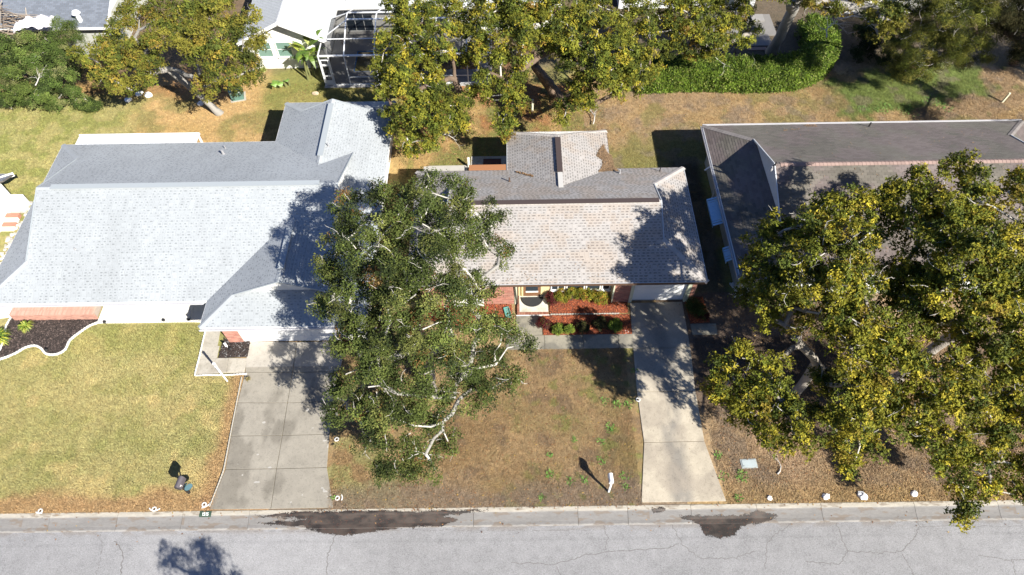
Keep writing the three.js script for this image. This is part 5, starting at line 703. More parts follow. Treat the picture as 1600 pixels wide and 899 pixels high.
tree({ seed: 101, label: 'large dark green oak with pale lichened limbs on the middle lawn', base: [-4.1, -14.6], fork: [668, 545, 3.2], r0: 0.25, kind: 'oak', pal: OAK, bark: 'grey', limbBark: 'pale', twig: 'dead', bare: 0.5, twigShare: 0.75, dense: 1.22, wiggle: 0.34, clumps: 9.0, clumpR: 0.40, sprigs: 23, scale: 1.02,
  blobs: [[610, 305, 8.6, 0.8], [655, 305, 9, 0.9], [700, 310, 8.8, 0.9], [738, 330, 8.3, 0.8], [775, 350, 7.6, 0.65], [780, 400, 7.4, 0.6], [755, 375, 8, 0.8], [710, 360, 9.2, 1], [660, 350, 9.6, 1], [615, 350, 9.2, 1], [570, 345, 8.4, 0.9], [545, 320, 7.9, 0.6], [535, 380, 8.2, 0.8], [575, 395, 8.9, 1], [625, 400, 9.7, 1], [675, 410, 9.8, 1], [720, 415, 8.9, 0.9], [745, 445, 7.8, 0.7], [515, 425, 7.6, 0.75], [550, 440, 8.3, 0.8], [600, 450, 9.2, 1], [650, 460, 9.6, 1], [700, 465, 8.8, 0.9], [735, 480, 7.4, 0.7], [520, 470, 6.9, 0.7], [560, 490, 7.9, 0.9], [610, 505, 8.6, 1], [660, 515, 8.6, 0.9], [705, 520, 7.5, 0.9], [750, 520, 6.3, 0.8], [785, 515, 5.6, 0.6], [810, 540, 5.0, 0.5], [545, 530, 7.2, 0.7], [590, 555, 7.4, 0.9], [640, 565, 7.4, 0.9], [690, 570, 6.6, 0.9], [735, 565, 5.8, 0.8], [775, 570, 5.0, 0.7], [800, 590, 4.4, 0.45], [540, 585, 6.0, 0.7], [515, 610, 5.2, 0.55], [575, 605, 6.4, 0.9], [620, 615, 6.3, 0.9], [665, 620, 5.8, 0.9], [710, 620, 5.0, 0.8], [755, 615, 4.4, 0.6], [555, 645, 5.2, 0.7], [600, 655, 5.4, 0.8], [645, 665, 5.0, 0.8], [690, 660, 4.4, 0.7], [580, 690, 4.4, 0.6], [625, 705, 4.2, 0.7], [665, 710, 3.9, 0.6], [605, 730, 3.5, 0.4], [645, 738, 3.4, 0.45], [680, 735, 3.3, 0.4], [530, 640, 4.6, 0.45], [730, 590, 4.2, 0.6], [700, 690, 3.7, 0.45]] });
tree({ seed: 102, label: 'yellow green tree leaning over the narrow driveway, its crown before the dark roof', base: [13.2, -14.2], forkH: 3.0, r0: 0.22, kind: 'camphor', pal: CAMPHOR, bark: 'grey', twig: 'dead', bare: 0.35, dense: 2.5, clumps: 8, clumpR: 0.36, sprigs: 14, gloss: true,
  blobs: [[1190, 375, 7.6, 0.7], [1225, 360, 8.2, 0.8], [1265, 350, 8.6, 0.9], [1305, 330, 8.8, 0.9], [1345, 320, 8.8, 0.8], [1370, 350, 8.8, 0.9], [1195, 425, 7.2, 0.8], [1240, 405, 8.4, 1], [1290, 395, 9, 1], [1335, 385, 9, 0.9], [1180, 475, 6.4, 0.6], [1215, 460, 7.4, 0.9], [1260, 450, 8.2, 1], [1310, 445, 8.8, 1], [1350, 440, 8.6, 0.8], [1280, 490, 7.6, 0.9], [1325, 495, 8, 0.9], [1210, 500, 6.2, 0.6], [1365, 500, 8, 0.8], [1330, 540, 7.2, 0.8], [1370, 550, 7.2, 0.9],
    [1125, 575, 5.5, 0.5], [1160, 560, 5.8, 0.6], [1200, 570, 5.9, 0.6], [1130, 610, 5.3, 0.6], [1170, 615, 5.7, 0.7], [1215, 620, 5.9, 0.7], [1150, 645, 5.1, 0.5], [1195, 655, 5.3, 0.7], [1240, 650, 5.7, 0.7], [1205, 690, 5.6, 0.5], [1250, 690, 5.8, 0.5], [1290, 600, 5.6, 0.4], [1285, 660, 5.8, 0.7], [1320, 600, 6.4, 0.8], [1330, 650, 6.4, 0.8], [1320, 690, 5.2, 0.6], [1335, 725, 4.6, 0.5], [1240, 480, 6.8, 0.6], [1160, 460, 6.0, 0.4], [1370, 610, 6.4, 0.9], [1375, 660, 5.4, 0.8], [1365, 695, 4.2, 0.45]] });
tree({ seed: 103, label: 'tallest yellow green tree at the right edge, its low branches hanging over the kerb', base: [18.2, -14.9], fork: [1484, 528, 3.6], r0: 0.24, kind: 'camphor', pal: CAMPHOR, bark: 'grey', twig: 'dead', bare: 0.35, dense: 2.5, clumps: 8, clumpR: 0.36, sprigs: 14, gloss: true,
  blobs: [[1500, 258, 9.2, 0.6], [1510, 285, 9.4, 0.7], [1435, 280, 9, 0.6], [1385, 300, 8.8, 0.6], [1420, 315, 9.2, 0.9], [1470, 310, 9.6, 0.9], [1530, 315, 9.6, 0.9], [1575, 300, 9, 0.7], [1600, 285, 8.8, 0.5], [1490, 350, 10, 1], [1545, 360, 10, 1], [1595, 350, 9.4, 0.9], [1460, 370, 9.6, 0.8], [1500, 405, 10, 1], [1550, 410, 10, 1], [1600, 400, 9.6, 0.9], [1480, 450, 9.2, 0.9], [1530, 455, 9.4, 1], [1590, 455, 9.4, 1], [1630, 430, 9, 1], [1440, 470, 8.2, 0.7], [1420, 520, 7.4, 0.8], [1540, 500, 8.4, 0.9], [1590, 505, 8.6, 1], [1640, 490, 8.6, 1], [1410, 570, 6.8, 0.9], [1455, 590, 6.8, 0.9], [1500, 580, 7.2, 0.8], [1560, 555, 7.4, 0.9], [1610, 560, 7.4, 0.9], [1430, 630, 6, 0.8], [1480, 640, 6, 0.9], [1530, 620, 6.4, 0.9], [1590, 610, 6.4, 0.7], [1460, 680, 4.8, 0.7], [1505, 685, 4.8, 0.8], [1550, 670, 5, 0.8], [1595, 660, 5, 0.6], [1480, 720, 3.9, 0.6], [1520, 725, 4, 0.7], [1565, 720, 4, 0.7], [1600, 735, 3.8, 0.5], [1505, 760, 3.4, 0.5], [1545, 765, 3.3, 0.5], [1590, 775, 3.2, 0.45], [1505, 795, 3, 0.35], [1502, 812, 2.9, 0.22], [1405, 650, 5, 0.7], [1660, 560, 8, 1.2], [1660, 650, 6, 1.2], [1670, 380, 9, 1.2], [1640, 730, 4.5, 0.9], [1455, 330, 9, 0.8], [1400, 345, 8.6, 0.7], [1415, 440, 7.6, 0.6], [1450, 420, 8.6, 0.7], [1460, 505, 6.6, 0.6], [1500, 505, 6.6, 0.5], [1560, 455, 8.6, 0.8], [1520, 540, 6.2, 0.6], [1400, 480, 7, 0.6], [1385, 530, 6.6, 0.6], [1395, 425, 8, 0.6], [1420, 405, 8.4, 0.6], [1445, 445, 7.8, 0.6], [1390, 455, 7.2, 0.5], [1425, 465, 7, 0.5], [1570, 640, 5.2, 0.5]] });
// the row behind the houses
tree({ seed: 104, label: 'golden leaved tree with a leaning pale trunk by the green cabinet', base: XZ(343, 177), fork: [262, 108, 3.4], r0: 0.2, kind: 'camphor', pal: GOLD, bark: 'pale', bare: 0.3, clumps: 8, clumpR: 0.46, sprigs: 20,
  blobs: [[130, 85, 4.8, 0.6], [160, 70, 5.4, 0.8], [160, 115, 4.6, 0.6], [185, 95, 5.2, 0.8], [200, 50, 6, 0.9], [185, 130, 4.2, 0.6], [225, 80, 6, 0.9], [245, 30, 6.8, 1], [265, 65, 6.8, 0.9], [235, 115, 5, 0.7], [290, 20, 7, 1], [300, 60, 7, 1], [335, 30, 7, 1], [345, 75, 6.6, 1], [380, 45, 6.4, 0.9], [310, 95, 6, 0.9], [340, 115, 5.2, 0.8], [375, 90, 5.6, 0.8], [370, 120, 4.6, 0.7], [395, 110, 4.4, 0.5], [320, 135, 4.2, 0.5], [400, 70, 5.4, 0.5], [210, 15, 6.6, 0.8], [340, 2, 7, 0.9], [395, 15, 6.4, 0.5], [205, 140, 3.6, 0.4]] });
tree({ seed: 105, label: 'dense olive tree standing between the pool enclosure and the middle house', base: [-4.6, -33.8], forkH: 2.4, r0: 0.2, kind: 'camphor', pal: OLIVE, bark: 'brown', twig: 'dead', bare: 0.3, dense: 2.5, clumps: 8.5, clumpR: 0.38, sprigs: 14,
  blobs: [[630, 25, 7, 0.9], [665, 15, 7.2, 0.9], [690, 40, 7, 0.8], [605, 70, 6.4, 0.7], [640, 65, 7, 1], [675, 80, 6.8, 0.9], [595, 105, 5.6, 0.6], [625, 110, 6.2, 0.9], [660, 120, 6, 0.9], [600, 140, 5, 0.5], [635, 150, 5.2, 0.8], [670, 160, 5.2, 0.8], [615, 175, 4.2, 0.6], [650, 185, 4.4, 0.7], [690, 190, 4.4, 0.7], [635, 215, 3.4, 0.6], [665, 220, 3.4, 0.6], [720, 165, 4.4, 0.6], [735, 150, 4.4, 0.5], [700, 165, 4.8, 0.6], [640, 230, 2.8, 0.4], [705, 80, 6.4, 0.45], [620, 2, 7, 0.8], [715, 195, 3.8, 0.4], [700, 5, 7, 0.8], [645, 40, 7, 0.8], [610, 125, 5.6, 0.6], [655, 140, 5.4, 0.7], [680, 130, 5.6, 0.6], [680, 200, 4, 0.6], [615, 200, 3.4, 0.5], [640, 175, 4.6, 0.7], [725, 190, 3.8, 0.4]] });
tree({ seed: 106, label: 'largest olive tree with a bent brown trunk behind the middle house', base: XZ(868, 148), fork: [836, 104, 2.8], r0: 0.28, kind: 'camphor', pal: OLIVE, bark: 'brown', twig: 'dead', bare: 0.3, dense: 2.5, clumps: 8.5, clumpR: 0.38, sprigs: 14,
  blobs: [[735, 15, 7.4, 0.8], [770, 20, 7.8, 1], [810, 20, 8, 1], [855, 20, 8, 0.9], [740, 55, 6.8, 0.7], [775, 60, 7.4, 1], [815, 55, 7.8, 0.9], [785, 95, 6.4, 0.9], [815, 85, 6.8, 0.6], [795, 130, 5.4, 0.8], [770, 150, 4.8, 0.6], [800, 165, 4.4, 0.7], [785, 190, 3.6, 0.5], [790, 212, 3, 0.35], [905, 20, 8, 1], [895, 55, 7.6, 0.9], [935, 45, 7.8, 1], [980, 30, 7.4, 1], [930, 85, 6.8, 1], [970, 75, 7, 1], [900, 100, 6, 0.8], [985, 110, 5.6, 0.8], [945, 120, 5.6, 0.9], [905, 140, 4.6, 0.7], [885, 165, 3.8, 0.6], [970, 135, 4.8, 0.6], [1005, 80, 6, 0.6], [920, 165, 3.6, 0.4], [880, 185, 3, 0.35], [870, 40, 7.8, 0.6], [1010, 25, 6.8, 0.7], [815, 110, 5.8, 0.5], [870, 75, 6.8, 0.6], [915, 130, 5, 0.7], [960, 105, 6, 0.8], [1000, 115, 4.8, 0.6], [755, 120, 5.6, 0.5], [830, 30, 7.8, 0.8], [750, 85, 6.6, 0.4], [930, 5, 7.6, 0.9], [1000, 0, 7, 0.9], [790, 0, 7.8, 0.9], [845, 0, 7.8, 0.8], [800, 145, 4.8, 0.6], [862, 62, 7, 0.7], [885, 85, 6.2, 0.6], [1015, 60, 5.6, 0.7], [1015, 105, 4.4, 0.6], [1000, 130, 3.6, 0.5], [850, 45, 7.6, 0.6], [720, 45, 6.8, 0.6], [730, 95, 5.6, 0.4]] });
tree({ seed: 107, label: 'small olive tree above the left half of the clipped hedge', base: XZ(1145, 88), forkH: 1.4, r0: 0.17, kind: 'camphor', pal: OLIVE, bark: 'grey', twig: 'dead', bare: 0.4, clumps: 8, clumpR: 0.42, sprigs: 18,
  blobs: [[1040, 30, 5.6, 0.7], [1075, 20, 6, 0.8], [1110, 20, 6, 0.7], [1145, 35, 5.2, 0.7], [1060, 60, 4.8, 0.7], [1095, 55, 5.2, 0.8], [1130, 60, 4.6, 0.7], [1160, 62, 3.8, 0.5], [1110, 80, 3.6, 0.5], [1075, 82, 3.4, 0.4], [1040, 75, 4.2, 0.5], [1025, 50, 5, 0.5], [1165, 40, 4.2, 0.4], [1050, 5, 6.2, 0.8], [1090, 0, 6.2, 0.8], [1130, 5, 6, 0.7], [1085, 40, 5.4, 0.7], [1120, 42, 5.2, 0.7], [1150, 15, 5.2, 0.5], [1055, 45, 5.2, 0.6], [1170, 20, 4.8, 0.5], [1178, 45, 3.8, 0.4], [1160, 5, 5.4, 0.5], [1110, -10, 6.4, 0.8]] });
tree({ seed: 108, label: 'tall tree with a thick bare tan trunk above the hedge corner', base: XZ(1206, 82), fork: [1240, 14, 4.6], r0: 0.34, kind: 'camphor', pal: GOLD, bark: 'pale', twig: 'dead', bare: 0.6, clumps: 8, clumpR: 0.44, sprigs: 18,
  blobs: [[1275, 5, 7.2, 0.5], [1310, 8, 7.2, 0.6], [1345, 8, 7.2, 0.7], [1380, 18, 7.2, 0.8], [1405, 12, 7.4, 0.6], [1370, 40, 6.8, 0.5], [1395, 36, 7, 0.5], [1230, -25, 8, 1], [1270, -30, 7.4, 1], [1190, -30, 8, 1], [1320, -20, 7.6, 0.8], [1240, 5, 6, 0.3], [1375, 58, 6.4, 0.3]] });
tree({ seed: 109, label: 'dark feathery evergreen drooping over the bright green patch at the right', base: XZ(1452, 88), forkH: 3, r0: 0.22, kind: 'cedar', pal: DKGREEN, bark: 'brown', twig: 'dead', bare: 0.6, dense: 2.2, clumps: 10, clumpR: 0.36, sprigs: 17, scale: 1.05,
  blobs: [[1410, 75, 3, 0.7], [1405, 100, 2.6, 0.7], [1430, 95, 3.6, 0.8], [1450, 62, 3.4, 0.8], [1440, 40, 7, 0.7], [1470, 30, 7.8, 0.9], [1505, 20, 8.2, 0.9], [1535, 20, 8, 0.8], [1490, 55, 6.9, 0.8], [1525, 50, 5.4, 0.7], [1530, 68, 4.6, 0.6], [1465, 95, 3.2, 0.6], [1500, 85, 4, 0.6], [1450, 10, 8, 0.8], [1415, 112, 2.4, 0.6], [1440, 118, 2, 0.5], [1480, 0, 8, 1], [1520, -5, 8.6, 0.9], [1455, 80, 3.6, 0.8], [1540, 80, 3.6, 0.6], [1510, 105, 2.6, 0.5], [1405, 60, 2.2, 0.5], [1440, 20, 7.4, 0.7], [1470, 62, 3.5, 0.8], [1500, 70, 4.6, 0.8]] });
tree({ seed: 110, label: 'shaded dark evergreen with a brown trunk in the top right corner', base: XZ(1586, 98), fork: [1600, 50, 4], r0: 0.26, kind: 'cedar', pal: [[0.6, [0.055, 0.06, 0.022]], [0.4, [0.10, 0.09, 0.035]]], bark: 'brown', twig: 'dead', bare: 0.5, clumps: 9, clumpR: 0.46, sprigs: 24, scale: 1.1,
  blobs: [[1560, 20, 6.2, 0.9], [1590, 30, 6.4, 0.9], [1570, 50, 5.2, 0.7], [1610, 10, 7, 1], [1620, 55, 6, 0.9], [1640, 80, 5, 0.9], [1545, 0, 8.4, 0.8], [1650, 120, 4, 0.9], [1580, 0, 7, 1], [1550, 35, 6, 0.8], [1620, 30, 6.6, 1], [1600, 80, 4.6, 0.6], [1640, 0, 7.4, 1.2], [1680, 60, 6.5, 1.2], [1660, 160, 4.5, 1.0]] });
tree({ seed: 111, label: 'dense green shrubby tree filling the yard corner at the far left', base: XZ(60, 130), forkH: 0.9, r0: 0.16, kind: 'shrub', pal: LUSH, bark: 'brown', twig: 'dead', bare: 0.35, clumps: 9, clumpR: 0.42, sprigs: 26, scale: 1.25,
  blobs: [[10, 75, 3.6, 0.8], [45, 62, 3.8, 0.9], [80, 75, 3.4, 0.8], [15, 105, 3, 0.8], [55, 95, 3.2, 0.9], [95, 105, 2.8, 0.8], [25, 135, 2, 0.8], [70, 130, 2.2, 0.8], [110, 135, 1.8, 0.7], [10, 155, 1, 0.6], [50, 155, 1, 0.6], [90, 155, 0.9, 0.6], [125, 152, 0.9, 0.5], [140, 160, 0.6, 0.4], [-20, 100, 3, 0.9]] });
tree({ seed: 112, label: 'slender dark green sapling between the brush pile and the golden tree', base: XZ(112, 118), forkH: 1.2, r0: 0.09, kind: 'cedar', pal: LUSH, bark: 'brown', clumps: 9, clumpR: 0.36, sprigs: 22,
  blobs: [[95, 45, 4, 0.5], [110, 60, 3.6, 0.6], [95, 75, 3, 0.6], [120, 85, 2.6, 0.5], [108, 35, 4.4, 0.3], [130, 110, 1.8, 0.5]] });
tree({ seed: 115, label: 'low dark broadleaf thicket in the shade between the hedge corner and the drooping evergreen', base: XZ(1345, 70), forkH: 0.9, r0: 0.12, kind: 'shrub', pal: [[0.5, [0.05, 0.065, 0.018]], [0.3, [0.085, 0.10, 0.025]], [0.2, [0.03, 0.04, 0.013]]], bark: 'brown', clumps: 9, clumpR: 0.42, sprigs: 22, scale: 1.25,
  blobs: [[1355, 22, 1.6, 0.8], [1385, 35, 1.5, 0.8], [1348, 48, 1.2, 0.7], [1375, 62, 1.2, 0.8], [1355, 78, 0.9, 0.6], [1400, 20, 1.6, 0.8], [1390, 85, 1.0, 0.6], [1410, 60, 1.4, 0.7]] });
tree({ seed: 114, label: 'dark evergreen just beyond the right edge behind the dark roofed house', base: [37.2, -35.5], forkH: 2.4, r0: 0.2, kind: 'cedar', pal: DKGREEN, bark: 'brown', clumps: 9, clumpR: 0.46, sprigs: 24, scale: 1.1, blobs: [],
  world: [[36.6, 4.2, -35.2, 1], [38, 4.6, -34.6, 1.1], [37, 5.6, -36, 1.1], [38.4, 6, -36, 1.1], [36.8, 3.2, -36.6, 0.9], [38.8, 3.4, -36.8, 1.1], [37.5, 7, -35.4, 0.9], [39.5, 5, -35.4, 1.1]] });

// hedge: a clipped bank of leaves that bends round its right end
{
  const r = rngOf(130), path = [[8.3, -37.4], [12, -37.5], [16, -37.3], [19, -37.6], [20.8, -39], [21.4, -41], [21.2, -42.6]].map(p => V(p[0], 0, p[1])), c = new THREE.CatmullRomCurve3(path), t = thing('hedge', 'long clipped green hedge that bends back at its right end', 'hedge', [15, 0, -38]); const off = t.position;
  const pts = [], N = 24000, hw = 1.0, H = 1.5; for (let i = 0; i < N; i++) { const f = r(), p = c.getPointAt(f), g = c.getTangentAt(f), n = V(-g.z, 0, g.x); const a = r(); let s, y, nn; const wob = 0.8 + 0.4 * fbm(p.x * 0.9, p.z * 0.9, 3); if (a < 0.62) { s = r() * 2 - 1; y = H * wob * (1 - 0.25 * Math.pow(Math.abs(s), 4)); nn = V(0, 1, 0).addScaledVector(n, s * 0.5); } else { s = r() < 0.75 ? 1 : -1; y = r() * H * 0.95; nn = n.clone().multiplyScalar(s).add(V(0, 0.35, 0)); s *= 0.96; } const bump = 0.22 * (fbm(p.x * 2 + s * 2, p.z * 2 + y * 2, 3) - 0.5); const q = p.clone().addScaledVector(n, s * hw * (1 + bump)); q.y = y + bump - Math.pow(r(), 2) * 0.25; const den = fbm(p.x * 2.6 + s * 3, p.z * 2.6 + y * 3.1, 3); if (den < 0.36 && r() < 0.85) continue; pts.push({ p: q.sub(off), n: nn.normalize(), k: 0.45 + 1.0 * den * (0.6 + 0.8 * r()) }); }
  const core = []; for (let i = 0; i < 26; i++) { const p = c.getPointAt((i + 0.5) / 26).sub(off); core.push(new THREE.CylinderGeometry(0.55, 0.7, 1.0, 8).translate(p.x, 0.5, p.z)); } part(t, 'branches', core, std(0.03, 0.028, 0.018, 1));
  scatter(t, 'foliage', SPRIG.hedge[0], LEAFGLOSS, pts, r, [[0.38, [0.125, 0.20, 0.024]], [0.3, [0.19, 0.27, 0.035]], [0.2, [0.05, 0.085, 0.018]], [0.12, [0.28, 0.31, 0.09]]], 1.15);
}
// low shrubs: woody stems and a domed mass of leaves
function shrub(px, py, R, H, pal, label, seed, group, kind = 'shrub', n = 260) {
  const r = rngOf(seed), b = at(px, py, 0); const t = thing('shrub', label, 'shrub', [b.x, 0.02, b.z], 0, group); const pts = [], st = [];
  for (let i = 0; i < 9; i++) { const d = onSphere(r, 0.5); st.push(rod(V(0, 0, 0), V(d.x * R * 0.8, H * (0.3 + 0.6 * Math.abs(d.y)), d.z * R * 0.8), 0.014, 0.006, 4)); }
  for (let k = 0; k < 9; k++) { const d = onSphere(r, 0.45), cx = V(d.x * R * 0.65, H * (0.35 + 0.5 * Math.max(0, d.y)), d.z * R * 0.65), kk = 0.75 + 0.5 * r(); for (let i = 0; i < n / 9; i++) { const e = onSphere(r, 0.3), q = Math.pow(r(), 0.4) * R * 0.5; pts.push({ p: cx.clone().add(V(e.x * q, e.y * q * 0.8, e.z * q)).setY(Math.max(0.05, cx.y + e.y * q * 0.8)), n: e.clone().add(V(0, 0.6, 0)).normalize(), k: kk }); } }
  part(t, 'stems', st, BARK.brown); scatter(t, 'foliage', SPRIG[kind][0], LEAFGLOSS, pts, r, pal, 0.85); return t;
}
const YG = [[0.5, [0.22, 0.23, 0.03]], [0.25, [0.33, 0.26, 0.03]], [0.15, [0.10, 0.13, 0.02]], [0.1, [0.28, 0.09, 0.03]]], REDS = [[0.6, [0.11, 0.02, 0.02]], [0.25, [0.07, 0.025, 0.02]], [0.15, [0.10, 0.12, 0.02]]], GRN = [[0.5, [0.15, 0.21, 0.03]], [0.3, [0.22, 0.27, 0.04]], [0.2, [0.07, 0.11, 0.02]]], DK = [[0.6, [0.05, 0.045, 0.02]], [0.4, [0.08, 0.08, 0.025]]], CRT = 'croton shrubs in a row under the porch windows';
shrub(862, 472, 0.34, 0.8, REDS, 'red leaved shrub at the porch end of the croton row', 141); 
[[877, 470], [893, 470], [909, 469], [925, 468], [938, 471]].forEach(([x, y], i) => shrub(x, y, 0.42, 0.95, YG, `yellow green croton shrub under the porch windows, ${['next to the red leaved one', 'second from the red leaved one', 'in the middle of the row', 'second from the driveway end', 'at the driveway end of the row'][i]}`, 142 + i, CRT));
shrub(848, 511, 0.36, 0.55, REDS, 'dark red shrub at the porch end of the front mulch bed', 150); shrub(872, 518, 0.30, 0.5, GRN, 'bright green bush right of the dark red shrub in the front bed', 151); shrub(888, 519, 0.27, 0.45, GRN, 'small bright green bush left of the dark middle shrub in the front bed', 152); shrub(910, 515, 0.33, 0.45, DK, 'low dark brown shrub in the middle of the front bed', 153); shrub(937, 510, 0.36, 0.65, DK, 'taller dark shrub beside the green bush near the driveway', 154); shrub(960, 512, 0.36, 0.5, GRN, 'rounded yellow green bush at the driveway end of the front bed', 155); shrub(1086, 487, 0.5, 1.0, [[0.6, [0.06, 0.08, 0.02]], [0.4, [0.10, 0.13, 0.03]]], 'dark green bush right of the single garage', 156, undefined, 'cedar', 420);
shrub(1098, 496, 0.25, 0.35, REDS, 'small red shrub in the shaded bed right of the garage', 157); shrub(760, 505, 0.3, 0.4, [[0.6, [0.2, 0.17, 0.06]], [0.4, [0.11, 0.13, 0.03]]], 'straw green shrub under the oak before the brick wall', 158); shrub(722, 478, 0.25, 0.4, DK, 'small dark shrub below the window box', 159); shrub(740, 700 - 222, 0.25, 0.35, REDS, 'small reddish shrub below the window box', 160);
shrub(537, 545, 0.35, 0.6, [[0.7, [0.10, 0.03, 0.025]], [0.3, [0.06, 0.07, 0.02]]], 'reddish shrub at the right side of the wide garage', 161);
// strap leaved clumps: arching blades
function bladeClump(px, py, R, H, n, cols, label, seed, name = 'grass_clump', category = 'ornamental grass', group) {
  const r = rngOf(seed), b = at(px, py, 0), t = thing(name, label, category, [b.x, 0.02, b.z], 0, group), l = [];
  for (let i = 0; i < n; i++) { const a = r() * 6.2832, reach = R * (0.35 + 0.65 * r()), h = H * (0.6 + 0.5 * r()), w = 0.018 + 0.012 * r(), ca = Math.cos(a), sa = Math.sin(a), pos = []; const P = f => [ca * reach * f, h * (1 - Math.pow(Math.abs(f - 0.62) / 0.62, 2)) , sa * reach * f]; for (let k = 0; k < 4; k++) { const f0 = k / 4, f1 = (k + 1) / 4, p = P(f0), q = P(f1), w0 = w * (1 - f0 * f0), w1 = w * (1 - f1 * f1); const A = [p[0] - sa * w0, p[1], p[2] + ca * w0], B = [p[0] + sa * w0, p[1], p[2] - ca * w0], C2 = [q[0] - sa * w1, q[1], q[2] + ca * w1], D = [q[0] + sa * w1, q[1], q[2] - ca * w1]; pos.push(...A, ...B, ...D, ...A, ...D, ...C2); } const g = new THREE.BufferGeometry(); g.setAttribute('position', new THREE.Float32BufferAttribute(pos, 3)); g.computeVertexNormals(); const c = cols[Math.floor(r() * cols.length)], k = 0.7 + 0.6 * r(); l.push(tint(merge([g]), c.map(v => v * k))); }
  part(t, 'blades', l, std(1, 1, 1, 0.6, { vertexColors: true, side: THREE.DoubleSide }), { kind: 'stuff' }); return t;
}
bladeClump(45, 514, 0.48, 0.4, 170, [[0.20, 0.27, 0.03], [0.33, 0.34, 0.06], [0.1, 0.16, 0.02]], 'small bright green strap leaved clump before the brick planter', 171); bladeClump(4, 535, 0.75, 0.6, 260, [[0.16, 0.26, 0.03], [0.38, 0.38, 0.04], [0.08, 0.15, 0.02]], 'large yellow green strap leaved clump at the left edge', 172);
bladeClump(388, 594, 0.2, 0.16, 50, [[0.13, 0.12, 0.05], [0.2, 0.15, 0.06]], 'small brown weedy tuft at the corner of the pale walk', 173);
// banana: stout stems and broad torn leaves
function broadLeafPlant(b, n, L, W, H, label, seed, name, cat, cols) {
  const r = rngOf(seed), t = thing(name, label, cat, [b.x, 0, b.z]), st = [];
  for (let i = 0; i < Math.max(1, n / 6); i++) { const x = (r() - 0.5) * 0.9, z = (r() - 0.5) * 0.9; st.push(rod(V(x, 0, z), V(x + (r() - 0.5) * 0.4, H * 0.8, z + (r() - 0.5) * 0.4), 0.09, 0.05, 8)); } part(t, 'stem', st, std(0.16, 0.17, 0.06, 0.8));
  for (let i = 0; i < n; i++) { const a = r() * 6.2832, up = 0.3 + 0.7 * r(), l = L * (0.7 + 0.5 * r()), w = W * (0.7 + 0.5 * r()), x0 = (r() - 0.5) * 0.8, z0 = (r() - 0.5) * 0.8, y0 = H * (0.45 + 0.5 * r()), ca = Math.cos(a), sa = Math.sin(a), pos = []; const P = f => V(x0 + ca * l * f * 0.8, y0 + l * (up * f - 0.9 * f * f * f * (1.2 - up)), z0 + sa * l * f * 0.8), Wd = f => w * Math.sin(Math.PI * Math.min(1, 0.08 + f * 0.92)); for (let k = 0; k < 7; k++) { const f0 = k / 7, f1 = (k + 1) / 7 - (r() < 0.4 ? 0.02 : 0), p = P(f0), q = P(f1); for (const s of [-1, 1]) { const A = p.clone().add(V(-sa * Wd(f0) * s, -0.10 * Wd(f0), ca * Wd(f0) * s)), B = q.clone().add(V(-sa * Wd(f1) * s, -0.10 * Wd(f1), ca * Wd(f1) * s)); pos.push(...p.toArray(), ...A.toArray(), ...B.toArray(), ...p.toArray(), ...B.toArray(), ...q.toArray()); } } const g = new THREE.BufferGeometry(); g.setAttribute('position', new THREE.Float32BufferAttribute(pos, 3)); g.computeVertexNormals(); const c = cols[Math.floor(r() * cols.length)]; part(t, 'leaf', merge([g]), new THREE.MeshPhysicalMaterial({ color: lin(...c), roughness: 0.5, side: THREE.DoubleSide, transmission: 0.25, thickness: 0 })); }
}
broadLeafPlant(at(493, 118, 0), 24, 1.25, 0.24, 2.6, 'tall banana plant with broad torn leaves beside the pool enclosure', 181, 'banana_plant', 'banana plant', [[0.20, 0.29, 0.04], [0.30, 0.34, 0.06], [0.10, 0.18, 0.03], [0.13, 0.21, 0.03]]);
broadLeafPlant(at(441, 140, 0), 7, 0.55, 0.2, 0.8, 'small broad leaved plant on the grass before the white house', 182, 'elephant_ear', 'garden plant', [[0.13, 0.26, 0.03], [0.18, 0.32, 0.05]]);
bladeClump(412, 113, 0.4, 0.3, 70, [[0.2, 0.26, 0.04], [0.3, 0.33, 0.08]], 'low green strap leaved tuft at the foot of the white house', 183);
// dead branches
function deadBranch(b, len, ry, label, seed, mat = BARK.dead, h = 0.12, n = 16, group) {
  const r = rngOf(seed), t = thing('dead_branch', label, 'fallen branch', [b.x, b.y, b.z], ry, group), l = [], tw = []; const main = []; const keep = h > 0 && b.y < 1;
  const grow = (p, dir, L, w, depth, out) => { const k = depth === 0 ? 8 : 5; for (let i = 0; i < k; i++) { dir = dir.clone().add(V((r() - 0.5) * 0.9, (r() - 0.5) * 0.5, (r() - 0.5) * 0.9)).normalize(); const e = p.clone().addScaledVector(dir, L / k); if (keep) e.y = Math.max(0.02, Math.min(0.35, e.y)); out.push(rod(p, e, w * (1 - 0.75 * i / k), w * (1 - 0.75 * (i + 1) / k), depth ? 4 : 6)); p = e; if (depth === 0) main.push([p.clone(), dir.clone(), w * (1 - 0.75 * i / k)]); else if (depth === 1 && r() < 0.6) grow(p, dir.clone().add(V(r() - 0.5, r() - 0.5, r() - 0.5).multiplyScalar(1.8)).normalize(), L * 0.5, w * 0.5, 2, out); } };
  grow(V(-len / 2, h, 0), V(1, 0, 0), len, 0.04, 0, l); for (let i = 0; i < n * 0.5; i++) { const [p, d, w] = main[1 + Math.floor(r() * 7)]; grow(p, d.clone().add(V(r() - 0.5, (r() - 0.5) * 0.8, (r() - 0.5) * 2.4)).normalize(), len * (0.25 + 0.3 * r()), w * 0.6, 1, tw); }
  part(t, 'bough', l, mat); part(t, 'twigs', tw, mat, { kind: 'stuff' });
}
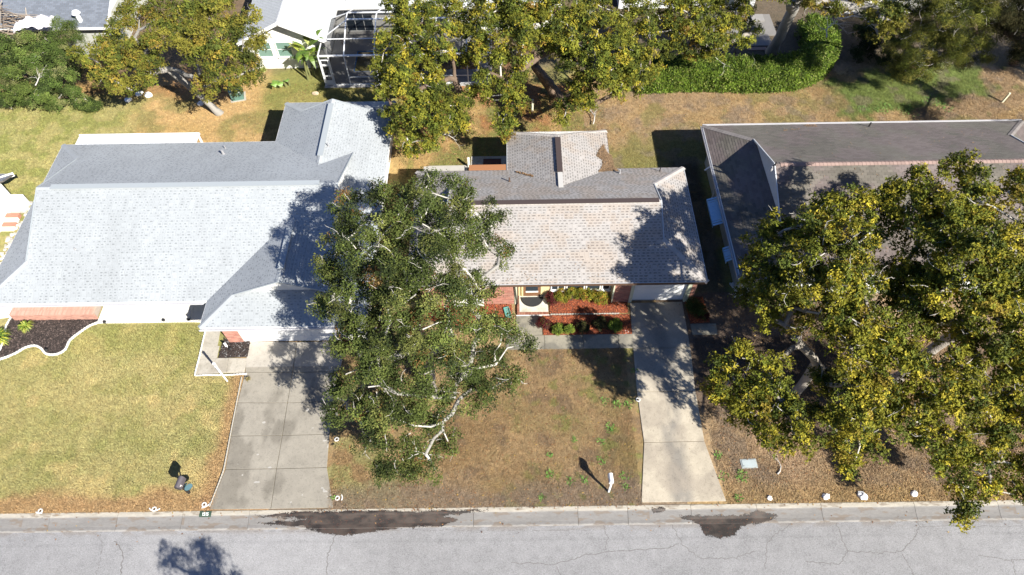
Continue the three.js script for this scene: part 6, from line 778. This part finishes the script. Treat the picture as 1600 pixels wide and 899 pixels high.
deadBranch(at(930, 180, 0.05), 2.0, 1.35, 'bare pale branch lying on the leaf litter behind the middle house', 191); deadBranch(at(912, 160, 0.05), 1.2, 0.6, 'short bare branch under the largest olive tree', 192); deadBranch(at(1140, 102, 1.5), 2.2, -0.7, 'long pale branch fallen across the top of the hedge', 193, BARK.dead, 0.1, 7); deadBranch(at(690, 205, 2), 1.6, 1.2, 'grey dead branch caught at the lower edge of the dense olive tree', 194); deadBranch(at(1297, 40, 4), 2.6, 1.15, 'long pale dead bough hanging from the tall tree by the hedge corner', 195, BARK.dead, 0, 18); deadBranch(at(1340, 25, 4.6), 2.6, 0.15, 'pale dead bough reaching right from the tall tree', 196, BARK.dead, 0, 14); deadBranch(at(1462, 78, 3.8), 1.8, 0.5, 'mass of pale dead twigs inside the drooping evergreen', 197, BARK.dead, 0, 26); deadBranch(at(1226, 736, 0.03), 0.8, 0.4, 'small grey twig lying in the needles by the kerb', 198, BARK.dead, 0.03, 8);
{ // brush pile with a white sheet on it
  const b = at(58, 92, 0.0), r = rngOf(200), t = thing('brush_pile', 'tall heap of cut dry branches before the blue grey roof', 'brush pile', [b.x, 0, b.z]); const tones = [std(0.34, 0.27, 0.2, 1), std(0.25, 0.19, 0.14, 1), std(0.44, 0.38, 0.31, 1)]; const lists = [[], [], []];
  for (let i = 0; i < 420; i++) { const x = (r() - 0.5) * 5.0, z = (r() - 0.5) * 2.2, k = Math.max(0.25, 1 - Math.hypot(x / 3.6, z / 2.4)), y = k * 4.3 * Math.sqrt(r()) + 0.1, a = r() * 0.9 - 0.25 + (r() < 0.2 ? 1.2 : 0), L = 0.5 + 1.1 * r(), d = V(Math.cos(a) * L, (r() - 0.5) * 0.5, Math.sin(a) * L); lists[i % 3].push(rod(V(x, y, z).sub(d), V(x, y, z).add(d), 0.03 * (0.5 + r()), 0.012, 4)); } lists.forEach((l, i) => part(t, 'branches', l, tones[i], { kind: 'stuff' }));
  const s = thing('tarpaulin', 'crumpled white sheet among the cut branches at the far left', 'tarpaulin', at(57, 46, 3.3).toArray(), 0.3); const g = new THREE.PlaneGeometry(2.3, 1.3, 40, 24); g.rotateX(-Math.PI / 2); const p = g.attributes.position; for (let i = 0; i < p.count; i++) { const x = p.getX(i), z = p.getZ(i); p.setY(i, 0.75 * fbm(x * 2.4 + 4, z * 2.4, 4) + 0.3 - 0.2 * x * x - 0.3 * z * z); p.setX(i, x + 0.15 * (fbm(z * 2, 3, 2) - 0.5)); } const g2 = g.clone().translate(0, -0.01, 0); g.computeVertexNormals(); part(s, 'sheet', [g, g2], std(0.55, 0.53, 0.56, 0.8, { side: THREE.DoubleSide }));
}
// vine tangles on the corner shrubs
deadBranch(at(36, 92, 3.3), 1.6, 0.3, 'brown bare vine tangle on the green shrubby tree', 201, BARK.brown, 0.2, 20); deadBranch(at(75, 128, 2.6), 1.5, 0.9, 'pale dead twigs on the front of the green shrubby tree', 202, BARK.dead, 0.2, 20);

// ---------------------------------------------------------------- street furniture and small things
{ // mailbox with a teal fish-shaped board at its side
  const b = at(296, 771, 0); const t = thing('mailbox', 'dark grey mailbox with a teal side board on the straw lawn', 'mailbox', [b.x, 0, b.z], -0.16); t.scale.set(0.78, 0.95, 0.78);
  part(t, 'post', bx(-0.06, 0.06, -0.1, 1.05, -0.06, 0.06, 0.008), M.darkMetal); part(t, 'brace', bar(V(0, 0.6, -0.05), V(0, 1.0, -0.38), 0.05), M.darkMetal);
  const s = new THREE.Shape(); s.moveTo(-0.15, 0); s.lineTo(0.15, 0); s.lineTo(0.15, 0.18); s.absarc(0, 0.18, 0.15, 0, Math.PI, false); s.lineTo(-0.15, 0); const g = new THREE.ExtrudeGeometry(s, { depth: 0.62, bevelEnabled: true, bevelSize: 0.012, bevelThickness: 0.012, bevelSegments: 2, curveSegments: 14 }); g.translate(0, 1.06, -0.42); part(t, 'box', metric(g), std(0.085, 0.075, 0.085, 0.55)); 
  const dg = new THREE.ExtrudeGeometry(s, { depth: 0.02, bevelEnabled: false }); dg.translate(0, 1.06, 0.215); part(t, 'door', metric(dg), std(0.04, 0.04, 0.045, 0.5)); part(t, 'flag', [bx(0.168, 0.18, 1.14, 1.32, 0.02, 0.05), bx(0.168, 0.182, 1.26, 1.34, 0.04, 0.13)], std(0.65, 0.6, 0.55, 0.5));
  const f = new THREE.Shape(); f.absellipse(0, 0, 0.22, 0.13, 0, Math.PI * 2); const fg = new THREE.ExtrudeGeometry(f, { depth: 0.05, bevelEnabled: true, bevelSize: 0.015, bevelThickness: 0.015, bevelSegments: 2 }); fg.rotateX(-Math.PI / 2 + 0.5); fg.rotateY(0.95); fg.translate(0.27, 0.72, -0.10); part(t, 'side_board', metric(fg), std(0.028, 0.085, 0.105, 0.7));
  const tf = new THREE.Shape(); tf.moveTo(0, 0); tf.lineTo(0.2, 0.13); tf.lineTo(0.15, 0); tf.lineTo(0.2, -0.13); const tg = new THREE.ExtrudeGeometry(tf, { depth: 0.04, bevelEnabled: false }); tg.rotateX(-Math.PI / 2 + 0.5); tg.rotateY(0.95 + Math.PI); tg.translate(0.13, 0.74, -0.30); part(t, 'tail_board', metric(tg), std(0.025, 0.075, 0.095, 0.7));
}
{ // plain white mailbox
  const b = at(951, 769, 0); const t = thing('mailbox', 'plain white mailbox on a white post beside the narrow driveway', 'mailbox', [b.x, 0, b.z], 0.05); t.scale.set(0.85, 1, 0.75);
  part(t, 'post', bx(-0.05, 0.05, -0.1, 1.08, -0.05, 0.05, 0.008), M.trim); part(t, 'arm', [bx(-0.045, 0.045, 0.96, 1.04, -0.45, 0.0, 0.006)], M.trim); part(t, 'brace', bar(V(0, 0.62, -0.03), V(0, 0.96, -0.34), 0.05), M.trim);
  const s = new THREE.Shape(); s.moveTo(-0.11, 0); s.lineTo(0.11, 0); s.lineTo(0.11, 0.13); s.absarc(0, 0.13, 0.11, 0, Math.PI, false); s.lineTo(-0.11, 0); const g = new THREE.ExtrudeGeometry(s, { depth: 0.5, bevelEnabled: true, bevelSize: 0.01, bevelThickness: 0.01, bevelSegments: 2, curveSegments: 12 }); g.translate(0, 1.09, -0.52); part(t, 'box', metric(g), M.trim); const dg = new THREE.ExtrudeGeometry(s, { depth: 0.015, bevelEnabled: false }); dg.translate(0, 1.09, -0.008 + 0.0); part(t, 'door', metric(dg), M.metalWhite); part(t, 'flag', [bx(-0.135, -0.123, 1.16, 1.19, -0.25, -0.05), bx(-0.136, -0.122, 1.16, 1.24, -0.25, -0.2)], std(0.4, 0.04, 0.03, 0.5));
}
{ // yard lamp: tapered white post and dark lantern
  const b = at(355, 596, 0); const t = thing('yard_lamp', 'white tapered lamp post with a dark lantern by the pale walk', 'lamp post', [b.x, 0, b.z]); part(t, 'post', [rod(V(0, -0.05, 0), V(0, 1.56, 0), 0.04, 0.055, 12), new THREE.CylinderGeometry(0.07, 0.05, 0.05, 12).translate(0, 1.54, 0)], M.trim);
  const ln = part(t, 'lantern', [new THREE.CylinderGeometry(0.07, 0.05, 0.03, 6).translate(0, 1.58, 0), new THREE.ConeGeometry(0.10, 0.09, 6).translate(0, 1.86, 0), new THREE.SphereGeometry(0.018, 8, 6).translate(0, 1.915, 0), ...[0, 1, 2, 3, 4, 5].map(i => rod(V(0.06 * Math.cos(i * 1.0472), 1.58, 0.06 * Math.sin(i * 1.0472)), V(0.085 * Math.cos(i * 1.0472), 1.82, 0.085 * Math.sin(i * 1.0472)), 0.008, 0.008, 4))], M.trim); ln.scale.set(0.8, 1, 0.8); part(ln, 'lamp_glass', new THREE.CylinderGeometry(0.075, 0.055, 0.23, 6, 1, true).translate(0, 1.705, 0), std(0.3, 0.3, 0.3, 0.3));
}
{ // house number painted on the kerb
  const b = at(321, 801.5, 0.02); const cv = document.createElement('canvas'); cv.width = 512; cv.height = 160; const c = cv.getContext('2d'); c.fillStyle = '#33473a'; c.fillRect(0, 0, 512, 160); c.fillStyle = '#f4f4f0'; c.font = 'bold 128px sans-serif'; c.textAlign = 'center'; c.textBaseline = 'middle'; c.fillText('1515', 256, 84);
  const tx = new THREE.CanvasTexture(cv); tx.colorSpace = THREE.SRGBColorSpace; const t = thing('house_number', 'house number in white on a dark green kerb patch', 'painted number', [b.x, 0, -9.02], 0); const pos = [], uv = [], n = 8, w = 0.53, z0 = -0.075, z1 = 0.175; const Y = z => kerbY(-9.02 + z) + 0.005; for (let i = 0; i < n; i++) { const a = z0 + (z1 - z0) * i / n, d = z0 + (z1 - z0) * (i + 1) / n, va = 1 - i / n, vd = 1 - (i + 1) / n; const q = [[-w / 2, a, 0, va], [-w / 2, d, 0, vd], [w / 2, d, 1, vd], [-w / 2, a, 0, va], [w / 2, d, 1, vd], [w / 2, a, 1, va]]; for (const [x, z, u, v] of q) { pos.push(x, Y(z), z); uv.push(u, v); } } const g = new THREE.BufferGeometry(); g.setAttribute('position', new THREE.Float32BufferAttribute(pos, 3)); g.setAttribute('uv', new THREE.Float32BufferAttribute(uv, 2)); g.computeVertexNormals(); part(t, 'painted_number', g, std(1, 1, 1, 0.8, { map: tx }));
}
{ // meter box lid
  const b = at(1170, 725, 0); const t = thing('meter_box', 'pale grey blue concrete meter box lid in the dry turf', 'meter box', [b.x, 0, b.z], 0.03); const g = new RoundedBoxGeometry(0.74, 0.12, 0.44, 2, 0.02); part(t, 'frame', metric(g.translate(0, -0.015, 0)), plaster(0.33, 0.37, 0.375)); part(t, 'lid', metric(new RoundedBoxGeometry(0.62, 0.02, 0.33, 1, 0.008).translate(0, 0.055, 0)), plaster(0.36, 0.41, 0.42)); part(t, 'lift_hole', new THREE.CylinderGeometry(0.02, 0.02, 0.006, 8).translate(-0.26, 0.066, 0.11), M.black);
}
// white painted rocks
function rock(px, py, s, label, seed, h = 0.7, mat = std(0.78, 0.77, 0.74, 0.85), group) { const r = rngOf(seed), b = at(px, py, 0); const g = new THREE.IcosahedronGeometry(s, 2), p = g.attributes.position; const sx = 0.9 + 0.4 * r(), sz = 0.8 + 0.4 * r(); for (let i = 0; i < p.count; i++) { const v = V(p.getX(i), p.getY(i), p.getZ(i)), n = v.clone().normalize(), k = 0.5 + 0.95 * fbm(n.x * 1.7 + seed, n.y * 1.7 + n.z * 2.3, 3); v.multiplyScalar(k); p.setXYZ(i, v.x * sx, Math.max(-s * 0.3, v.y * h), v.z * sz); } g.computeVertexNormals(); const t = part(scene, 'rock', merge([g]), mat); t.position.set(b.x, s * 0.22, b.z); t.rotation.y = r() * 3; t.userData = { label, category: 'rock' }; if (group) t.userData.group = group; return t; }
rock(1202, 779, 0.115, 'smallest white rock at the kerb, nearest the narrow driveway', 211); rock(1290, 777, 0.145, 'white kerb rock, second from the narrow driveway', 212); rock(1347, 775, 0.185, 'largest white rock at the kerb under the yellow trees', 213); rock(1428, 772, 0.14, 'white kerb rock farthest right, beneath the low branches', 214);
const BR = 'pale rocks at the edge of the back yard'; rock(201, 157, 0.2, 'pale rock nearest the green shrubs in the back yard', 215); rock(206, 144, 0.18, 'small pale rock at the edge of the shade behind the left house', 216); rock(218, 147, 0.24, 'longest pale rock in the group behind the left house', 217, 0.5); rock(232, 150, 0.22, 'upright pale rock at the right of the group behind the left house', 218, 1.1); rock(313, 163, 0.2, 'single white rock left of the leaning pale trunk', 219);
rock(493, 147, 0.18, 'tan rock in the shade below the banana plant', 220, 0.7, std(0.45, 0.36, 0.25, 0.9));
{ // green padmount cabinet
  const b = at(372, 152, 0); const t = thing('utility_cabinet', 'pale green metal utility cabinet beside the leaning trunk', 'utility cabinet', [b.x, 0, b.z], 0.25); const gm = std(0.10, 0.19, 0.155, 0.55), g2 = std(0.14, 0.235, 0.20, 0.5); part(t, 'cabinet', metric(new RoundedBoxGeometry(0.78, 0.72, 0.72, 2, 0.02).translate(0, 0.36, 0)), gm); part(t, 'lid', metric(new RoundedBoxGeometry(0.84, 0.06, 0.78, 2, 0.02).translate(0, 0.745, 0)), g2); part(t, 'handle', bx(-0.03, 0.03, 0.32, 0.44, 0.362, 0.39), M.darkMetal); part(t, 'base', bx(-0.5, 0.5, -0.05, 0.03, -0.46, 0.46, 0.01), M.concreteTrim); part(t, 'warning_label', [bx(-0.32, -0.25, 0.6, 0.68, 0.361, 0.364), bx(0.2, 0.27, 0.6, 0.68, 0.361, 0.364)], M.trim);
}
function post(px, py, h, w, mat, label, lean = 0) { const b = at(px, py, 0); const t = thing('marker_post', label, 'post', [b.x, 0, b.z]); t.rotation.z = lean; part(t, 'shaft', bx(-w / 2, w / 2, -0.1, h, -w / 2, w / 2, 0.012), mat); part(t, 'cap', metric(new THREE.ConeGeometry(w * 0.72, w * 0.5, 4).rotateY(Math.PI / 4).translate(0, h + w * 0.25, 0)), mat); }
post(832, 173, 0.9, 0.12, std(0.7, 0.68, 0.52, 0.8), 'short cream post on the lawn below the bent brown trunk'); post(1566, 160, 0.75, 0.11, std(0.62, 0.6, 0.42, 0.8), 'cream marker post on the grass near the right edge', -0.1); post(733, 262, 0.8, 0.14, std(0.66, 0.64, 0.56, 0.8), 'thick cream post at the corner of the dark patio');
{ // back patio
  const p = structure('patio'); for (const [a, b] of [[-2.62, -1.5], [-1.49, -0.4]]) part(p, 'slab', slab([[a, -30.7], [b, -30.7], [b, -27.0], [a, -27.0]], 0.04, 0.12), M.concreteTrim);
  const t = thing('door_mat', 'dark reddish mat on the shaded back patio', 'mat', [-1.3, 0.045, -30.1]); part(t, 'mat', metric(new RoundedBoxGeometry(1.1, 0.018, 0.7, 1, 0.006).translate(0, 0.009, 0)), std(0.11, 0.045, 0.035, 1, { bumpMap: bumpRough, bumpScale: 0.01 })); part(t, 'border', [bx(-0.55, 0.55, 0.018, 0.024, -0.35, -0.31), bx(-0.55, 0.55, 0.018, 0.024, 0.31, 0.35)], M.black);
  const sl = structure('patio'); part(sl, 'slab', slab([[-5.2, -29.9], [-2.8, -29.9], [-2.8, -29.35], [-5.2, -29.35]], 0.1, 0.16), M.concreteTrim);
}
{ // half round door mat
  const t = thing('door_mat', 'dark half round doormat before the front door', 'mat', [0.87, 0.125, -20.08]); const s = new THREE.Shape(); s.absarc(0, 0, 0.6, Math.PI, 2 * Math.PI, false); s.lineTo(-0.6, 0); const g = new THREE.ExtrudeGeometry(s, { depth: 0.012, bevelEnabled: true, bevelSize: 0.006, bevelThickness: 0.004, bevelSegments: 1, curveSegments: 24 }); g.rotateX(-Math.PI / 2); part(t, 'mat', metric(g), std(0.025, 0.026, 0.028, 1, { bumpMap: bumpRough, bumpScale: 0.01 })); const r2 = new THREE.TorusGeometry(0.55, 0.012, 4, 24, Math.PI); r2.rotateX(Math.PI / 2); part(t, 'rim', r2.translate(0, 0.014, 0), M.black);
}
{ const b = at(793, 490, 0); const t = thing('splash_block', 'teal downspout splash block at the brick corner', 'splash block', [b.x, 0.03, b.z], 0.25); const m = std(0.10, 0.28, 0.25, 0.6); part(t, 'tray', bx(-0.14, 0.14, 0, 0.04, -0.32, 0.32, 0.01), m); part(t, 'rim', [bx(-0.15, -0.12, 0.03, 0.11, -0.32, 0.32, 0.006), bx(0.12, 0.15, 0.03, 0.11, -0.32, 0.32, 0.006), bx(-0.12, 0.12, 0.03, 0.11, -0.33, -0.29, 0.006)], m); }
{ const b = at(1152, 452, 0); const t = thing('splash_block', 'bluish white splash block in the shade at the dark roof corner', 'splash block', [b.x, 0.0, b.z], 0.4); part(t, 'tray', bx(-0.2, 0.2, 0, 0.05, -0.45, 0.45, 0.01), M.metalWhite); part(t, 'rim', [bx(-0.21, -0.17, 0.04, 0.14, -0.45, 0.45, 0.006), bx(0.17, 0.21, 0.04, 0.14, -0.45, 0.45, 0.006)], M.metalWhite); }
// concrete rings round the sprinkler heads
function ring(px, py, label, extra) { const b = at(px, py, 0); const t = thing('sprinkler_ring', label, 'sprinkler ring', [b.x, 0, b.z]); part(t, 'ring', new THREE.TorusGeometry(0.085, 0.03, 8, 20).rotateX(Math.PI / 2).translate(0, 0.02, 0), M.whiteWall); part(t, 'head', new THREE.CylinderGeometry(0.025, 0.03, 0.05, 8).translate(0, 0.02, 0), M.black); if (extra) { const a = new THREE.TorusGeometry(extra[0], 0.028, 6, 20, extra[1]); a.rotateX(Math.PI / 2); a.rotateY(extra[2]); part(t, 'curved_guard', a.translate(extra[3], 0.03, extra[4]), M.whiteWall); } }
ring(63, 799, 'white sprinkler ring by the kerb at the far left of the straw lawn', [0.28, 1.1, -1.1, 0, -0.18]); ring(241, 796, 'white sprinkler ring with a curved guard left of the dark mailbox', [0.30, 1.8, -0.7, 0.02, -0.22]); ring(319, 789, 'white sprinkler ring at the corner of the wide driveway', [0.45, 1.1, -0.35, -0.12, -0.3]); ring(526, 687, 'white sprinkler ring in the brown turf right of the wide driveway'); ring(527, 779, 'white sprinkler ring at the kerb right of the wide driveway', [0.22, 1.2, 0.7, 0.0, 0.0]); ring(997, 625, 'white sprinkler ring at the left edge of the narrow driveway'); ring(979, 519, 'white sprinkler ring in the red mulch by the driveway'); ring(967, 477, 'small white sprinkler ring below the brick pier');
// little dark garden lights
function gardenLight(px, py, label) { const b = at(px, py, 0); const t = thing('garden_light', label, 'garden light', [b.x, 0, b.z]); part(t, 'stake', rod(V(0, -0.05, 0), V(0, 0.18, 0), 0.012, 0.012, 6), M.black); part(t, 'shade', [new THREE.CylinderGeometry(0.04, 0.085, 0.06, 12).translate(0, 0.24, 0), new THREE.CylinderGeometry(0.05, 0.05, 0.06, 10).translate(0, 0.185, 0)], M.black); }
gardenLight(166, 507, 'black garden light at the right end of the mulch bed'); gardenLight(258, 504, 'black garden light in the middle of the porch edging'); gardenLight(297, 503, 'black garden light at the garage end of the porch edging'); gardenLight(75, 550, 'black garden light in the bend of the wavy edging'); gardenLight(362, 548, 'black garden light in the small dark bed by the garage');
{ const b = at(356, 544, 0); const t = thing('bed_sign', 'small white slanted yard sign in the small dark bed', 'sign', [b.x, 0.04, b.z], 0.3); part(t, 'stake', bx(-0.015, 0.015, 0, 0.35, -0.01, 0.01), M.trim); part(t, 'board', bx(-0.06, 0.06, 0.15, 0.5, 0.011, 0.03, 0.006), M.trim); }
// leaf drift lying in the roof valley of the middle house
{
  const r = rngOf(240), zb = -27.05, P = [[936, 236], [943, 226], [950, 238], [956, 240], [960, 258], [966, 268], [950, 268], [935, 271], [941, 262], [942, 252], [932, 246]].map(([a, b]) => XZ(a, b, 2.62)); const inside = (x, z) => { let s = false; for (let i = 0, j = P.length - 1; i < P.length; j = i++) { const [xi, zi] = P[i], [xj, zj] = P[j]; if ((zi > z) !== (zj > z) && x < (xj - xi) * (z - zi) / (zj - zi) + xi) s = !s; } return s; };
  const xs = P.map(p => p[0]), zs = P.map(p => p[1]); const l = []; const H = (x, z) => Math.max(z > zb ? 2.5 + 0.45 * (z - zb) : -9, x < 5.45 ? 2.46 + 0.33 * (5.45 - x) : 2.44); for (let i = 0; i < 5200; i++) { const x = Math.min(...xs) + r() * (Math.max(...xs) - Math.min(...xs)), z = Math.min(...zs) + r() * (Math.max(...zs) - Math.min(...zs)); if (!inside(x, z)) continue; const g = leafGeo(0.07, 0.04); g.rotateX((r() - 0.5) * 0.9); g.rotateY(r() * 6.3); g.translate(x, H(x, z) + 0.02 + 0.06 * r(), z); const k = 0.55 + 0.7 * r(); l.push(tint(g, [0.24 * k, 0.155 * k, 0.085 * k])); }
  stuff(part(scene, 'leaf_drift', l, M.vc), 'brown leaf drift lying on the back extension roof', 'fallen leaves');
  const l2 = []; for (let i = 0; i < 160; i++) { const f = r(), x = 0.5 + f * 0.9 , z = -26.75 + f * 0.62 + (r() - 0.5) * 0.1; const g = leafGeo(0.07, 0.04); g.rotateX((r() - 0.5) * 0.9); g.rotateY(r() * 6.3); g.translate(x - 0.35, Math.max(2.5 + 0.45 * (z - zb), 2.46 + 0.33 * (x - 0.35 + 0.35)) + 0.03 + 0.03 * r(), z); const k = 0.55 + 0.7 * r(); l2.push(tint(g, [0.22 * k, 0.13 * k, 0.06 * k])); } stuff(part(scene, 'leaf_drift', l2, M.vc), 'thin line of brown leaves in the left valley of the back roof', 'fallen leaves');
}
// leaves caught on the dark roof and along the eaves of the middle house
{
  const r = rngOf(243), l = []; const put = (x, y, z, n, sx, sz, f) => { for (let i = 0; i < n; i++) { const dx = (r() - 0.5) * sx, dz = (r() - 0.5) * sz, g = leafGeo(0.07, 0.04); g.rotateX((r() - 0.5) * 0.8); g.rotateY(r() * 6.3); g.translate(x + dx, f(x + dx, z + dz) + 0.025 + 0.02 * r(), z + dz); const k = 0.5 + 0.8 * r(); l.push(tint(g, [0.26 * k, 0.16 * k, 0.085 * k])); } };
  const B3 = (x, z) => 2.5 + 0.42 * (z + 30.4), F3 = (x, z) => 2.5 + 0.42 * (-19.5 - z), F2 = (x, z) => 2.5 + 0.42 * (-19.25 - z); put(17.3, 0, -30.1, 70, 0.7, 0.35, B3); put(16.2, 0, -29.6, 14, 0.5, 0.2, B3); put(15.6, 0, -29.5, 12, 0.3, 0.2, B3); for (let i = 0; i < 220; i++) put(13.8 + r() * 13, 0, -19.7 - r() * 5, 1 + Math.floor(r() * 2), 0.25, 0.2, F3); for (let i = 0; i < 90; i++) put(14 + r() * 13, 0, -25.4 - r() * 4.8, 1, 0.2, 0.2, B3); for (let i = 0; i < 90; i++) put(-2.8 + r() * 10, 0, -19.4 - r() * r() * 3.4, 1 + Math.floor(r() * 2), 0.2, 0.15, F2);
  stuff(part(scene, 'roof_leaves', l, M.vc), 'scattered brown leaves lying on the dark and taupe roofs', 'fallen leaves');
}
// weeds in the dry lawns
{
  const r = rngOf(250), l = []; for (const [px, py, s, n] of [[964, 633, 0.22, 40], [983, 634, 0.2, 36], [952, 670, 0.24, 40], [938, 692, 0.2, 20], [860, 712, 0.12, 20], [858, 742, 0.2, 34], [890, 754, 0.2, 24], [915, 750, 0.2, 24], [1122, 712, 0.16, 30], [1158, 746, 0.3, 60], [1153, 778, 0.2, 26], [975, 745, 0.2, 26], [978, 762, 0.14, 20], [848, 778, 0.14, 22], [898, 688, 0.12, 16], [945, 628, 0.2, 26], [940, 720, 0.25, 20], [990, 580, 0.15, 16], [1130, 745, 0.2, 20], [520, 778, 0.14, 10], [1340, 745, 0.2, 14], [1420, 175, 0.7, 90], [1380, 170, 0.6, 70], [1350, 172, 0.4, 40], [1460, 160, 0.8, 100], [1480, 170, 0.4, 40]]) { const c = at(px, py, 0); for (let i = 0; i < n; i++) { const a = r() * 6.28, q = Math.sqrt(r()) * s, g = leafGeo(0.09 + 0.05 * r(), 0.05); g.rotateX(-0.2 - 0.6 * r()); g.rotateY(r() * 6.3); const k = 0.6 + 0.7 * r(); g.translate(c.x + Math.cos(a) * q, 0.015 + 0.05 * r(), c.z + Math.sin(a) * q); l.push(tint(g, [0.12 * k, 0.24 * k, 0.035 * k])); } }
  stuff(part(scene, 'weeds', l, std(1, 1, 1, 0.7, { vertexColors: true, side: THREE.DoubleSide })), 'scattered green weeds in the dry turf', 'weeds');
}
// fallen leaves on road, kerb and lawns
{
  const r = rngOf(260), n = 21000, g = leafGeo(0.075, 0.042), inst = new THREE.InstancedMesh(g, std(1, 1, 1, 0.9, { side: THREE.DoubleSide }), n), o = new THREE.Object3D(); let k = 0;
  for (let i = 0; i < n; i++) { let x, z; const q = r(); if (q < 0.30) { x = 7.5 + r() * 20; z = -20 + r() * 10.9; } else if (q < 0.58) { x = -8.3 + r() * 14; z = -17 + r() * 8; } else if (q < 0.85) { x = -7 + r() * 13; z = -37.5 + r() * 7.5; if (x > -0.9 && x < 6 && z > -31) continue; } else if (q < 0.86) { x = -22 + r() * 44; z = -9.1 + Math.pow(r(), 2) * 1.3; } else { x = -20 + r() * 40; z = -38 + r() * 6; if (z > -33.6 && x > -14 && x < -6) continue; }
    if (z > -20 && z < -9.1 && x > 5.3 && x < 9.2) { if (r() < 0.97) continue; } const y = z > KERB_BACK ? (z < ROAD_EDGE ? kerbY(z) : ROAD_Y) + 0.012 : 0.012 + 0.03 * r(); o.position.set(x, y, z); o.rotation.set((r() - 0.5) * 0.8, r() * 6.3, (r() - 0.5) * 0.8); o.scale.setScalar(0.6 + 0.8 * r()); o.updateMatrix(); inst.setMatrixAt(k, o.matrix); const c = pick(r, [[0.4, [0.24, 0.12, 0.05]], [0.3, [0.32, 0.2, 0.1]], [0.2, [0.14, 0.07, 0.035]], [0.1, [0.36, 0.24, 0.06]]]), f = 0.7 + 0.6 * r(); inst.setColorAt(k, lin(c[0] * f, c[1] * f, c[2] * f)); k++; }
  inst.count = k; inst.name = 'fallen_leaves'; scene.add(inst); stuff(inst, 'dry brown leaves strewn over the lawns and gutter', 'fallen leaves');
}
// turf: short blades in tufts, coloured like the sward they grow in
{
  const tuft = seed => { const r = rngOf(seed), pos = []; for (let i = 0; i < 9; i++) { const a = r() * 6.28, x = (r() - 0.5) * 0.13, z = (r() - 0.5) * 0.13, h = 0.025 + 0.035 * r(), L = 0.03 + 0.05 * r(), w = 0.006 + 0.005 * r(); pos.push(x - Math.sin(a) * w, 0, z + Math.cos(a) * w, x + Math.sin(a) * w, 0, z - Math.cos(a) * w, x + Math.cos(a) * L, h, z + Math.sin(a) * L); } const g = new THREE.BufferGeometry(); g.setAttribute('position', new THREE.Float32BufferAttribute(pos, 3)); g.computeVertexNormals(); return merge([g]); };
  const gm = std(1, 1, 1, 0.85, { side: THREE.DoubleSide });
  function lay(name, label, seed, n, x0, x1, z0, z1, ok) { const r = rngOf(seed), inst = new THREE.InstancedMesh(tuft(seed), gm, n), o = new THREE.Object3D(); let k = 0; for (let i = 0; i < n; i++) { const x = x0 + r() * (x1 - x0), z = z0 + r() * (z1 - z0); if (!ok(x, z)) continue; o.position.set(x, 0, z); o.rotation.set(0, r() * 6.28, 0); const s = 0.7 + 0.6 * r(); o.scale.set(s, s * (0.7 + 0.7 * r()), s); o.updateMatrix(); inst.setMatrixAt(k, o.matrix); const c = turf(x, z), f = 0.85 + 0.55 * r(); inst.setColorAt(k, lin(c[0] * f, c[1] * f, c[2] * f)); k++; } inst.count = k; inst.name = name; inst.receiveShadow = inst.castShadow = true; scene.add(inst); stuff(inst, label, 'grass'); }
  const bedEdge = x => { for (let i = 0; i + 1 < EDGE1.length; i++) if (x >= EDGE1[i][0] && x < EDGE1[i + 1][0]) return EDGE1[i][1]; return -18.8; };
  lay('grass', 'straw coloured tended lawn before the left house', 301, 60000, -26, -13.4, -19, -9.12, (x, z) => z > bedEdge(x) + 0.08 && !(x > -16.05 && z < -15.75) && !(x > -13.55 && z < -9.9 && true));
  lay('grass', 'dry brown lawn between the two driveways', 302, 52000, -8.4, 5.4, -17, -9.12, (x, z) => !(z < -16.95 && x > -0.5));
  lay('grass', 'sparse dry turf under the right hand trees', 303, 42000, 9.0, 26, -17.5, -9.12, (x, z) => x > 9.2 || z < -10.5);
  lay('grass', 'dry back lawns behind the three houses', 304, 110000, -34, 34, -38, -26.8, (x, z) => !(x > -26 && x < -14 && z > -29.4) && !(x > -13.6 && x < -7 && z > -32.8) && !(x > -5.2 && x < 9.3 && z > -27) && !(x > -2.6 && x < 5.2 && z > -30) && !(x > 11.3 && z > -30.3) && !(x < -28.6 && z > -28));
  lay('grass', 'lush green grass patch at the far right of the back yards', 305, 16000, 20, 34, -38.5, -32, (x, z) => fbm(x * 0.8 + 50, z * 0.8, 3) > 0.4);
}
// a street tree across the road, whose shadow falls on the carriageway
tree({ seed: 113, label: 'street tree across the road from the wide driveway', base: [-6.7, 0.6], forkH: 3.2, r0: 0.16, kind: 'oak', pal: OAK, bark: 'grey', bare: 0.3, clumps: 8, clumpR: 0.4, sprigs: 18,
  blobs: [] , world: [[-7.0, 6.2, 0.0, 1.0], [-8.2, 5.6, 0.3, 0.8], [-6.1, 5.4, 0.4, 0.9], [-6.6, 7.2, -0.3, 0.8], [-7.9, 7.3, 0.0, 0.6], [-5.9, 6.4, 0.4, 0.7], [-5.4, 4.8, 0.9, 0.8], [-4.6, 4.9, 0.7, 0.7], [-7.4, 5.0, 0.6, 0.8]] });
console.log('sprigs', leafTotal);
renderer.render(scene, camera);
